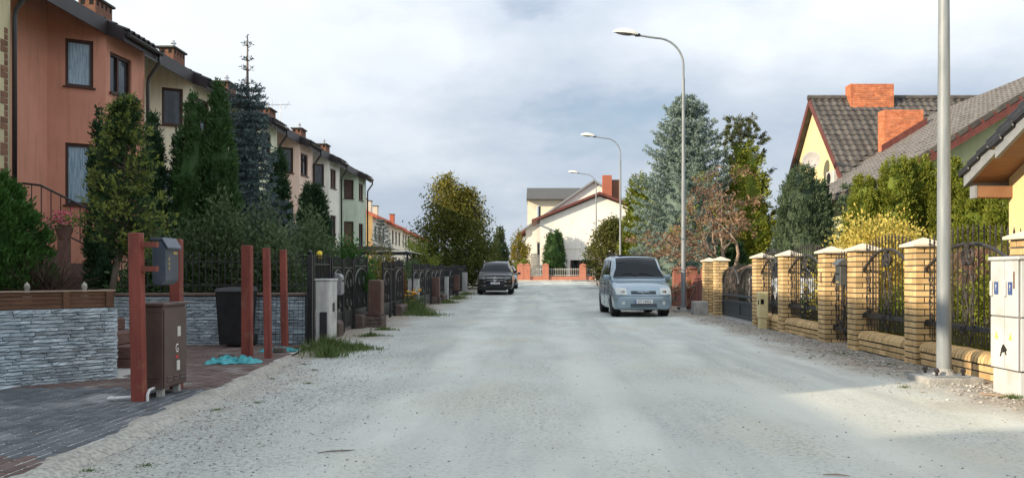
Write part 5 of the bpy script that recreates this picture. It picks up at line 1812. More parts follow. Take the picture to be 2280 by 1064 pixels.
for i, (a, b, l, ar_) in enumerate(seq):
    black_panel(a, b, l, ar_, h=1.48 if i % 3 else 1.53)
    if i in (1, 3, 6, 10, 12):
        # low brown plinth under the neighbouring post
        p = LX(-3.88, a)
        pl_ = T('plinth_wall', ['', 'low brown masonry plinth under the letterbox gate post', '', 'low brown masonry plinth leading to the gas box base', '', '', 'low brown masonry plinth left of the mossy cabinet',
                                '', '', '', 'low brown masonry plinth by the narrow brown gas box', '', 'low brown masonry plinth before the third concrete cabinet'][i], 'plinth', (p.x, p.y, gz(a)), TL, 'low brown plinths under the left fence')
        prof = [(-.13, -.05), (.13, -.05), (.13, .26), (.08, .32), (-.08, .32), (-.13, .26)]
        MB().prism(prof, 'Y', .02 if i != 1 else -.18, (b - a) * (.9 if i in (3, 6, 12) else .25)).build('masonry', M_DBR, pl_, bevel=.01)
lb3 = T('letterbox', 'small pale grey letterbox on the narrow black gate', 'letterbox', (LX(-3.86, 17.7).x, 17.7, .82), TL)
MB().prism([(-.05, 0), (.07, 0), (.09, .05), (.09, .36), (.05, .42), (-.05, .44)], 'Y', -.14, .14).build('box', pm('pale_grey_box', (.20, .21, .22), (.27, .28, .29), rough=.4, spec=.5), lb3, bevel=.01)
MB().box(.091, .095, -.10, .10, .27, .30).build('slot', M_DARK, lb3)
# green bin behind the fence and a white canopy roof
gb_ = T('wheeled_bin', 'green wheeled bin standing between the black gates', 'bin', (LX(-4.3, 22.7).x, 22.7, 0))
M_GBIN = pm('green_bin_plastic', (0.02, 0.06, 0.035), (0.03, 0.085, 0.05), rough=.5)
MB().hexa([(-.24, -.26, .04), (.24, -.26, .04), (.24, .24, .04), (-.24, .24, .04)], [(-.29, -.33, .95), (.29, -.33, .95), (.29, .30, .95), (-.29, .30, .95)]).build('body', M_GBIN, gb_, bevel=.025)
MB().box(-.31, .31, -.36, .34, .952, 1.02).build('lid', M_GBIN, gb_, bevel=.02)
for s in (-1, 1):
    MB().lathe([(.10, -.03), (.10, .03)], 12, (.25 * s, .22, .10), 'X').build('wheel', M_BIN, gb_)
cn = T('canopy', 'white sheet roofed canopy behind the black gates', 'canopy', (LX(-7.2, 38).x, 38, .1), TL)
MB().grid(lambda i, jj: (-1.2 + 3.4 * i, -1.5 + 6 * jj, 2.05 + .25 * math.sin(PI * i)), 8, 4).build('roof_sheet', pm('white_canopy_sheet', (.55, .57, .58), (.62, .64, .65), rough=.5), cn, smooth=True, fix=False)
MB().box(-1.2, 2.2, -1.52, -1.48, 1.92, 2.06).build('front_beam', M_BLKF, cn)
for xx in (-1.1, 2.1):
    for yy in (-1.4, 4.4):
        MB().box(xx - .04, xx + .04, yy - .04, yy + .04, 0, 2.05).build('post', M_BLKF, cn)

# iron handrail and door stairs of the orange house, flower pot
hr = T('stair_handrail', 'black iron handrail of the stairs before the orange house', 'handrail', (LX(-9.6, 16.2).x, 16.2, 0), TL)
rl = []
pts = [(-.35, 1.0, 3.02), (.0, 1.0, 2.98), (1.35, .95, 2.32)]
MB().tube(pts, .022, 6).build('rail', M_BLKF, hr)
for k in range(10):
    t = k / 9
    x = -.35 + 1.7 * t
    z = 3.02 if x < 0 else 2.98 - .66 * x / 1.35
    MB().bar((x, .98, z - .75), (x, .98, z), .010, 4).build('baluster', M_BLKF, hr)
sc3 = MB()
for k in range(3):
    scroll(sc3, (0, 0, 0), .08, 1.3, 1, 1, .008)
MB().tube([(-.35, 1.0, 2.3), (0, 1.0, 2.25), (1.35, .95, 1.6)], .016, 6).build('rail', M_BLKF, hr)
# balcony style belly railing under the lower window
bl_ = MB()
for k in range(12):
    y_ = -.0
    x = 1.55 + k * .075
    bl_.tube([(x, 1.6, 1.75), (x + .03, 1.38, 2.0), (x, 1.55, 2.4)], .009, 4)
bl_.tube([(1.5, 1.6, 1.75), (2.45, 1.6, 1.75)], .014, 5).tube([(1.5, 1.55, 2.4), (2.45, 1.55, 2.4)], .014, 5)
bl_.build('belly_bars', M_BLKF, hr)
stn = MB()
for k in range(5):
    stn.box(-.6 + k * .3, 2.2, 1.1, 2.6, -.1 if k == 0 else 1.75 - .25 * (k), 1.75 - .25 * k) if False else stn.box(-.8, -.3 + k * .35, 1.06, 2.6, 1.75 - .28 * (k + 1), 1.75 - .28 * k - .003)
stn.build('stair_flight', M_STEP, hr)
# ------------------------------------------------------------------ cars
M_TYRE = pm('tyre_rubber', (0.012, 0.012, 0.013), (0.022, 0.022, 0.023), rough=.85)
M_RIM = pm('alloy_rim', (0.35, 0.36, 0.37), (0.45, 0.46, 0.47), rough=.35, metal=.7)
M_CARGL = pm('car_glass', (0.006, 0.010, 0.014), (0.009, 0.014, 0.019), rough=.05, spec=.22)
M_TRIM = pm('black_car_trim', (0.010, 0.010, 0.011), (0.018, 0.018, 0.019), rough=.55)
M_HLAMP = pm('headlamp_lens', (0.42, 0.46, 0.44), (0.60, 0.63, 0.60), rough=.10, scale=14, spec=.9)
M_CHROME = pm('chrome', (0.62, 0.63, 0.64), (0.7, 0.7, 0.71), rough=.12, metal=1)
M_PLATE = pm('white_number_plate', (0.66, 0.67, 0.66), (0.72, 0.73, 0.72), rough=.4)
M_BLUE = pm('blue_plate_band', (0.02, 0.05, 0.28), (0.03, 0.07, 0.32), rough=.4)
M_PRINT = pm('black_print', (0.012, 0.012, 0.013))
M_REDL = pm('red_tail_lens', (0.35, 0.02, 0.015), (0.42, 0.03, 0.02), rough=.15)
M_INT = pm('car_interior', (0.03, 0.03, 0.032), (0.05, 0.05, 0.052), rough=.9)

def interp(tab, y):
    for a, b in zip(tab, tab[1:]):
        if a[0] <= y <= b[0]:
            t = (y - a[0]) / max(1e-9, b[0] - a[0])
            return [p + (q - p) * t for p, q in zip(a[1:], b[1:])]
    return list(tab[0][1:] if y < tab[0][0] else tab[-1][1:])

def catmull(tab, n):
    """resample a table of rows smoothly"""
    rows = []
    m = len(tab)
    A = np.array(tab, float)
    for i in range(m - 1):
        p0, p1, p2, p3 = A[max(0, i - 1)], A[i], A[i + 1], A[min(m - 1, i + 2)]
        for k in range(n):
            t = k / n
            q = .5 * (2 * p1 + (p2 - p0) * t + (2 * p0 - 5 * p1 + 4 * p2 - p3) * t * t + (3 * p1 - p0 - 3 * p2 + p3) * t ** 3)
            rows.append(q)
    rows.append(A[-1])
    return rows

def wheel(parent, x, y, r, wdt, side, rim=M_RIM):
    w_ = T('wheel', None, None, (x, y, r)) if False else None
    ty = MB().lathe([(r * .62, -wdt / 2), (r * .9, -wdt / 2), (r * .985, -wdt * .38), (r, -wdt * .2), (r, wdt * .2), (r * .985, wdt * .38), (r * .9, wdt / 2), (r * .62, wdt / 2)], 28, (x, y, r), 'X')
    wo = ty.build('wheel', M_TYRE, parent, smooth=True, angle=.7)
    ri = MB()
    xo = x + side * wdt * .36
    ri.lathe([(.001, 0), (r * .16, .005 * side), (r * .18, -.004 * side)], 12, (xo, y, r), 'X')
    ri.lathe([(r * .54, 0), (r * .64, .012 * side), (r * .63, -.05 * side), (r * .5, -.05 * side)], 24, (xo, y, r), 'X')
    for k in range(5):
        a = 2 * PI * k / 5
        c, s = math.cos(a), math.sin(a)
        ri.hexa([(xo - .02, y + r * .1 * c - r * .07 * s, r + r * .1 * s + r * .07 * c), (xo + .0, y + r * .1 * c - r * .07 * s, r + r * .1 * s + r * .07 * c),
                 (xo + .0, y + r * .1 * c + r * .07 * s, r + r * .1 * s - r * .07 * c), (xo - .02, y + r * .1 * c + r * .07 * s, r + r * .1 * s - r * .07 * c)],
                [(xo - .02, y + r * .58 * c - r * .09 * s, r + r * .58 * s + r * .09 * c), (xo + .0, y + r * .58 * c - r * .09 * s, r + r * .58 * s + r * .09 * c),
                 (xo + .0, y + r * .58 * c + r * .09 * s, r + r * .58 * s - r * .09 * c), (xo - .02, y + r * .58 * c + r * .09 * s, r + r * .58 * s - r * .09 * c)])
    ri.build('rim', rim, wo, smooth=True, angle=.6)
    MB().lathe([(.001, -.01), (r * .6, -.01), (r * .6, .01), (.001, .01)], 20, (x + side * wdt * .1, y, r), 'X').build('brake_disc', M_TRIM, wo)

def car_body(root, low, green, paint, wheels, wr, floor=.2):
    """low: rows (y, z bottom, z top, half width, shoulder width ratio); green: rows (y, z top, half width top). y=0 nose, body runs to +y"""
    rows = catmull(low, 5)
    m = MB()
    ns = 11
    vs = []
    for y, zb, zt, hw, sh in rows:
        sec = [(0, zb), (hw * .80, zb), (hw * .93, zb + .03), (hw * .985, zb + .12), (hw, zb + (zt - zb) * .42), (hw * .995, zb + (zt - zb) * .62), (hw * .975, zt - .085), (hw * (sh * .55 + .45), zt - .03), (hw * sh, zt - .006), (hw * sh * .6, zt + .012), (0, zt + .02)]
        vs += [(x, y, z) for x, z in sec]
    R = len(rows)
    fs = [(i * ns + j, i * ns + j + 1, (i + 1) * ns + j + 1, (i + 1) * ns + j) for i in range(R - 1) for j in range(ns - 1)]
    fs.append(tuple(range(ns)))
    fs.append(tuple((R - 1) * ns + j for j in range(ns)))
    # mirror
    o = len(vs)
    vs += [(-x, y, z) for x, y, z in vs]
    fs += [tuple(o + i for i in reversed(f)) for f in fs]
    m.add(vs, fs)
    me = m.mesh('body')
    bm = bmesh.new()
    bm.from_mesh(me)
    bmesh.ops.remove_doubles(bm, verts=bm.verts, dist=.0008)
    bmesh.ops.recalc_face_normals(bm, faces=bm.faces)
    bm.to_mesh(me)
    bm.free()
    body = link('body', me, paint, root)
    # wheel arches
    if wheels:
        cut = MB()
        for (wx, wy) in wheels:
            cut.lathe([(wr * 1.13, -.20), (wr * 1.13, .20)], 28, (wx, wy, wr * 1.02), 'X')
        cm = cut.mesh('cut')
        co = bpy.data.objects.new('cut', cm)
        COL.objects.link(co)
        co.parent = root
        md = body.modifiers.new('b', 'BOOLEAN')
        md.operation = 'DIFFERENCE'
        md.object = co
        md.solver = 'EXACT'
        bpy.context.view_layer.update()
        dg = bpy.context.evaluated_depsgraph_get()
        me2 = bpy.data.meshes.new_from_object(body.evaluated_get(dg))
        body.modifiers.clear()
        body.data = me2
        bpy.data.objects.remove(co)
        if not me2.materials:
            me2.materials.append(paint)
        me = me2
        lin_ = MB()
        for (wx, wy) in wheels:
            s = 1 if wx > 0 else -1
            lin_.lathe([(.001, 0), (wr * 1.12, 0), (wr * 1.12, .17 * s), (wr * 1.10, .17 * s), (wr * 1.10, .01 * s), (.001, .01 * s)], 24, (wx - s * .16, wy, wr * 1.02), 'X')
        lin_.build('arch_liner', M_TRIM, body)
    me.polygons.foreach_set('use_smooth', [True] * len(me.polygons))
    me.set_sharp_from_angle(angle=.55)
    # greenhouse
    rows = catmull(green, 4)
    vs, ns = [], 7
    def gsec(y, zt, hwt):
        zb, zt_low, hw, sh = interp([r for r in low], y)
        belt = zt_low - .02
        hb = hw * .955
        zt = max(zt, belt + .01)
        f = min(1.0, (zt - belt) / .35)
        hwt = hb + (hwt - hb) * f
        return [(hb, belt), (hb + (hwt - hb) * .5, belt + (zt - belt) * .48), (hwt, zt - .075 * f), (hwt - .035 * f, zt - .028 * f), (hwt - .10 * f, zt - .006 * f), (hwt * .5, zt + .018 * f), (0, zt + .025 * f)]
    for y, zt, hwt in rows:
        vs += [(x, y, z) for x, z in gsec(y, zt, hwt)]
    R = len(rows)
    fs = [(i * ns + j, i * ns + j + 1, (i + 1) * ns + j + 1, (i + 1) * ns + j) for i in range(R - 1) for j in range(ns - 1)]
    fs.append(tuple((R - 1) * ns + j for j in range(ns)))
    fs.append(tuple(range(ns)))
    o = len(vs)
    vs += [(-x, y, z) for x, y, z in vs]
    fs += [tuple(o + i for i in reversed(f)) for f in fs]
    g = MB().add(vs, fs)
    me = g.mesh('cabin')
    bm = bmesh.new()
    bm.from_mesh(me)
    bmesh.ops.remove_doubles(bm, verts=bm.verts, dist=.0008)
    bmesh.ops.recalc_face_normals(bm, faces=bm.faces)
    bm.to_mesh(me)
    bm.free()
    cab = link('cabin', me, paint, root)
    me.polygons.foreach_set('use_smooth', [True] * len(me.polygons))
    me.set_sharp_from_angle(angle=.5)
    def side(y, v, s, off=.006):
        zt, hwt = interp([tuple(r) for r in rows], y)
        sec = gsec(y, zt, hwt)
        (x0, z0), (x1, z1), (x2, z2) = sec[:3]
        if v < .5:
            t = v * 2
            p = (x0 + (x1 - x0) * t, z0 + (z1 - z0) * t)
        else:
            t = v * 2 - 1
            p = (x1 + (x2 - x1) * t, z1 + (z2 - z1) * t)
        return (s * (p[0] + off), y, p[1])
    def top(y, u, off=.006):
        """point on the windscreen or roof: u from -1 to 1"""
        zt, hwt = interp([tuple(r) for r in rows], y)
        sec = gsec(y, zt, hwt)
        hw = sec[4][0]
        zc = sec[6][1] + (sec[4][1] - sec[6][1]) * abs(u) ** 2
        return (u * hw, y, zc + off)
    return body, cab, side, top

def side_window(cab, side, ys0, ys1, v0=.12, v1=.93, slant0=0.0, slant1=0.0):
    for s in (-1, 1):
        mb = MB()
        mb.grid(lambda i, jj: side(ys0 + slant0 * jj + (ys1 + slant1 * jj - ys0 - slant0 * jj) * i, v0 + (v1 - v0) * jj, s), 6, 4)
        mb.build('side_window', M_CARGL, cab, smooth=True, fix=False)

def screen(cab, top, y0, y1, u0=.93, u1=.90, name='windscreen'):
    mb = MB()
    mb.grid(lambda i, jj: top(y0 + (y1 - y0) * i, (2 * jj - 1) * (u0 + (u1 - u0) * i), .008), 8, 12)
    return mb.build(name, M_CARGL, cab, smooth=True, fix=False)

def mirror(root, x, y, z, s, paint):
    m = MB().box(-.10, .10, -.05, .05, -.075, .075).mesh('mirror', bevel=.035, seg=2, smooth=True)
    o = link('mirror', m, paint, root, (s * (x + .10), y, z))
    MB().bar((-s * .08, .0, -.03), (-s * .16, .03, -.06), .022, 6).build('mirror_arm', M_TRIM, o)
    MB().box(-.08, .08, .051, .055, -.055, .055).build('mirror_glass', M_CARGL, o)

def plate(parent, y, z, txt=None, wdt=.52):
    p = MB().box(-wdt / 2, wdt / 2, y - .014, y, z - .057, z + .057).build('number_plate', M_PLATE, parent, bevel=.004)
    MB().box(-wdt / 2 + .004, -wdt / 2 + .042, y - .0165, y - .0145, z - .05, z + .05).build('blue_band', M_BLUE, p)
    if txt:
        text_mesh('lettering', txt, .098, M_PRINT, p, (.02, y - .0155, z), (PI / 2, 0, 0), sx=.92)
    else:
        mk = MB()
        for k in range(7):
            if k != 2:
                mk.box(-.17 + k * .055, -.135 + k * .055, y - .0165, y - .0145, z - .035, z + .035)
        mk.build('worn_characters', pm('faded_print', (.28, .28, .29), (.40, .40, .41)), p)
    return p

# ---- silver blue leisure van facing the camera
M_VAN = pm('silver_blue_car_paint', (0.26, 0.345, 0.405), (0.29, 0.375, 0.435), rough=.26, metal=.35, coat=.6, scale=2, spec=.5, dirt=((0.33, 0.34, 0.33), 1.5, .6, .3))
VAN = T('parked_van', 'silver blue leisure van with roof bars parked on the right facing us', 'van', (3.0, 25.05, 0.0), math.radians(2.6))
low = [(0, .30, .60, .60, .90), (.035, .24, .655, .76, .90), (.12, .21, .76, .825, .90), (.26, .20, .87, .85, .88), (.5, .19, .965, .858, .86), (.95, .19, 1.05, .862, .86), (1.25, .19, 1.09, .865, .90), (2.5, .19, 1.11, .865, .92), (3.7, .20, 1.12, .86, .92), (4.02, .26, 1.12, .83, .92), (4.1, .36, 1.10, .78, .92)]
green = [(.86, 1.05, .60), (1.08, 1.26, .72), (1.36, 1.53, .715), (1.62, 1.70, .70), (1.9, 1.765, .695), (2.6, 1.80, .69), (3.5, 1.79, .685), (3.9, 1.76, .65), (4.02, 1.55, .66), (4.07, 1.13, .7)]
vw = [(s * .75, y) for s in (-1, 1) for y in (.80, 3.48)]
body, cab, side, top = car_body(VAN, low, green, M_VAN, vw, .30)
for (wx, wy) in vw:
    wheel(VAN, wx, wy, .305, .19, 1 if wx > 0 else -1)
screen(cab, top, .95, 1.66, 1.03, 1.0)
side_window(cab, side, 1.42, 2.25, .10, .92, slant0=.32)
side_window(cab, side, 2.33, 3.05)
side_window(cab, side, 3.13, 3.85, slant1=-.04)
# bonnet shut line, wipers, lower screen trim
MB().tube([top(.92, u / 6 - 1.0 + .0, .004) for u in range(0, 13)], .014, 5).build('scuttle_trim', M_TRIM, cab)
for a, b in ((-.05, -.68), (.62, -.02)):
    MB().tube([top(.96, a, .018), top(1.04, (a + b) / 2, .02), top(1.02, b, .018)], .010, 5).build('wiper', M_TRIM, cab)
# roof bars and aerial
for s in (-1, 1):
    MB().tube([(s * .60, 1.9, 1.785), (s * .60, 1.98, 1.845), (s * .60, 2.6, 1.865), (s * .60, 3.6, 1.855), (s * .60, 3.7, 1.79)], .018, 6).build('roof_rail', M_TRIM, cab)
MB().box(-.45, .45, 1.95, 3.2, 1.812, 1.822).build('roof_glass', M_CARGL, cab)
MB().bar((0, 1.78, 1.76), (0, 1.86, 1.88), .008, 5).build('aerial', M_TRIM, cab)
LOWS = [tuple(r_) for r_ in catmull(low, 5)]
def nose(x, z, off=.0):
    """front surface depth at x,z for placing things on the nose"""
    best = 0.0
    for k in range(200):
        y = k * .004
        zb, zt, hw, sh = interp(LOWS, y)
        if zb <= z <= zt and abs(x) <= hw * (1 if z < zt - .09 else sh + (1 - sh) * (zt - z) / .09):
            return y - off - .006
    return .8
def on_nose(xs, zs, off, nx=8, nz_=5, fn=nose):
    return MB().grid(lambda i, jj: ((lambda x, z: (x, fn(x, z, off), z))(xs(i, jj), zs(i, jj))), nx, nz_)
for s in (-1, 1):
    hl_ = on_nose(lambda i, jj: s * (.47 + .32 * i + .02 * jj), lambda i, jj: .645 + .01 * i + (.20 + .03 * i) * jj * (1 - .15 * i), .012)
    h_ = hl_.build('headlight', M_HLAMP, body, smooth=True, fix=False)
    lz = MB().lathe([(.001, -.012), (.05, -.008), (.062, .0)], 14, (s * .60, nose(s * .60, .72, .02), .735), 'Y')
    lz.build('lamp_reflector', M_CHROME, h_)
    fg = MB().lathe([(.001, -.014), (.038, -.012), (.05, -.004), (.055, .01)], 16, (s * .58, nose(s * .56, .40, .006), .40), 'Y')
    fg.build('fog_light', M_HLAMP, body)
on_nose(lambda i, jj: -.36 + .72 * i, lambda i, jj: .665 + .085 * jj, .010).build('grille', M_TRIM, body, fix=False)
for z in (.668, .712, .752):
    MB().tube([((-.36 + .72 * k / 10), nose(-.36 + .72 * k / 10, z, .018), z) for k in range(11)], .009, 5).build('grille_bar', M_VAN, body)
ch = MB()
for z in (.695, .727):
    ch.tube([(-.055, nose(0, z, .022), z - .022), (0, nose(0, z, .03), z + .014), (.055, nose(0, z, .022), z - .022)], .009, 5)
ch.build('chevron_emblem', M_CHROME, body)
on_nose(lambda i, jj: -.375 + .75 * i, lambda i, jj: .295 + .085 * jj, .012).build('lower_intake', M_TRIM, body, fix=False)
for z in (.335,):
    MB().tube([((-.37 + .74 * k / 10), nose(-.37 + .74 * k / 10, z, .02), z) for k in range(11)], .011, 5).build('intake_bar', M_VAN, body)
plate(body, nose(0, .45, .012), .452, 'CT 130CL')
MB().tube([(x_, nose(x_, .615, .004), .615) for x_ in [-.74 + .1 * k for k in range(16)]], .007, 5).build('bumper_joint', M_TRIM, body)
for s in (-1, 1):
    mirror(VAN, .82, 1.28, 1.14, s, M_VAN)
    MB().box(s * .868 - .006, s * .868 + .006, 1.2, 3.1, .44, .50).build('rubbing_strip', M_VAN, body, bevel=.004)
    for yy in (2.1, 3.0):
        MB().box(s * .868 - .012, s * .868 + .012, yy, yy + .14, .93, .96).build('door_handle', M_TRIM, body)
    for yy in (1.32, 2.29):
        MB().box(s * .866 - .004, s * .866 + .004, yy - .004, yy + .004, .32, 1.02).build('door_gap', M_TRIM, body)

# ---- black large SUV facing the camera on the left
def suv(paint, label, loc, rotz, txt=False, name='parked_suv', cat='SUV', star=True):
    root = T(name, label, cat, loc, rotz)
    low = [(0, .42, .84, .62, .92), (.05, .32, .98, .82, .9), (.16, .26, 1.06, .92, .88), (.4, .25, 1.10, .965, .86), (.9, .25, 1.13, .985, .86), (1.4, .25, 1.16, .99, .9), (2.6, .25, 1.20, .99, .93), (4.5, .28, 1.22, .98, .92), (5.0, .36, 1.2, .93, .92), (5.15, .46, 1.15, .86, .92)]
    green = [(1.22, 1.15, .70), (1.5, 1.36, .74), (1.85, 1.60, .735), (2.2, 1.73, .725), (2.8, 1.79, .72), (4.0, 1.79, .71), (4.7, 1.74, .70), (5.0, 1.5, .72), (5.1, 1.2, .78)]
    vw = [(s * .85, y) for s in (-1, 1) for y in (.95, 4.05)]
    body, cab, side, top = car_body(root, low, green, paint, vw, .385)
    for (wx, wy) in vw:
        wheel(root, wx, wy, .39, .27, 1 if wx > 0 else -1)
    screen(cab, top, 1.32, 2.12, 1.03, 1.0)
    side_window(cab, side, 1.85, 2.75, .12, .92, slant0=.35)
    side_window(cab, side, 2.85, 3.7)
    side_window(cab, side, 3.8, 4.7, slant1=-.15)
    for s in (-1, 1):
        MB().tube([(s * .66, 2.3, 1.76), (s * .66, 2.4, 1.82), (s * .66, 4.3, 1.825), (s * .66, 4.45, 1.76)], .02, 6).build('roof_rail', M_CHROME, cab)
    lows = [tuple(r_) for r_ in catmull(low, 5)]
    def ns(x, z, off=0.0):
        for k in range(200):
            y = k * .004
            zb, zt, hw, sh = interp(lows, y)
            if zb <= z <= zt and abs(x) <= hw * (1 if z < zt - .09 else sh + (1 - sh) * (zt - z) / .09):
                return y - off
        return .8
    gr = on_nose(lambda i, jj: -.46 + .92 * i, lambda i, jj: .72 + .20 * jj, .012, fn=ns).build('grille', M_TRIM, body, fix=False)
    for z in (.765, .875):
        MB().tube([(-.45 + .9 * k / 10, ns(-.45 + .9 * k / 10, z, .03), z) for k in range(11)], .026, 6).build('grille_bar', M_CHROME, gr)
    em = MB().tube([(.10 * math.cos(2 * PI * k / 20), ns(0, .82, .05), .82 + .10 * math.sin(2 * PI * k / 20)) for k in range(21)], .013, 5)
    if star:
        for k in range(3):
            a = PI / 2 + 2 * PI * k / 3
            em.bar((0, ns(0, .82, .05), .82), (.095 * math.cos(a), ns(0, .82, .05), .82 + .095 * math.sin(a)), .016, 5, .006)
    em.build('round_emblem', M_CHROME, gr)
    for s in (-1, 1):
        on_nose(lambda i, jj: s * (.52 + .34 * i), lambda i, jj: .80 + .02 * i + .13 * jj, .012, fn=ns).build('headlight', M_HLAMP if not star else pm('smoked_headlamp', (.10, .12, .12), (.22, .24, .24), rough=.08, spec=.9), body, smooth=True, fix=False)
        on_nose(lambda i, jj: s * (.50 + .34 * i), lambda i, jj: .68 + .035 * jj, .012, fn=ns).build('chrome_trim', M_CHROME, body, fix=False)
        on_nose(lambda i, jj: s * (.50 + .32 * i), lambda i, jj: .46 + .03 * jj, .012, fn=ns).build('chrome_trim', M_CHROME, body, fix=False)
        on_nose(lambda i, jj: s * (.50 + .32 * i), lambda i, jj: .50 + .15 * jj, .010, fn=ns).build('air_intake', M_TRIM, body, fix=False)
        mirror(root, .96, 1.7, 1.22, s, paint)
    on_nose(lambda i, jj: -.45 + .9 * i, lambda i, jj: .44 + .10 * jj, .010, fn=ns).build('air_intake', M_TRIM, body, fix=False)
    plate(body, ns(0, .6, .012), .60)
    MB().box(-.6, .6, .10, .5, .20, .30).build('skid_plate', M_TRIM, body)
    return root
M_BLKC = pm('black_car_paint', (0.008, 0.009, 0.011), (0.011, 0.012, 0.014), rough=.18, coat=.45, spec=.4)
suv(M_BLKC, 'black SUV with chrome grille bars and round star emblem parked by the left fence', (-2.36, 47.0, gz(49.5)), math.radians(1.0))

# ---- smaller cars further off and behind the gate
def hatch(paint, label, loc, rotz, name='parked_car'):
    root = T(name, label, 'car', loc, rotz)
    low = [(0, .36, .58, .55, .9), (.06, .25, .68, .75, .9), (.2, .2, .76, .83, .88), (.6, .18, .86, .87, .85), (1.0, .18, .92, .88, .87), (1.3, .18, .95, .885, .9), (2.6, .18, .98, .885, .92), (3.7, .22, 1.0, .86, .92), (4.1, .34, .96, .78, .92)]
    green = [(1.0, .94, .62), (1.3, 1.14, .66), (1.6, 1.34, .65), (1.9, 1.44, .645), (2.6, 1.48, .64), (3.3, 1.44, .63), (3.75, 1.28, .64), (4.0, .98, .7)]
    vw = [(s * .77, y) for s in (-1, 1) for y in (.82, 3.40)]
    body, cab, side, top = car_body(root, low, green, paint, vw, .31)
    for (wx, wy) in vw:
        wheel(root, wx, wy, .315, .2, 1 if wx > 0 else -1)
    screen(cab, top, 1.08, 1.82, 1.02, .98)
    screen(cab, top, 3.45, 3.93, .95, .98, 'rear_window')
    side_window(cab, side, 1.6, 2.35, .12, .92, slant0=.3)
    side_window(cab, side, 2.45, 3.35, slant1=-.15)
    def ns(x, z, off=0.0):
        for k in range(200):
            y = k * .004
            zb, zt, hw, sh = interp(low, y)
            if zb <= z <= zt and abs(x) <= hw:
                return y - off
        return .8
    for s in (-1, 1):
        on_nose(lambda i, jj: s * (.42 + .30 * i), lambda i, jj: .56 + .05 * i + .10 * jj, .012, fn=ns).build('headlight', M_HLAMP, body, smooth=True, fix=False)
        mirror(root, .86, 1.4, .98, s, paint)
        MB().box(s * .62 - .1, s * .62 + .1, 4.0, 4.12, .66, .84).build('tail_light', M_REDL, body, bevel=.02)
    on_nose(lambda i, jj: -.38 + .76 * i, lambda i, jj: .56 + .06 * jj, .010, fn=ns).build('grille', M_TRIM, body, fix=False)
    plate(body, ns(0, .42, .012), .42)
    return root
M_WHC = pm('white_car_paint', (0.66, 0.67, 0.68), (0.7, 0.71, 0.72), rough=.25, coat=.7)
M_DKC = pm('graphite_car_paint', (0.03, 0.034, 0.038), (0.04, 0.044, 0.048), rough=.2, coat=.9)
hatch(M_DKC, 'graphite car half hidden behind the black SUV', (-2.25, 56.5, gz(58)), math.radians(1))
hatch(M_WHC, 'white car parked behind the left fence beyond the black SUV', (-4.75, 62.0, gz(64)), math.radians(3))
wcar = hatch(pm('silver_white_car_paint', (0.55, 0.57, 0.59), (0.6, 0.62, 0.64), rough=.22, coat=.8), 'silver white car parked behind the sliding gate', (7.0, 23.9, 0.12), math.radians(-6))
# ------------------------------------------------------------------ vegetation
def leafm(name, c1, c2, tint, trans=.25, rough=.6, scale=1.5):
    return pm(name, c1, c2, rough=rough, scale=scale, tint=tint, trans=trans, spec=.25)
L_THUJA = leafm('thuja_green', (0.028, 0.070, 0.021), (0.053, 0.112, 0.033), (0.068, 0.140, 0.042))
L_THUJB = leafm('dark_thuja_green', (0.019, 0.050, 0.022), (0.037, 0.080, 0.034), (0.048, 0.100, 0.042))
L_THUJY = leafm('yellow_green_thuja', (0.105, 0.150, 0.018), (0.185, 0.235, 0.032), (0.24, 0.26, 0.04))
L_BRIGHT = leafm('fresh_green_conifer', (0.034, 0.092, 0.018), (0.054, 0.135, 0.026), (0.07, 0.165, 0.034))
L_GOLD = leafm('gold_tipped_conifer', (0.032, 0.070, 0.028), (0.055, 0.105, 0.038), (0.25, 0.29, 0.06))
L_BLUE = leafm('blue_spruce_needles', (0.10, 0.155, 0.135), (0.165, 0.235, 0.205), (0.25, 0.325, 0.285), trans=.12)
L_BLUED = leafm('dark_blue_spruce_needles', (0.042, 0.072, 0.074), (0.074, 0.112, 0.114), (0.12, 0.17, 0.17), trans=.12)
L_PINE = leafm('pine_needles', (0.022, 0.048, 0.022), (0.045, 0.080, 0.034), (0.10, 0.115, 0.04), trans=.12)
L_JUN = leafm('juniper_grey_green', (0.055, 0.088, 0.052), (0.090, 0.135, 0.076), (0.125, 0.175, 0.095))
L_DECID = leafm('broad_leaf_green', (0.050, 0.080, 0.018), (0.085, 0.120, 0.028), (0.22, 0.19, 0.03), trans=.3)
L_SHRUB = leafm('shrub_green', (0.038, 0.074, 0.029), (0.066, 0.112, 0.043), (0.15, 0.20, 0.10), trans=.3)
L_VAR = leafm('yellow_variegated_leaf', (0.56, 0.43, 0.08), (0.74, 0.62, 0.18), (0.34, 0.32, 0.07), trans=.3)
L_YSH = leafm('yellow_shrub_leaf', (0.22, 0.17, 0.02), (0.32, 0.24, 0.03), (0.12, 0.14, 0.03), trans=.3)
L_DRY = leafm('rusty_dry_leaf', (0.17, 0.09, 0.055), (0.26, 0.145, 0.09), (0.32, 0.22, 0.14), trans=.25)
L_PINK = leafm('purple_dry_grass', (0.20, 0.105, 0.09), (0.30, 0.17, 0.14), (0.36, 0.25, 0.18), trans=.3)
L_GRASS = leafm('verge_grass', (0.055, 0.11, 0.028), (0.09, 0.16, 0.042), (0.15, 0.18, 0.07), trans=.3)
L_BROWN = leafm('brown_twigs', (0.040, 0.025, 0.018), (0.065, 0.042, 0.032), (0.085, 0.06, 0.05), trans=0.0)
M_BARK = pm('grey_brown_bark', (0.085, 0.065, 0.05), (0.16, 0.13, 0.105), rough=.95, scale=12, stretch=(1, 1, .25), bump=.8, bscale=30)
M_BARKL = pm('pale_dead_bark', (0.26, 0.19, 0.14), (0.38, 0.29, 0.22), rough=.95, scale=10, stretch=(1, 1, .3), bump=.6, bscale=30)

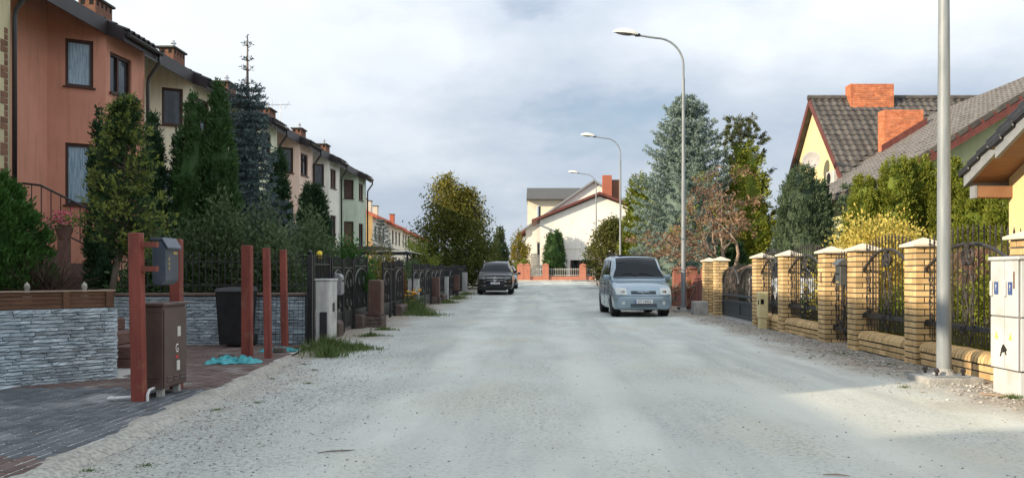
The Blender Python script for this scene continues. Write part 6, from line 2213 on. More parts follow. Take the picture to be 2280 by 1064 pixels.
def set_mat(me, m):
    me.materials.append(m)
    return me

def thuja(name, label, x, y, z, H, R, mat, n=5200, p=.62, base=.12, lobes=.22, group=None, size=1.0, cat='thuja', multi=1, seed=0, fan=.55, upw=.9, trunk=True):
    """dense columnar conifer: sprays in clumps over an uneven column, round a core of the same foliage"""
    r = T(name, label, cat, (x, y, z), random.uniform(0, 6.28), group)
    sd = random.uniform(0, 50)
    tops = [(0, 0, 1.0, 1.0)]
    for k in range(multi - 1):
        a = random.uniform(0, 6.28)
        tops.append((R * .45 * math.cos(a), R * .45 * math.sin(a), random.uniform(.72, .95), random.uniform(.6, .8)))
    Cs, As, Ls, Ws, Ts = [], [], [], [], []
    def rad(t, a, rr):
        pr = min(1.0, (t / base)) ** .5 if t < base else 1.0
        q = (1 - t) ** p
        nse = mnoise.noise(Vector((math.cos(a) * 1.6 + sd, math.sin(a) * 1.6, t * H * 1.1))) + .6 * mnoise.noise(Vector((math.cos(a) * 4 + sd, math.sin(a) * 4, t * H * 2.6)))
        return rr * pr * q * (1 + lobes * nse) + .01
    core = MB()
    for (ox, oy, hh, rs) in tops:
        m = max(40, int(n / 24 * hh * rs / sum(t_[2] * t_[3] for t_ in tops)))
        rr = R * rs if multi > 1 else R
        for _ in range(m):
            while True:
                t = random.random() ** 1.15
                if random.random() < (1 - t) ** p * .9 + .15:
                    break
            a = random.uniform(0, 2 * PI)
            q = rad(t, a, rr) * random.uniform(.78, 1.02)
            pz = t * H * hh
            pc = np.array([ox + q * math.cos(a), oy + q * math.sin(a), pz])
            ax = np.array([math.cos(a) * fan, math.sin(a) * fan, upw])
            k = 24
            sp = .055 * size
            C = pc + rng.normal(size=(k, 3)) * np.array([sp, sp, sp * 1.5])
            A = ax + rng.normal(size=(k, 3)) * .42
            Cs.append(C)
            As.append(A)
            L_ = (.10 + .07 * rng.random(k)) * size
            Ls.append(L_)
            Ws.append(L_ * .34)
            tone = random.random()
            Ts.append(np.clip(tone * .7 + .5 * (rng.random(k) - .3), 0, 1))
        def cf(i, jj):
            t = i
            a = 2 * PI * jj
            q = rad(min(t, .985), a, rr) * .74
            return (ox + q * math.cos(a), oy + q * math.sin(a), t * H * hh * .97)
        core.grid(cf, 18, 14)
    me = leaf_mesh('crown', np.concatenate(Cs), np.concatenate(As), np.concatenate(Ls), np.concatenate(Ws), np.concatenate(Ts))
    cr = link('crown', me, mat, r)
    core.build('inner_foliage', mat, cr, fix=False)
    if trunk:
        MB().tube([(0, 0, -.15), (0, 0, H * .3)], [R * .10 + .02, R * .05 + .01], 7).build('trunk', M_BARK, r)
    return r

def needles(tw_b, tw_d, tw_l, per, ln, wd, spread=.9):
    """needle diamonds around straight twigs"""
    n = len(tw_b)
    B = np.repeat(tw_b, per, 0)
    D = np.repeat(unit(tw_d), per, 0)
    Lw = np.repeat(tw_l, per)
    u = rng.random(n * per)
    C = B + D * (u * Lw)[:, None]
    Rv = rng.normal(size=(n * per, 3))
    Rv -= D * np.sum(Rv * D, 1, keepdims=True)
    Rv = unit(Rv)
    A = D * .75 + Rv * spread
    L_ = ln * (.7 + .6 * rng.random(n * per))
    return C, A, L_, np.full(n * per, wd)

def spruce(name, label, x, y, z, H, R, mat, whorls=24, nb=8, per=9, cat='spruce', group=None, bare_top=0.0, p=.8, droop=.25, ln=.085, tw_step=.13, tw_len=.34, up_top=.5, t0=.03, irregular=.15, width=.024, core=0.0):
    r = T(name, label, cat, (x, y, z), random.uniform(0, 6.28), group)
    TB, TD, TLn, TT = [], [], [], []
    br = MB()
    for i in range(whorls):
        t = t0 + (1 - t0) * (i + random.uniform(-.25, .25)) / whorls
        t = min(max(t, t0), .985)
        bare = t > 1 - bare_top
        Lb = R * (1 - t) ** p * random.uniform(1 - irregular, 1 + irregular) + .08
        if bare:
            Lb = .04 + .62 * (1 - t)
            if i % 2:
                continue
        if t < .12:
            Lb *= .75 + 2 * t
        k_ = nb if not bare else 5
        a0 = random.uniform(0, 6.28)
        for k in range(k_):
            a = a0 + 2 * PI * (k + random.uniform(-.25, .25)) / k_
            L = Lb * random.uniform(.78, 1.12)
            rise = -droop * (1 - t) + up_top * t
            hz = Vector((math.cos(a), math.sin(a), 0))
            z0_ = t * H
            pts = []
            for q in range(6):
                s = q / 5
                pts.append(hz * (L * s) + Vector((0, 0, z0_ + L * (rise * s + .30 * s * s * (1 - t * .4) - .10 * s))))
            br.tube(pts, [.012 + .012 * (1 - t)] * 3 + [.008, .006, .004], 4, cap=False)
            if bare:
                s_ = .0
                for q in range(1):
                    u = .8
                    P_ = pts[min(5, int(u * 5))]
                    TB.append(P_); TD.append(hz + Vector((0, 0, 1.0))); TLn.append(.08); TT.append(.9)
                continue
            nt_ = max(2, int(L / tw_step))
            side_ = Vector((-hz.y, hz.x, 0))
            for q in range(nt_):
                s = .18 + .82 * (q + random.random()) / nt_
                f = s * 5
                i0 = min(4, int(f))
                P_ = pts[i0].lerp(pts[i0 + 1], f - i0)
                dr = (pts[i0 + 1] - pts[i0]).normalized()
                for sg in (-1, 1):
                    d_ = dr * random.uniform(.7, 1.1) + side_ * sg * random.uniform(.4, 1.0) + Vector((0, 0, random.uniform(-.35, .35)))
                    l_ = tw_len * (1.15 - .6 * s) * random.uniform(.6, 1.15) * (.55 + .45 * (1 - t))
                    TB.append(P_); TD.append(d_); TLn.append(l_)
                    TT.append(min(1, max(0, .1 + .75 * s + random.gauss(0, .15))))
            TB.append(pts[4]); TD.append(pts[5] - pts[4]); TLn.append(L * .25); TT.append(.95)
    # leader
    TB.append(Vector((0, 0, H * .94))); TD.append(Vector((0, 0, 1))); TLn.append(H * .06); TT.append(.8)
    C, A, L_, W_ = needles(np.array(TB), np.array(TD), np.array(TLn), per, ln, width)
    me = leaf_mesh('crown', C, A, L_, W_, np.repeat(np.array(TT), per), bend=.02)
    cr = link('crown', me, mat, r)
    br.build('branch', M_BARK, cr, fix=False)['kind'] = 'stuff'
    if core:
        tc_ = 1 - bare_top
        MB().grid(lambda i, jj: (lambda q, a: (q * math.cos(a), q * math.sin(a), (t0 + (tc_ * .97 - t0) * i) * H))(core * R * (1 - min(.98, t0 + (tc_ - t0) * i)) ** p * (1 - max(0, i - .8) * 4.9) * (1 + .3 * mnoise.noise(Vector((math.cos(2 * PI * jj) * 2, math.sin(2 * PI * jj) * 2, i * H * 2)))), 2 * PI * jj), 30, 14).build('inner_foliage', mat, cr, fix=False)
    MB().tube([(0, 0, -.15), (0, 0, H * .5), (0, 0, H)], [.035 + .016 * H, .02 + .008 * H, .012], 8).build('trunk', M_BARK, r, smooth=True)
    return r

def shrub(name, label, x, y, z, rx, ry, h, mat, n=2600, leaf=.07, cat='shrub', group=None, clumps=60, upw=.5, wr=.5, lumpy=.3, stems=True, core=0.0):
    r = T(name, label, cat, (x, y, z), 0, group)
    Cs, As, Ts = [], [], []
    per = max(6, n // clumps)
    sd = random.uniform(0, 60)
    for _ in range(clumps):
        a = random.uniform(0, 2 * PI)
        el = math.asin(random.uniform(-.15, 1))
        d = np.array([math.cos(a) * math.cos(el), math.sin(a) * math.cos(el), math.sin(el)])
        q = random.uniform(.55, 1.0) * (1 + lumpy * mnoise.noise(Vector((d[0] * 2 + sd, d[1] * 2, d[2] * 2))))
        c = np.array([d[0] * rx * q, d[1] * ry * q, h * (.28 + .72 * d[2] * q) if d[2] > 0 else h * .28 * (1 + d[2])])
        C = c + rng.normal(size=(per, 3)) * np.array([rx, ry, h * .6]) * .13
        A = d + np.array([0, 0, upw]) + rng.normal(size=(per, 3)) * .7
        Cs.append(C); As.append(A)
        tone = random.random()
        Ts.append(np.clip(tone * .5 + .6 * (rng.random(per) - .25), 0, 1))
    C = np.concatenate(Cs)
    C[:, 2] = np.maximum(C[:, 2], .01)
    N_ = len(C)
    L_ = leaf * (.6 + .8 * rng.random(N_))
    me = leaf_mesh('crown', C, np.concatenate(As), L_, L_ * wr, np.concatenate(Ts))
    cr = link('crown', me, mat, r)
    if core:
        MB().grid(lambda i, jj: (lambda a, e, q: (rx * q * math.cos(a) * math.cos(e), ry * q * math.sin(a) * math.cos(e), h * (.28 + .72 * math.sin(e) * q) if e > 0 else h * .28 * (1 + math.sin(e))))(2 * PI * i, -PI / 2 + PI * jj, core * (1 + .25 * mnoise.noise(Vector((math.cos(2 * PI * i) * 3, math.sin(2 * PI * i) * 3, jj * 5))))), 28, 14).build('inner_foliage', mat, cr, fix=False)
    if stems:
        sm = MB()
        for _ in range(9):
            a = random.uniform(0, 2 * PI)
            q = random.uniform(.3, .8)
            sm.tube([(0.04 * math.cos(a), .04 * math.sin(a), -.05), (rx * q * .5 * math.cos(a), ry * q * .5 * math.sin(a), h * .4), (rx * q * math.cos(a), ry * q * math.sin(a), h * .75)], [.014, .010, .005], 4)
        sm.build('stem', M_BARK, r, fix=False)
    return r

def skeleton(mb, p, d, L, r, depth, ends, spread=.6, nch=(2, 4), shrink=.68, up=.15, mids=None, segs=4, wob=.16):
    pts, rs = [Vector(p)], [r]
    d = Vector(d).normalized()
    for k in range(segs):
        d = (d + Vector((random.gauss(0, wob), random.gauss(0, wob), random.gauss(0, wob) + up * .25))).normalized()
        pts.append(pts[-1] + d * (L / segs))
        rs.append(r * (1 - .45 * (k + 1) / segs))
    mb.tube(pts, rs, 6 if r > .02 else 4, cap=False)
    if mids is not None and depth <= 2:
        mids += [(q.copy(), d.copy()) for q in pts[1:]]
    if depth == 0:
        ends.append((pts[-1], d))
        return
    for k in range(random.randint(*nch)):
        i = random.randint(max(1, segs - 2), segs)
        a = Vector((random.gauss(0, 1), random.gauss(0, 1), random.gauss(0, .7)))
        a = (a - d * a.dot(d)).normalized()
        nd = (d + a * random.uniform(spread * .6, spread * 1.4) + Vector((0, 0, up))).normalized()
        skeleton(mb, pts[i], nd, L * shrink * random.uniform(.75, 1.15), rs[i] * .68, depth - 1, ends, spread, nch, shrink, up, mids, segs, wob)

def broadleaf(name, label, x, y, z, H, R, mat, low=.12, clumps=420, per=26, leaf=.13, cat='tree', group=None, seed=1, top=None, wide=.34, peaks=((0, 0, 1.0),)):
    """tree whose leaves hang in clumps round the ends of a branching frame; crown widest at the fraction wide of its height"""
    random.seed(seed)
    r = T(name, label, cat, (x, y, z), 0, group)
    mb = MB()
    th = H * (low + .12)
    mb.tube([(0, 0, -.2), (.03, 0, th * .5), (0, .02, th), (.05, 0, H * .6), (0, 0, H * .85)], [H * .026, H * .021, H * .018, H * .010, H * .003], 8, cap=False)
    Cs, Ts = [], []
    for k in range(clumps):
        px_, py_, ph = random.choice(peaks)
        t = random.random() ** .85
        a = random.uniform(0, 2 * PI)
        prof = math.sin(PI * .5 * min(1, t / wide + .25)) if t < wide else max(.03, (1 - (t - wide) / (1 - wide))) ** .72
        nse = 1 + .30 * mnoise.noise(Vector((math.cos(a) * 1.3 + seed, math.sin(a) * 1.3, t * 3.2)))
        q = R * prof * nse * random.uniform(.35, 1.0) ** .55
        c = np.array([px_ * R * t + q * math.cos(a), py_ * R * t + q * math.sin(a), H * (low + (1 - low) * t * ph)])
        if k % 4 == 0:
            zz = max(th * .6, c[2] - H * .16)
            p0 = Vector((px_ * R * t * .3, py_ * R * t * .3, min(zz, H * .8)))
            e = Vector(c)
            mb.tube([p0, p0.lerp(e, .5) + Vector((0, 0, .04 * H * random.random())), e], [H * .006, H * .004, H * .0015], 4, cap=False)
        Cs.append(c + rng.normal(size=(per, 3)) * leaf * np.array([1.9, 1.9, 1.3]))
        tone = random.random() * .55 + (max(0, t - .45) * 1.1 if top else 0) - .12  # with top set, sunlight on the upper crown is painted as yellower leaves
        Ts.append(np.clip(tone + .35 * (rng.random(per) - .3), 0, 1))
    C = np.concatenate(Cs)
    N_ = len(C)
    L_ = leaf * (.6 + .8 * rng.random(N_))
    me = leaf_mesh('crown', C, rng.normal(size=C.shape) + np.array([0, 0, -.2]), L_, L_ * .62, np.concatenate(Ts), bend=.1)
    link('crown', me, mat, r)
    mb.build('trunk', M_BARK, r, fix=False, smooth=True)
    return r

def blades(name, label, pts, h, wd, mat, lean=.5, kind='stuff', zf=None, cat=None):
    """upright grass blades at the given (x, y, z, scale)"""
    P = np.array(pts, float)
    n = len(P)
    A = np.stack([rng.normal(size=n) * lean, rng.normal(size=n) * lean, np.ones(n)], 1)
    L_ = h * (.5 + .8 * rng.random(n)) * P[:, 3]
    me = leaf_mesh(name, P[:, :3], A, L_, np.full(n, wd), bend=.12)
    o = link(name, me, mat)
    return tag(o, label, cat, None, kind)

# ---- left gardens
thuja('thuja_bush', 'big fresh green conifer bush behind the near stone wall at the left edge', -6.95, 11.1, .85, 1.62, .72, L_BRIGHT, n=20000, p=.42, lobes=.25, cat='conifer', size=.55)
# gold tipped conifer on a bare leaning trunk
gt = T('golden_conifer', 'gold tipped conifer on a bare trunk in front of the orange house', 'conifer', (-5.70, 11.6, .88))
gt.scale = (.88, .88, .96)
TB, TD, TLn, TT = [], [], [], []
brm = MB()
trk = [Vector((0.02, 0, 0)), Vector((.10, .02, .45)), Vector((.22, .03, .9)), Vector((.20, .02, 1.5)), Vector((.26, 0, 2.2)), Vector((.28, 0, 2.72))]
for i in range(150):
    t = .26 + .74 * (i / 150)
    f = t * 5
    i0 = min(4, int(f))
    P_ = trk[i0].lerp(trk[i0 + 1], f - i0)
    a = random.uniform(0, 6.28)
    tt_ = (t - .26) / .74
    Rr = (.60 * min(1, (tt_ + .2) / .35) * (1 - tt_) ** 1.0 + .07) * random.choice((.55, .8, .95, 1.05, 1.2))
    hz = Vector((math.cos(a), math.sin(a), 0))
    e = P_ + hz * Rr + Vector((0, 0, Rr * random.uniform(.1, .5)))
    brm.tube([P_, P_.lerp(e, .6) - Vector((0, 0, .03)), e], [.012, .008, .004], 4, cap=False)
    for q in range(24):
        s = random.uniform(.25, 1.08)
        TB.append(P_.lerp(e, s) + Vector((random.gauss(0, .045), random.gauss(0, .045), random.gauss(0, .04))))
        TD.append(hz * .8 + Vector((random.gauss(0, .6), random.gauss(0, .6), random.uniform(-.1, .9))))
        TLn.append(random.uniform(.07, .15))
        TT.append(min(1, max(0, (s - .70) * 2.4 + random.gauss(0, .15))))
C, A, L_, W_ = needles(np.array(TB), np.array(TD), np.array(TLn), 8, .050, .020, .6)
me = leaf_mesh('crown', C, A, L_, W_, np.repeat(np.array(TT), 8), bend=.05)
cr = link('crown', me, L_GOLD, gt)
brm.build('branch', M_BARK, cr, fix=False)['kind'] = 'stuff'
MB().tube(trk, [.05, .045, .04, .032, .02, .008], 8).build('trunk', M_BARK, gt, smooth=True)

gT = 'dark thujas and conifers before the terrace'
thuja('columnar_thuja', 'narrow dark thuja right beside the lower window of the orange house', LX(-8.42, 17.2).x, 17.2, .3, 4.1, .27, L_THUJB, n=8000, p=.45, group=gT, size=.7)
thuja('columnar_thuja', 'columnar thuja left of the cream house window', LX(-7.65, 17.8).x, 17.8, .2, 4.25, .36, L_THUJB, n=11000, p=.5, group=gT, size=.65)
thuja('columnar_thuja', 'short pointed thuja between the columnar thuja and the broad thuja', LX(-7.2, 18.0).x, 18.0, .2, 3.95, .28, L_THUJB, n=9000, p=.55, group=gT, size=.65)
thuja('broad_thuja', 'broad dark thuja with two peaks in front of the cream house', LX(-6.75, 17.6).x, 17.6, .2, 4.6, .54, L_THUJA, n=20000, p=.5, multi=2, group=gT, size=.65)
thuja('broad_thuja', 'tallest dark thuja touching the blue spruce', LX(-6.28, 17.7).x, 17.7, .2, 4.85, .56, L_THUJA, n=20000, p=.6, group=gT, size=.65)
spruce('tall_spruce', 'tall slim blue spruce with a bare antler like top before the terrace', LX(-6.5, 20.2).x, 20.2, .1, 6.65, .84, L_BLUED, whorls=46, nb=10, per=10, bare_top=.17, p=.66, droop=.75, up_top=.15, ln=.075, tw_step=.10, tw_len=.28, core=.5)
thuja('columnar_thuja', 'dark thuja right of the tall blue spruce', LX(-6.35, 22.2).x, 22.2, .1, 4.25, .40, L_THUJB, n=12000, p=.42, group=gT, size=.7)
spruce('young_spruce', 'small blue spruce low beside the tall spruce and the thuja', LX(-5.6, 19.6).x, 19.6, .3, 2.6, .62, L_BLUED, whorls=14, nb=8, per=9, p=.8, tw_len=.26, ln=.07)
thuja('rounded_thuja', 'egg shaped dark conifer in front of the off white house', LX(-6.5, 26.3).x, 26.3, .6, 3.3, .62, L_THUJB, n=16000, p=.34, size=.75, base=.3, lobes=.1, cat='conifer', fan=.9, upw=.7)
# understorey behind the iron fence
shr = [(-6.6, 16.4, 1.0, .7, 2.15, L_SHRUB, 'leafy shrub behind the iron fence left of the thick red post'),
       (-5.6, 16.3, .75, .6, 2.45, L_SHRUB, 'leafy climber covered shrub behind the thick red post'),
       (-5.1, 17.2, .7, .6, 2.5, L_JUN, 'grey green feathery shrub behind the middle red post'),
       (-4.75, 16.3, .55, .55, 1.95, L_SHRUB, 'pale flecked shrub behind the red post near the gate'),
       (-4.65, 18.4, .55, .7, 2.2, L_SHRUB, 'dark shrub just behind the yellow topped post'),
       (-5.2, 20.6, .8, .8, 2.5, L_SHRUB, 'rounded shrub between the spruce and the egg shaped conifer'),
       (-4.9, 23.2, .8, .9, 2.2, L_BRIGHT, 'bright green bush below the pale green end house'),
       (-6.9, 15.9, .7, .5, 1.55, L_THUJA, 'low juniper drooping over the ledge stone wall')]
for (x, y, rx, ry, h, mt, l) in shr:
    shrub('garden_shrub', l, LX(x, y).x, y, .1, rx, ry, h, mt, n=5200, leaf=.085, clumps=110, group='garden shrubs behind the left fence')
shrub('yellow_shrub', 'yellow leaved shrub above the black arched gates', LX(-4.75, 28.4).x, 28.4, 0, .6, .6, 2.05, L_YSH, n=3000, leaf=.07, clumps=70)
shrub('yellow_shrub', 'second yellow green shrub left of the broad leaved tree', LX(-5.1, 41).x, 41, .1, 1.0, .9, 2.6, L_THUJY, n=3200, leaf=.10, clumps=70)
shrub('climbing_plant', 'reddish autumn climber hanging on the fence above the mossy cabinet', LX(-4.35, 28.4).x, 28.4, 0, .35, .7, 1.75, leafm('autumn_climber_leaf', (.10, .075, .02), (.17, .12, .03), (.20, .06, .03)), n=2200, leaf=.08, clumps=50, cat='climber')
shrub('garden_shrub', 'feathery green shrub leaning over the brown gas box', LX(-4.15, 21.4).x, 21.4, .75, .45, .55, .55, L_BRIGHT, n=2600, leaf=.10, wr=.2, clumps=50, group='garden shrubs behind the left fence')
shrub('garden_shrub', 'dark hedge shrub behind the farther black panels', LX(-4.9, 36).x, 36, .0, .7, 3.5, 1.75, L_SHRUB, n=4200, leaf=.10, clumps=110, group='garden shrubs behind the left fence')
shrub('garden_shrub', 'low dark shrub beside the black SUV', LX(-4.6, 54).x, 54, .2, .6, 2.0, 1.5, L_SHRUB, n=2200, leaf=.12, clumps=60, group='garden shrubs behind the left fence')
# dry brown shrub and garden ornaments on the raised bed
db = T('dry_shrub', 'bare brown twiggy shrub behind the planter boards', 'shrub', (-6.25, 11.0, .88))
tw = MB()
for k in range(420):
    a = random.uniform(0, 6.28)
    e = random.uniform(.2, 1.3)
    L = random.uniform(.35, .68)
    d_ = Vector((math.cos(a) * math.cos(e), math.sin(a) * math.cos(e), math.sin(e)))
    b0 = Vector((random.gauss(0, .12), random.gauss(0, .10), 0))
    tw.tube([b0, b0 + d_ * L * .5 + Vector((0, 0, .05)), b0 + d_ * L + Vector((random.gauss(0, .05), random.gauss(0, .05), 0))], [.006, .004, .002], 3, cap=False)
tw.build('twigs', L_BROWN, db, fix=False)
M_ORN = pm('pale_glazed_ornament', (.20, .20, .18), (.36, .35, .30), rough=.3)
for k, (x, y, l) in enumerate(((-6.05, 10.35, 'small white and yellow duck ornament behind the planter boards'), (-5.58, 10.75, 'round white ornament near the trunk of the golden conifer'), (-6.45, 10.2, 'grey lantern ornament at the left of the raised bed'))):
    o_ = T('garden_ornament', l, 'ornament', (x, y, .9), 0, 'garden ornaments on the raised bed')
    MB().lathe([(.001, .0), (.045, .01), (.055, .06), (.035, .12), (.022, .15), (.035, .18), (.03, .22), (.001, .25)], 10).build('figure', M_ORN, o_, smooth=True)
    MB().bar((0, 0, .2), (.03, -.05, .21), .012, 6, .003).build('beak', pm('yellow_print', (.72, .62, .12)), o_)
fp = T('flower_pot', 'pink flowers in a pot by the stair handrail', 'flower pot', (-8.62, 15.9, 2.0))
MB().box(-.08, .08, -.08, .08, -2.1, -.12).build('pedestal', M_STEP, fp)
MB().lathe([(.10, -.12), (.16, .1), (.17, .12), (.15, .12)], 14).build('pot', M_STEP, fp)
def petals(parent, n, rx, h, z, mat, s=.045):
    C = rng.normal(size=(n, 3)) * np.array([rx, rx, h]) + np.array([0, 0, z])
    link('flowers', leaf_mesh('flowers', C, rng.normal(size=(n, 3)) + np.array([0, 0, .6]), s, s * .9), mat, parent)
petals(fp, 260, .16, .07, .26, pm('pink_petals', (.45, .06, .12), (.6, .14, .2), rough=.6))
petals(fp, 200, .17, .08, .16, L_SHRUB)

# ---- broad leaved tree and others at the far left
broadleaf('broad_leaved_tree', 'broad leaved tree, its sunlit top painted yellower, behind the parked black SUV', LX(-4.85, 57).x, 57, gz(57), 7.2, 2.7, L_DECID, low=.05, clumps=1000, per=32, leaf=.15, seed=5, top=True, wide=.36, peaks=((-.22, 0, 1.0), (.3, .1, .88), (0, 0, .8)))
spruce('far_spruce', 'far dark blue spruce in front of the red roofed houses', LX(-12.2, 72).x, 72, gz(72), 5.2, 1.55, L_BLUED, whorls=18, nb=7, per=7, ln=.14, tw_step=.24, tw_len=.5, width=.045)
thuja('far_conifer', 'far dark conifer between the broad leaved tree and the white houses', -3.4, 75, gz(75), 4.6, 1.05, L_PINE, n=5000, p=.75, size=1.9, cat='conifer', lobes=.4)
thuja('far_conifer', 'far conifer half hidden by the broad leaved tree', -5.0, 73, gz(73), 3.9, 1.2, L_THUJY, n=4000, p=.6, size=1.9, cat='conifer', lobes=.4)
shrub('far_shrub', 'far yellow leaved shrub left of the white houses', -1.9, 85, gz(85), 1.0, 1.0, 4.7, L_YSH, n=2400, leaf=.2, clumps=60)
shrub('far_shrub', 'far yellow green bush behind the corner of the brick fence', -1.6, 83.3, gz(83), .9, .8, 1.9, L_THUJY, n=1800, leaf=.16, clumps=50)
shrub('far_shrub', 'far dark hedge shrub beyond the last black panel', -5.8, 67, gz(67), 2.0, 1.6, 2.6, L_SHRUB, n=2600, leaf=.18, clumps=70)
thuja('clipped_thuja', 'clipped columnar thuja in front of the white house wall', 1.45, 82.9, gz(82) + .1, 4.5, 1.1, L_THUJA, n=7000, p=.30, base=.12, lobes=.14, size=1.7, multi=1)

# ---- right gardens
spruce('blue_spruce', 'large blue spruce towering behind the silver van', 6.05, 36.0, 0, 8.45, 2.75, L_BLUE, whorls=40, nb=13, per=12, p=.60, droop=.40, up_top=.5, ln=.11, tw_step=.15, tw_len=.46, width=.034, core=.55)
spruce('pine_tree', 'dark pine top behind the yellow green conifer on the right', 9.0, 39.0, 0, 8.1, 1.75, L_PINE, whorls=17, nb=7, per=26, p=.38, droop=-.25, up_top=.6, ln=.16, tw_step=.32, tw_len=.34, irregular=.3, width=.03, t0=.3, cat='pine')
thuja('golden_thuja', 'loose yellow green conifer in front of the dark pine', 8.5, 36.2, 0, 6.6, 1.45, L_THUJY, n=13000, p=.40, lobes=.5, size=1.25, fan=.9, upw=.5, cat='conifer')
thuja('grey_juniper', 'upright grey green juniper behind the brick pillars', 7.95, 26.6, 0, 4.45, 1.0, L_JUN, n=32000, p=.34, lobes=.36, size=.72, cat='juniper', fan=.6, upw=.9, multi=2)
thuja('dark_thuja', 'dark conifer right behind the grey juniper', 9.0, 28.2, 0, 4.1, .6, L_THUJB, n=5000, p=.4, size=1.2, cat='conifer')
spruce('young_spruce', 'young blue green spruce between the juniper and the thuja hedge', 8.75, 24.6, 0, 3.8, .85, L_JUN, whorls=15, nb=7, per=9, p=.7, ln=.09, tw_len=.34, width=.03)
hd = [(8.0, 21.5, 3.6, .62), (8.65, 21.2, 4.0, .66), (9.3, 21.4, 4.05, .66), (9.85, 21.0, 4.0, .66), (10.0, 20.0, 3.75, .64), (10.25, 19.1, 3.6, .62), (10.3, 18.1, 3.3, .58)]
hl_lab = ['leftmost thuja of the yellow green hedge on the right', 'second thuja from the left in the yellow green hedge', 'third thuja of the yellow green hedge, left of the lamp post',
          'thuja of the hedge directly left of the near lamp post', 'hedge thuja just right of the near lamp post', 'hedge thuja under the tip of the boarded eaves', 'rightmost hedge thuja beside the yellow wall']
for (x, y, h, r_), l in zip(hd, hl_lab):
    thuja('hedge_thuja', l, x, y, 0, h, r_, L_THUJY, n=27000, p=.34, lobes=.30, size=.62, fan=.75, group='yellow green thuja hedge')
shrub('variegated_shrub', 'bright yellow leaved shrub spilling over the iron railing', 6.62, 16.9, 0, 1.22, .85, 2.2, L_VAR, n=26000, leaf=.065, clumps=650, upw=.5, wr=.6, lumpy=.14, core=.8)
shrub('green_shrub', 'low green shrub behind the railing below the yellow leaved one', 6.4, 14.4, 0, 1.0, 1.2, 1.15, L_THUJY, n=4500, leaf=.07, clumps=90)
shrub('green_shrub', 'dark green shrub behind the railing panel beside the cabinet', 6.4, 11.6, 0, .75, 1.1, 1.55, L_THUJY, n=6000, leaf=.07, clumps=120)
shrub('green_shrub', 'dark low shrub behind the panel past the narrow gate', 6.6, 19.0, 0, .8, 1.4, 1.1, L_SHRUB, n=3500, leaf=.08, clumps=70)
# drooping purple grass by the corner house
pg = T('purple_grass', 'drooping purple brown ornamental grass before the yellow corner house', 'ornamental grass', (7.0, 13.6, 0))
N_ = 1500
mbv, mbq, tt = [], [], []
for k in range(N_):
    a = random.uniform(0, 6.28)
    L = random.uniform(.5, 1.0)
    b0 = np.array([random.gauss(0, .22), random.gauss(0, .3), random.uniform(.9, 1.5)])
    hz = np.array([math.cos(a), math.sin(a), 0])
    sd = np.array([-hz[1], hz[0], 0]) * .006
    prev = None
    o_ = len(mbv)
    for q in range(5):
        s = q / 4
        p_ = b0 + hz * L * .75 * s + np.array([0, 0, L * (.95 * s - .95 * s * s)])
        mbv += [p_ - sd * (1 - .7 * s), p_ + sd * (1 - .7 * s)]
        if q:
            mbq.append((o_ + 2 * q - 2, o_ + 2 * q - 1, o_ + 2 * q + 1, o_ + 2 * q))
    tt += [random.random()] * 10
link('stalks', np_mesh('stalks', np.array(mbv), np.array(mbq), np.array(tt)), L_PINK, pg)
st2 = MB()
for k in range(60):
    a = random.uniform(0, 6.28)
    st2.tube([(0, 0, 0), (.15 * math.cos(a), .2 * math.sin(a), .7), (.3 * math.cos(a), .4 * math.sin(a), 1.25)], .006, 4, cap=False)
st2.build('stems', L_PINK, pg, fix=False)

# dry rusty tree leaning over the fence beside the lamp
random.seed(21)
dt = T('dry_tree', 'half dead tree with pale limbs and rusty brown leaves behind the red brown fence', 'tree', (6.55, 29.2, 0))
dt.scale = (1.35, 1.1, 1.06)
mb, ends, mids = MB(), [], []
mb.tube([(0, 0, -.2), (-.05, 0, .7), (-.12, 0, 1.25)], [.11, .10, .09], 8, cap=False)
for dv, L in (((-1, -.1, .5), 1.25), ((-.8, .3, .9), 1.4), ((-.35, -.3, 1.1), 1.45), ((.35, .1, 1.0), 1.35), ((.8, -.2, .55), 1.1), ((-1, .2, .15), 1.15), ((-.6, -.4, .7), 1.3)):
    skeleton(mb, (-.12, 0, 1.15), dv, L, .055, 4, ends, .75, (2, 3), .70, .10, mids, 4, .22)
mb.build('trunk', M_BARKL, dt, fix=False, smooth=True)
P = np.array([e[0] for e in ends] + [q[0] for q in mids[::7]])
per = 9
C = np.repeat(P, per, 0) + rng.normal(size=(len(P) * per, 3)) * .055
L_ = .10 * (.6 + .8 * rng.random(len(C)))
link('crown', leaf_mesh('crown', C, rng.normal(size=C.shape) + np.array([0, 0, -.7]), L_, L_ * .4), L_DRY, dt)
P2 = P[rng.random(len(P)) < .06]
C = np.repeat(P2, 30, 0) + rng.normal(size=(len(P2) * 30, 3)) * .10
link('green_tufts', leaf_mesh('green_tufts', C, rng.normal(size=C.shape), .10, .035), L_THUJY, dt)
# conifers further along the right
thuja('right_conifer', 'yellow green conifer behind the third street lamp', 5.75, 50.5, gz(50), 6.6, 1.15, L_THUJY, n=8000, p=.45, lobes=.45, size=1.9, fan=.9, upw=.5, cat='conifer')
broadleaf('leaning_tree', 'dark yellow green tree leaning over the street by the farthest lamp', 4.95, 58.5, gz(58), 4.4, 1.9, leafm('olive_leaf', (.06, .075, .018), (.10, .115, .026), (.16, .14, .035)), low=.12, clumps=520, per=28, leaf=.15, seed=9, wide=.45)
thuja('right_conifer', 'green conifer between the leaning tree and the blue spruce', 6.3, 46, gz(46), 5.0, 1.0, L_THUJY, n=7000, p=.5, lobes=.45, size=1.8, fan=.9, upw=.5, cat='conifer')
broadleaf('right_tree', 'grey green tree top left of the blue spruce', 7.1, 56, gz(56), 6.9, 1.5, L_JUN, low=.2, clumps=200, per=22, leaf=.15, seed=14)
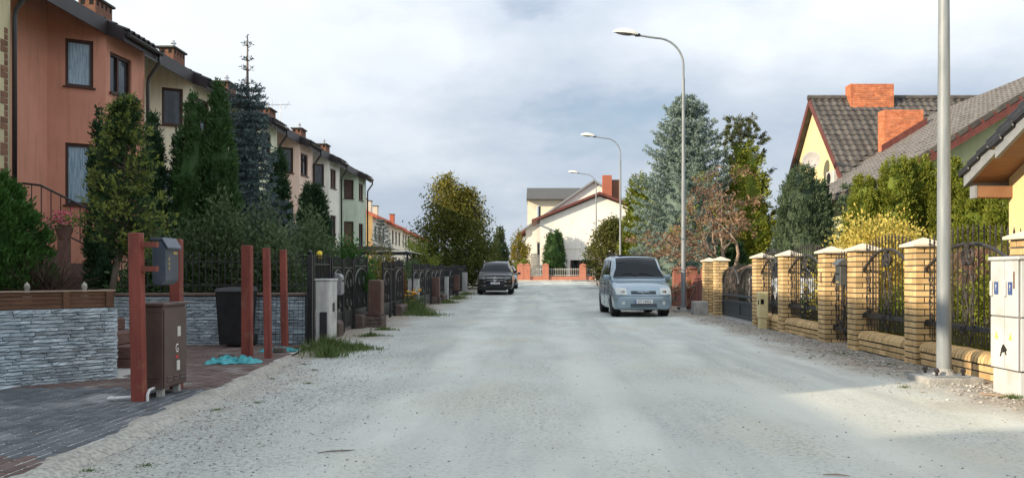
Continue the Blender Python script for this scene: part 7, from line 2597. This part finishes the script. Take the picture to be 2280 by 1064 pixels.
thuja('hidden_conifer', 'dark conifer low behind the red brown plank fence', 6.9, 31.5, 0, 2.3, .9, L_THUJB, n=5000, p=.4, size=1.2, cat='conifer')

# ---- verge plants
def patch(cx, cy, rx, ry, n, sc=1.0):
    out_ = []
    for _ in range(n):
        a, q = random.uniform(0, 6.28), abs(random.gauss(0, .55))
        x, y = cx + rx * q * math.cos(a), cy + ry * q * math.sin(a)
        out_.append((x, y, rz(x, y) - .005, sc * random.uniform(.5, 1.2) * max(.3, 1 - q * .45)))
    return out_
blades('grass', 'tall weeds and grass around the nearest concrete cabinet', patch(-3.35, 14.0, .55, .5, 1800, 1.0) + patch(-3.15, 13.0, .35, .3, 500, .8) + patch(-2.95, 14.3, .5, .3, 500, .6), .26, .014, L_GRASS, .5)
blades('grass', 'green weeds below the orange flowers and the mossy cabinet', patch(-4.0, 27.6, .6, 1.6, 2200, 1.2) + patch(-3.4, 26.0, .7, .8, 900, .6), .34, .02, L_GRASS, .45)
blades('grass', 'short grass tufts in front of the brown gas box', patch(-3.4, 19.2, .35, .25, 600) + patch(-3.35, 17.4, .4, .2, 600), .10, .010, L_GRASS, .5)
blades('grass', 'thin grass strip along the farther left fence', patch(-3.9, 37, .5, 1.5, 700) + patch(-3.9, 42, .6, 2.5, 800) + patch(-4.0, 47.5, .5, 2.0, 700), .16, .025, L_GRASS, .5)
blades('grass', 'sparse moss and grass tufts on the edge of the drive', [p for (x, y) in ((-2.85, 5.55), (-3.0, 5.8), (-2.55, 5.7), (-3.35, 8.9), (-3.3, 9.4), (-2.95, 8.0), (-2.7, 8.4), (-3.15, 10.4), (-2.9, 11.3), (-3.2, 11.9), (-2.6, 9.9)) for p in patch(x, y, .10, .10, 90, .55)], .055, .006, L_GRASS, .7)
blades('grass', 'grass tuft at the foot of the electricity cabinet', patch(4.72, 8.75, .16, .16, 260, .8) + patch(4.85, 8.45, .2, .1, 160, .8) + patch(4.0, 9.6, .12, .1, 60, .6), .09, .007, L_GRASS, .6)
blades('grass', 'mossy grass along the stones of the yellow brick wall', patch(4.75, 13.6, .25, .9, 500, .5) + patch(4.8, 12.0, .25, .6, 300, .5), .07, .008, L_GRASS, .7)
fl_ = T('marigold_plant', 'orange flowers blooming beside the mossy concrete cabinet', 'flowers', (LX(-3.78, 28.6).x, 28.6, 0))
M_ORF = pm('orange_petals', (.70, .30, .02), (.85, .45, .05), rough=.6)
fm_ = MB()
for k in range(26):
    a = random.uniform(0, 6.28)
    q = random.uniform(0, .34)
    x, y, z = q * math.cos(a), q * math.sin(a), random.uniform(.25, .78)
    fm_.lathe([(.001, -.02), (.04, -.01), (.055, .01), (.03, .035), (.001, .04)], 8, (x, y, z))
fm_.build('flower_heads', M_ORF, fl_, smooth=True)
n_ = 900
C = rng.normal(size=(n_, 3)) * np.array([.16, .16, .16]) + np.array([0, 0, .3])
link('leaves', leaf_mesh('leaves', C, rng.normal(size=(n_, 3)) + np.array([0, 0, .5]), .09, .03), L_SHRUB, fl_)

# ---- small litter on the road
sk_ = T('dead_stick', 'dark broken stick lying on the dusty street in the foreground', 'stick', (-1.42, 6.15, rz(-1.42, 6.15) + .008), .25)
MB().tube([(-.13, -.02, 0), (-.04, .008, .004), (.06, .0, .003), (.13, .03, .0)], [.003, .005, .005, .002], 6).build('stick', M_BARK, sk_)
sk2 = T('dead_stick', 'short pale stick at the bottom edge of the street', 'stick', (1.84, 5.42, rz(1.84, 5.42) + .008), -.2)
MB().tube([(-.08, 0, 0), (.0, .012, .003), (.08, -.01, .0)], [.003, .005, .003], 6).build('stick', M_BARKL, sk2)
sk3 = T('plank_scrap', 'pale splinter of wood on the soil before the electricity cabinet', 'wood scrap', (4.62, 8.9, rz(4.62, 8.9) + .012), 2.2)
MB().box(-.14, .14, -.018, .018, -.008, .012).build('splinter', M_BARKL, sk3, bevel=.004)
# ---- fallen leaves and twigs along the edges
lf = []
for _ in range(900):
    if random.random() < .5:
        y = 5.6 + 20 * random.random() ** 1.3
        x = 5.05 - abs(random.gauss(0, .5))
    else:
        y = 6 + 12 * random.random()
        x = drive_edge(y) + .1 + abs(random.gauss(0, .7))
    lf.append((x, y, rz(x, y) + .006))
lf = np.array(lf)
A_ = rng.normal(size=lf.shape) * np.array([1, 1, .15])
tag(link('fallen_leaves', leaf_mesh('fallen_leaves', lf, A_, .018 + .03 * rng.random(len(lf)), .016, bend=.1, Wv=np.tile(np.array([0, 0, 1.0]), (len(lf), 1))), leafm('fallen_leaf', (.12, .075, .03), (.22, .14, .06), (.09, .06, .045), trans=0.1)), kind='stuff', label='dry fallen leaves scattered along the edges of the street')
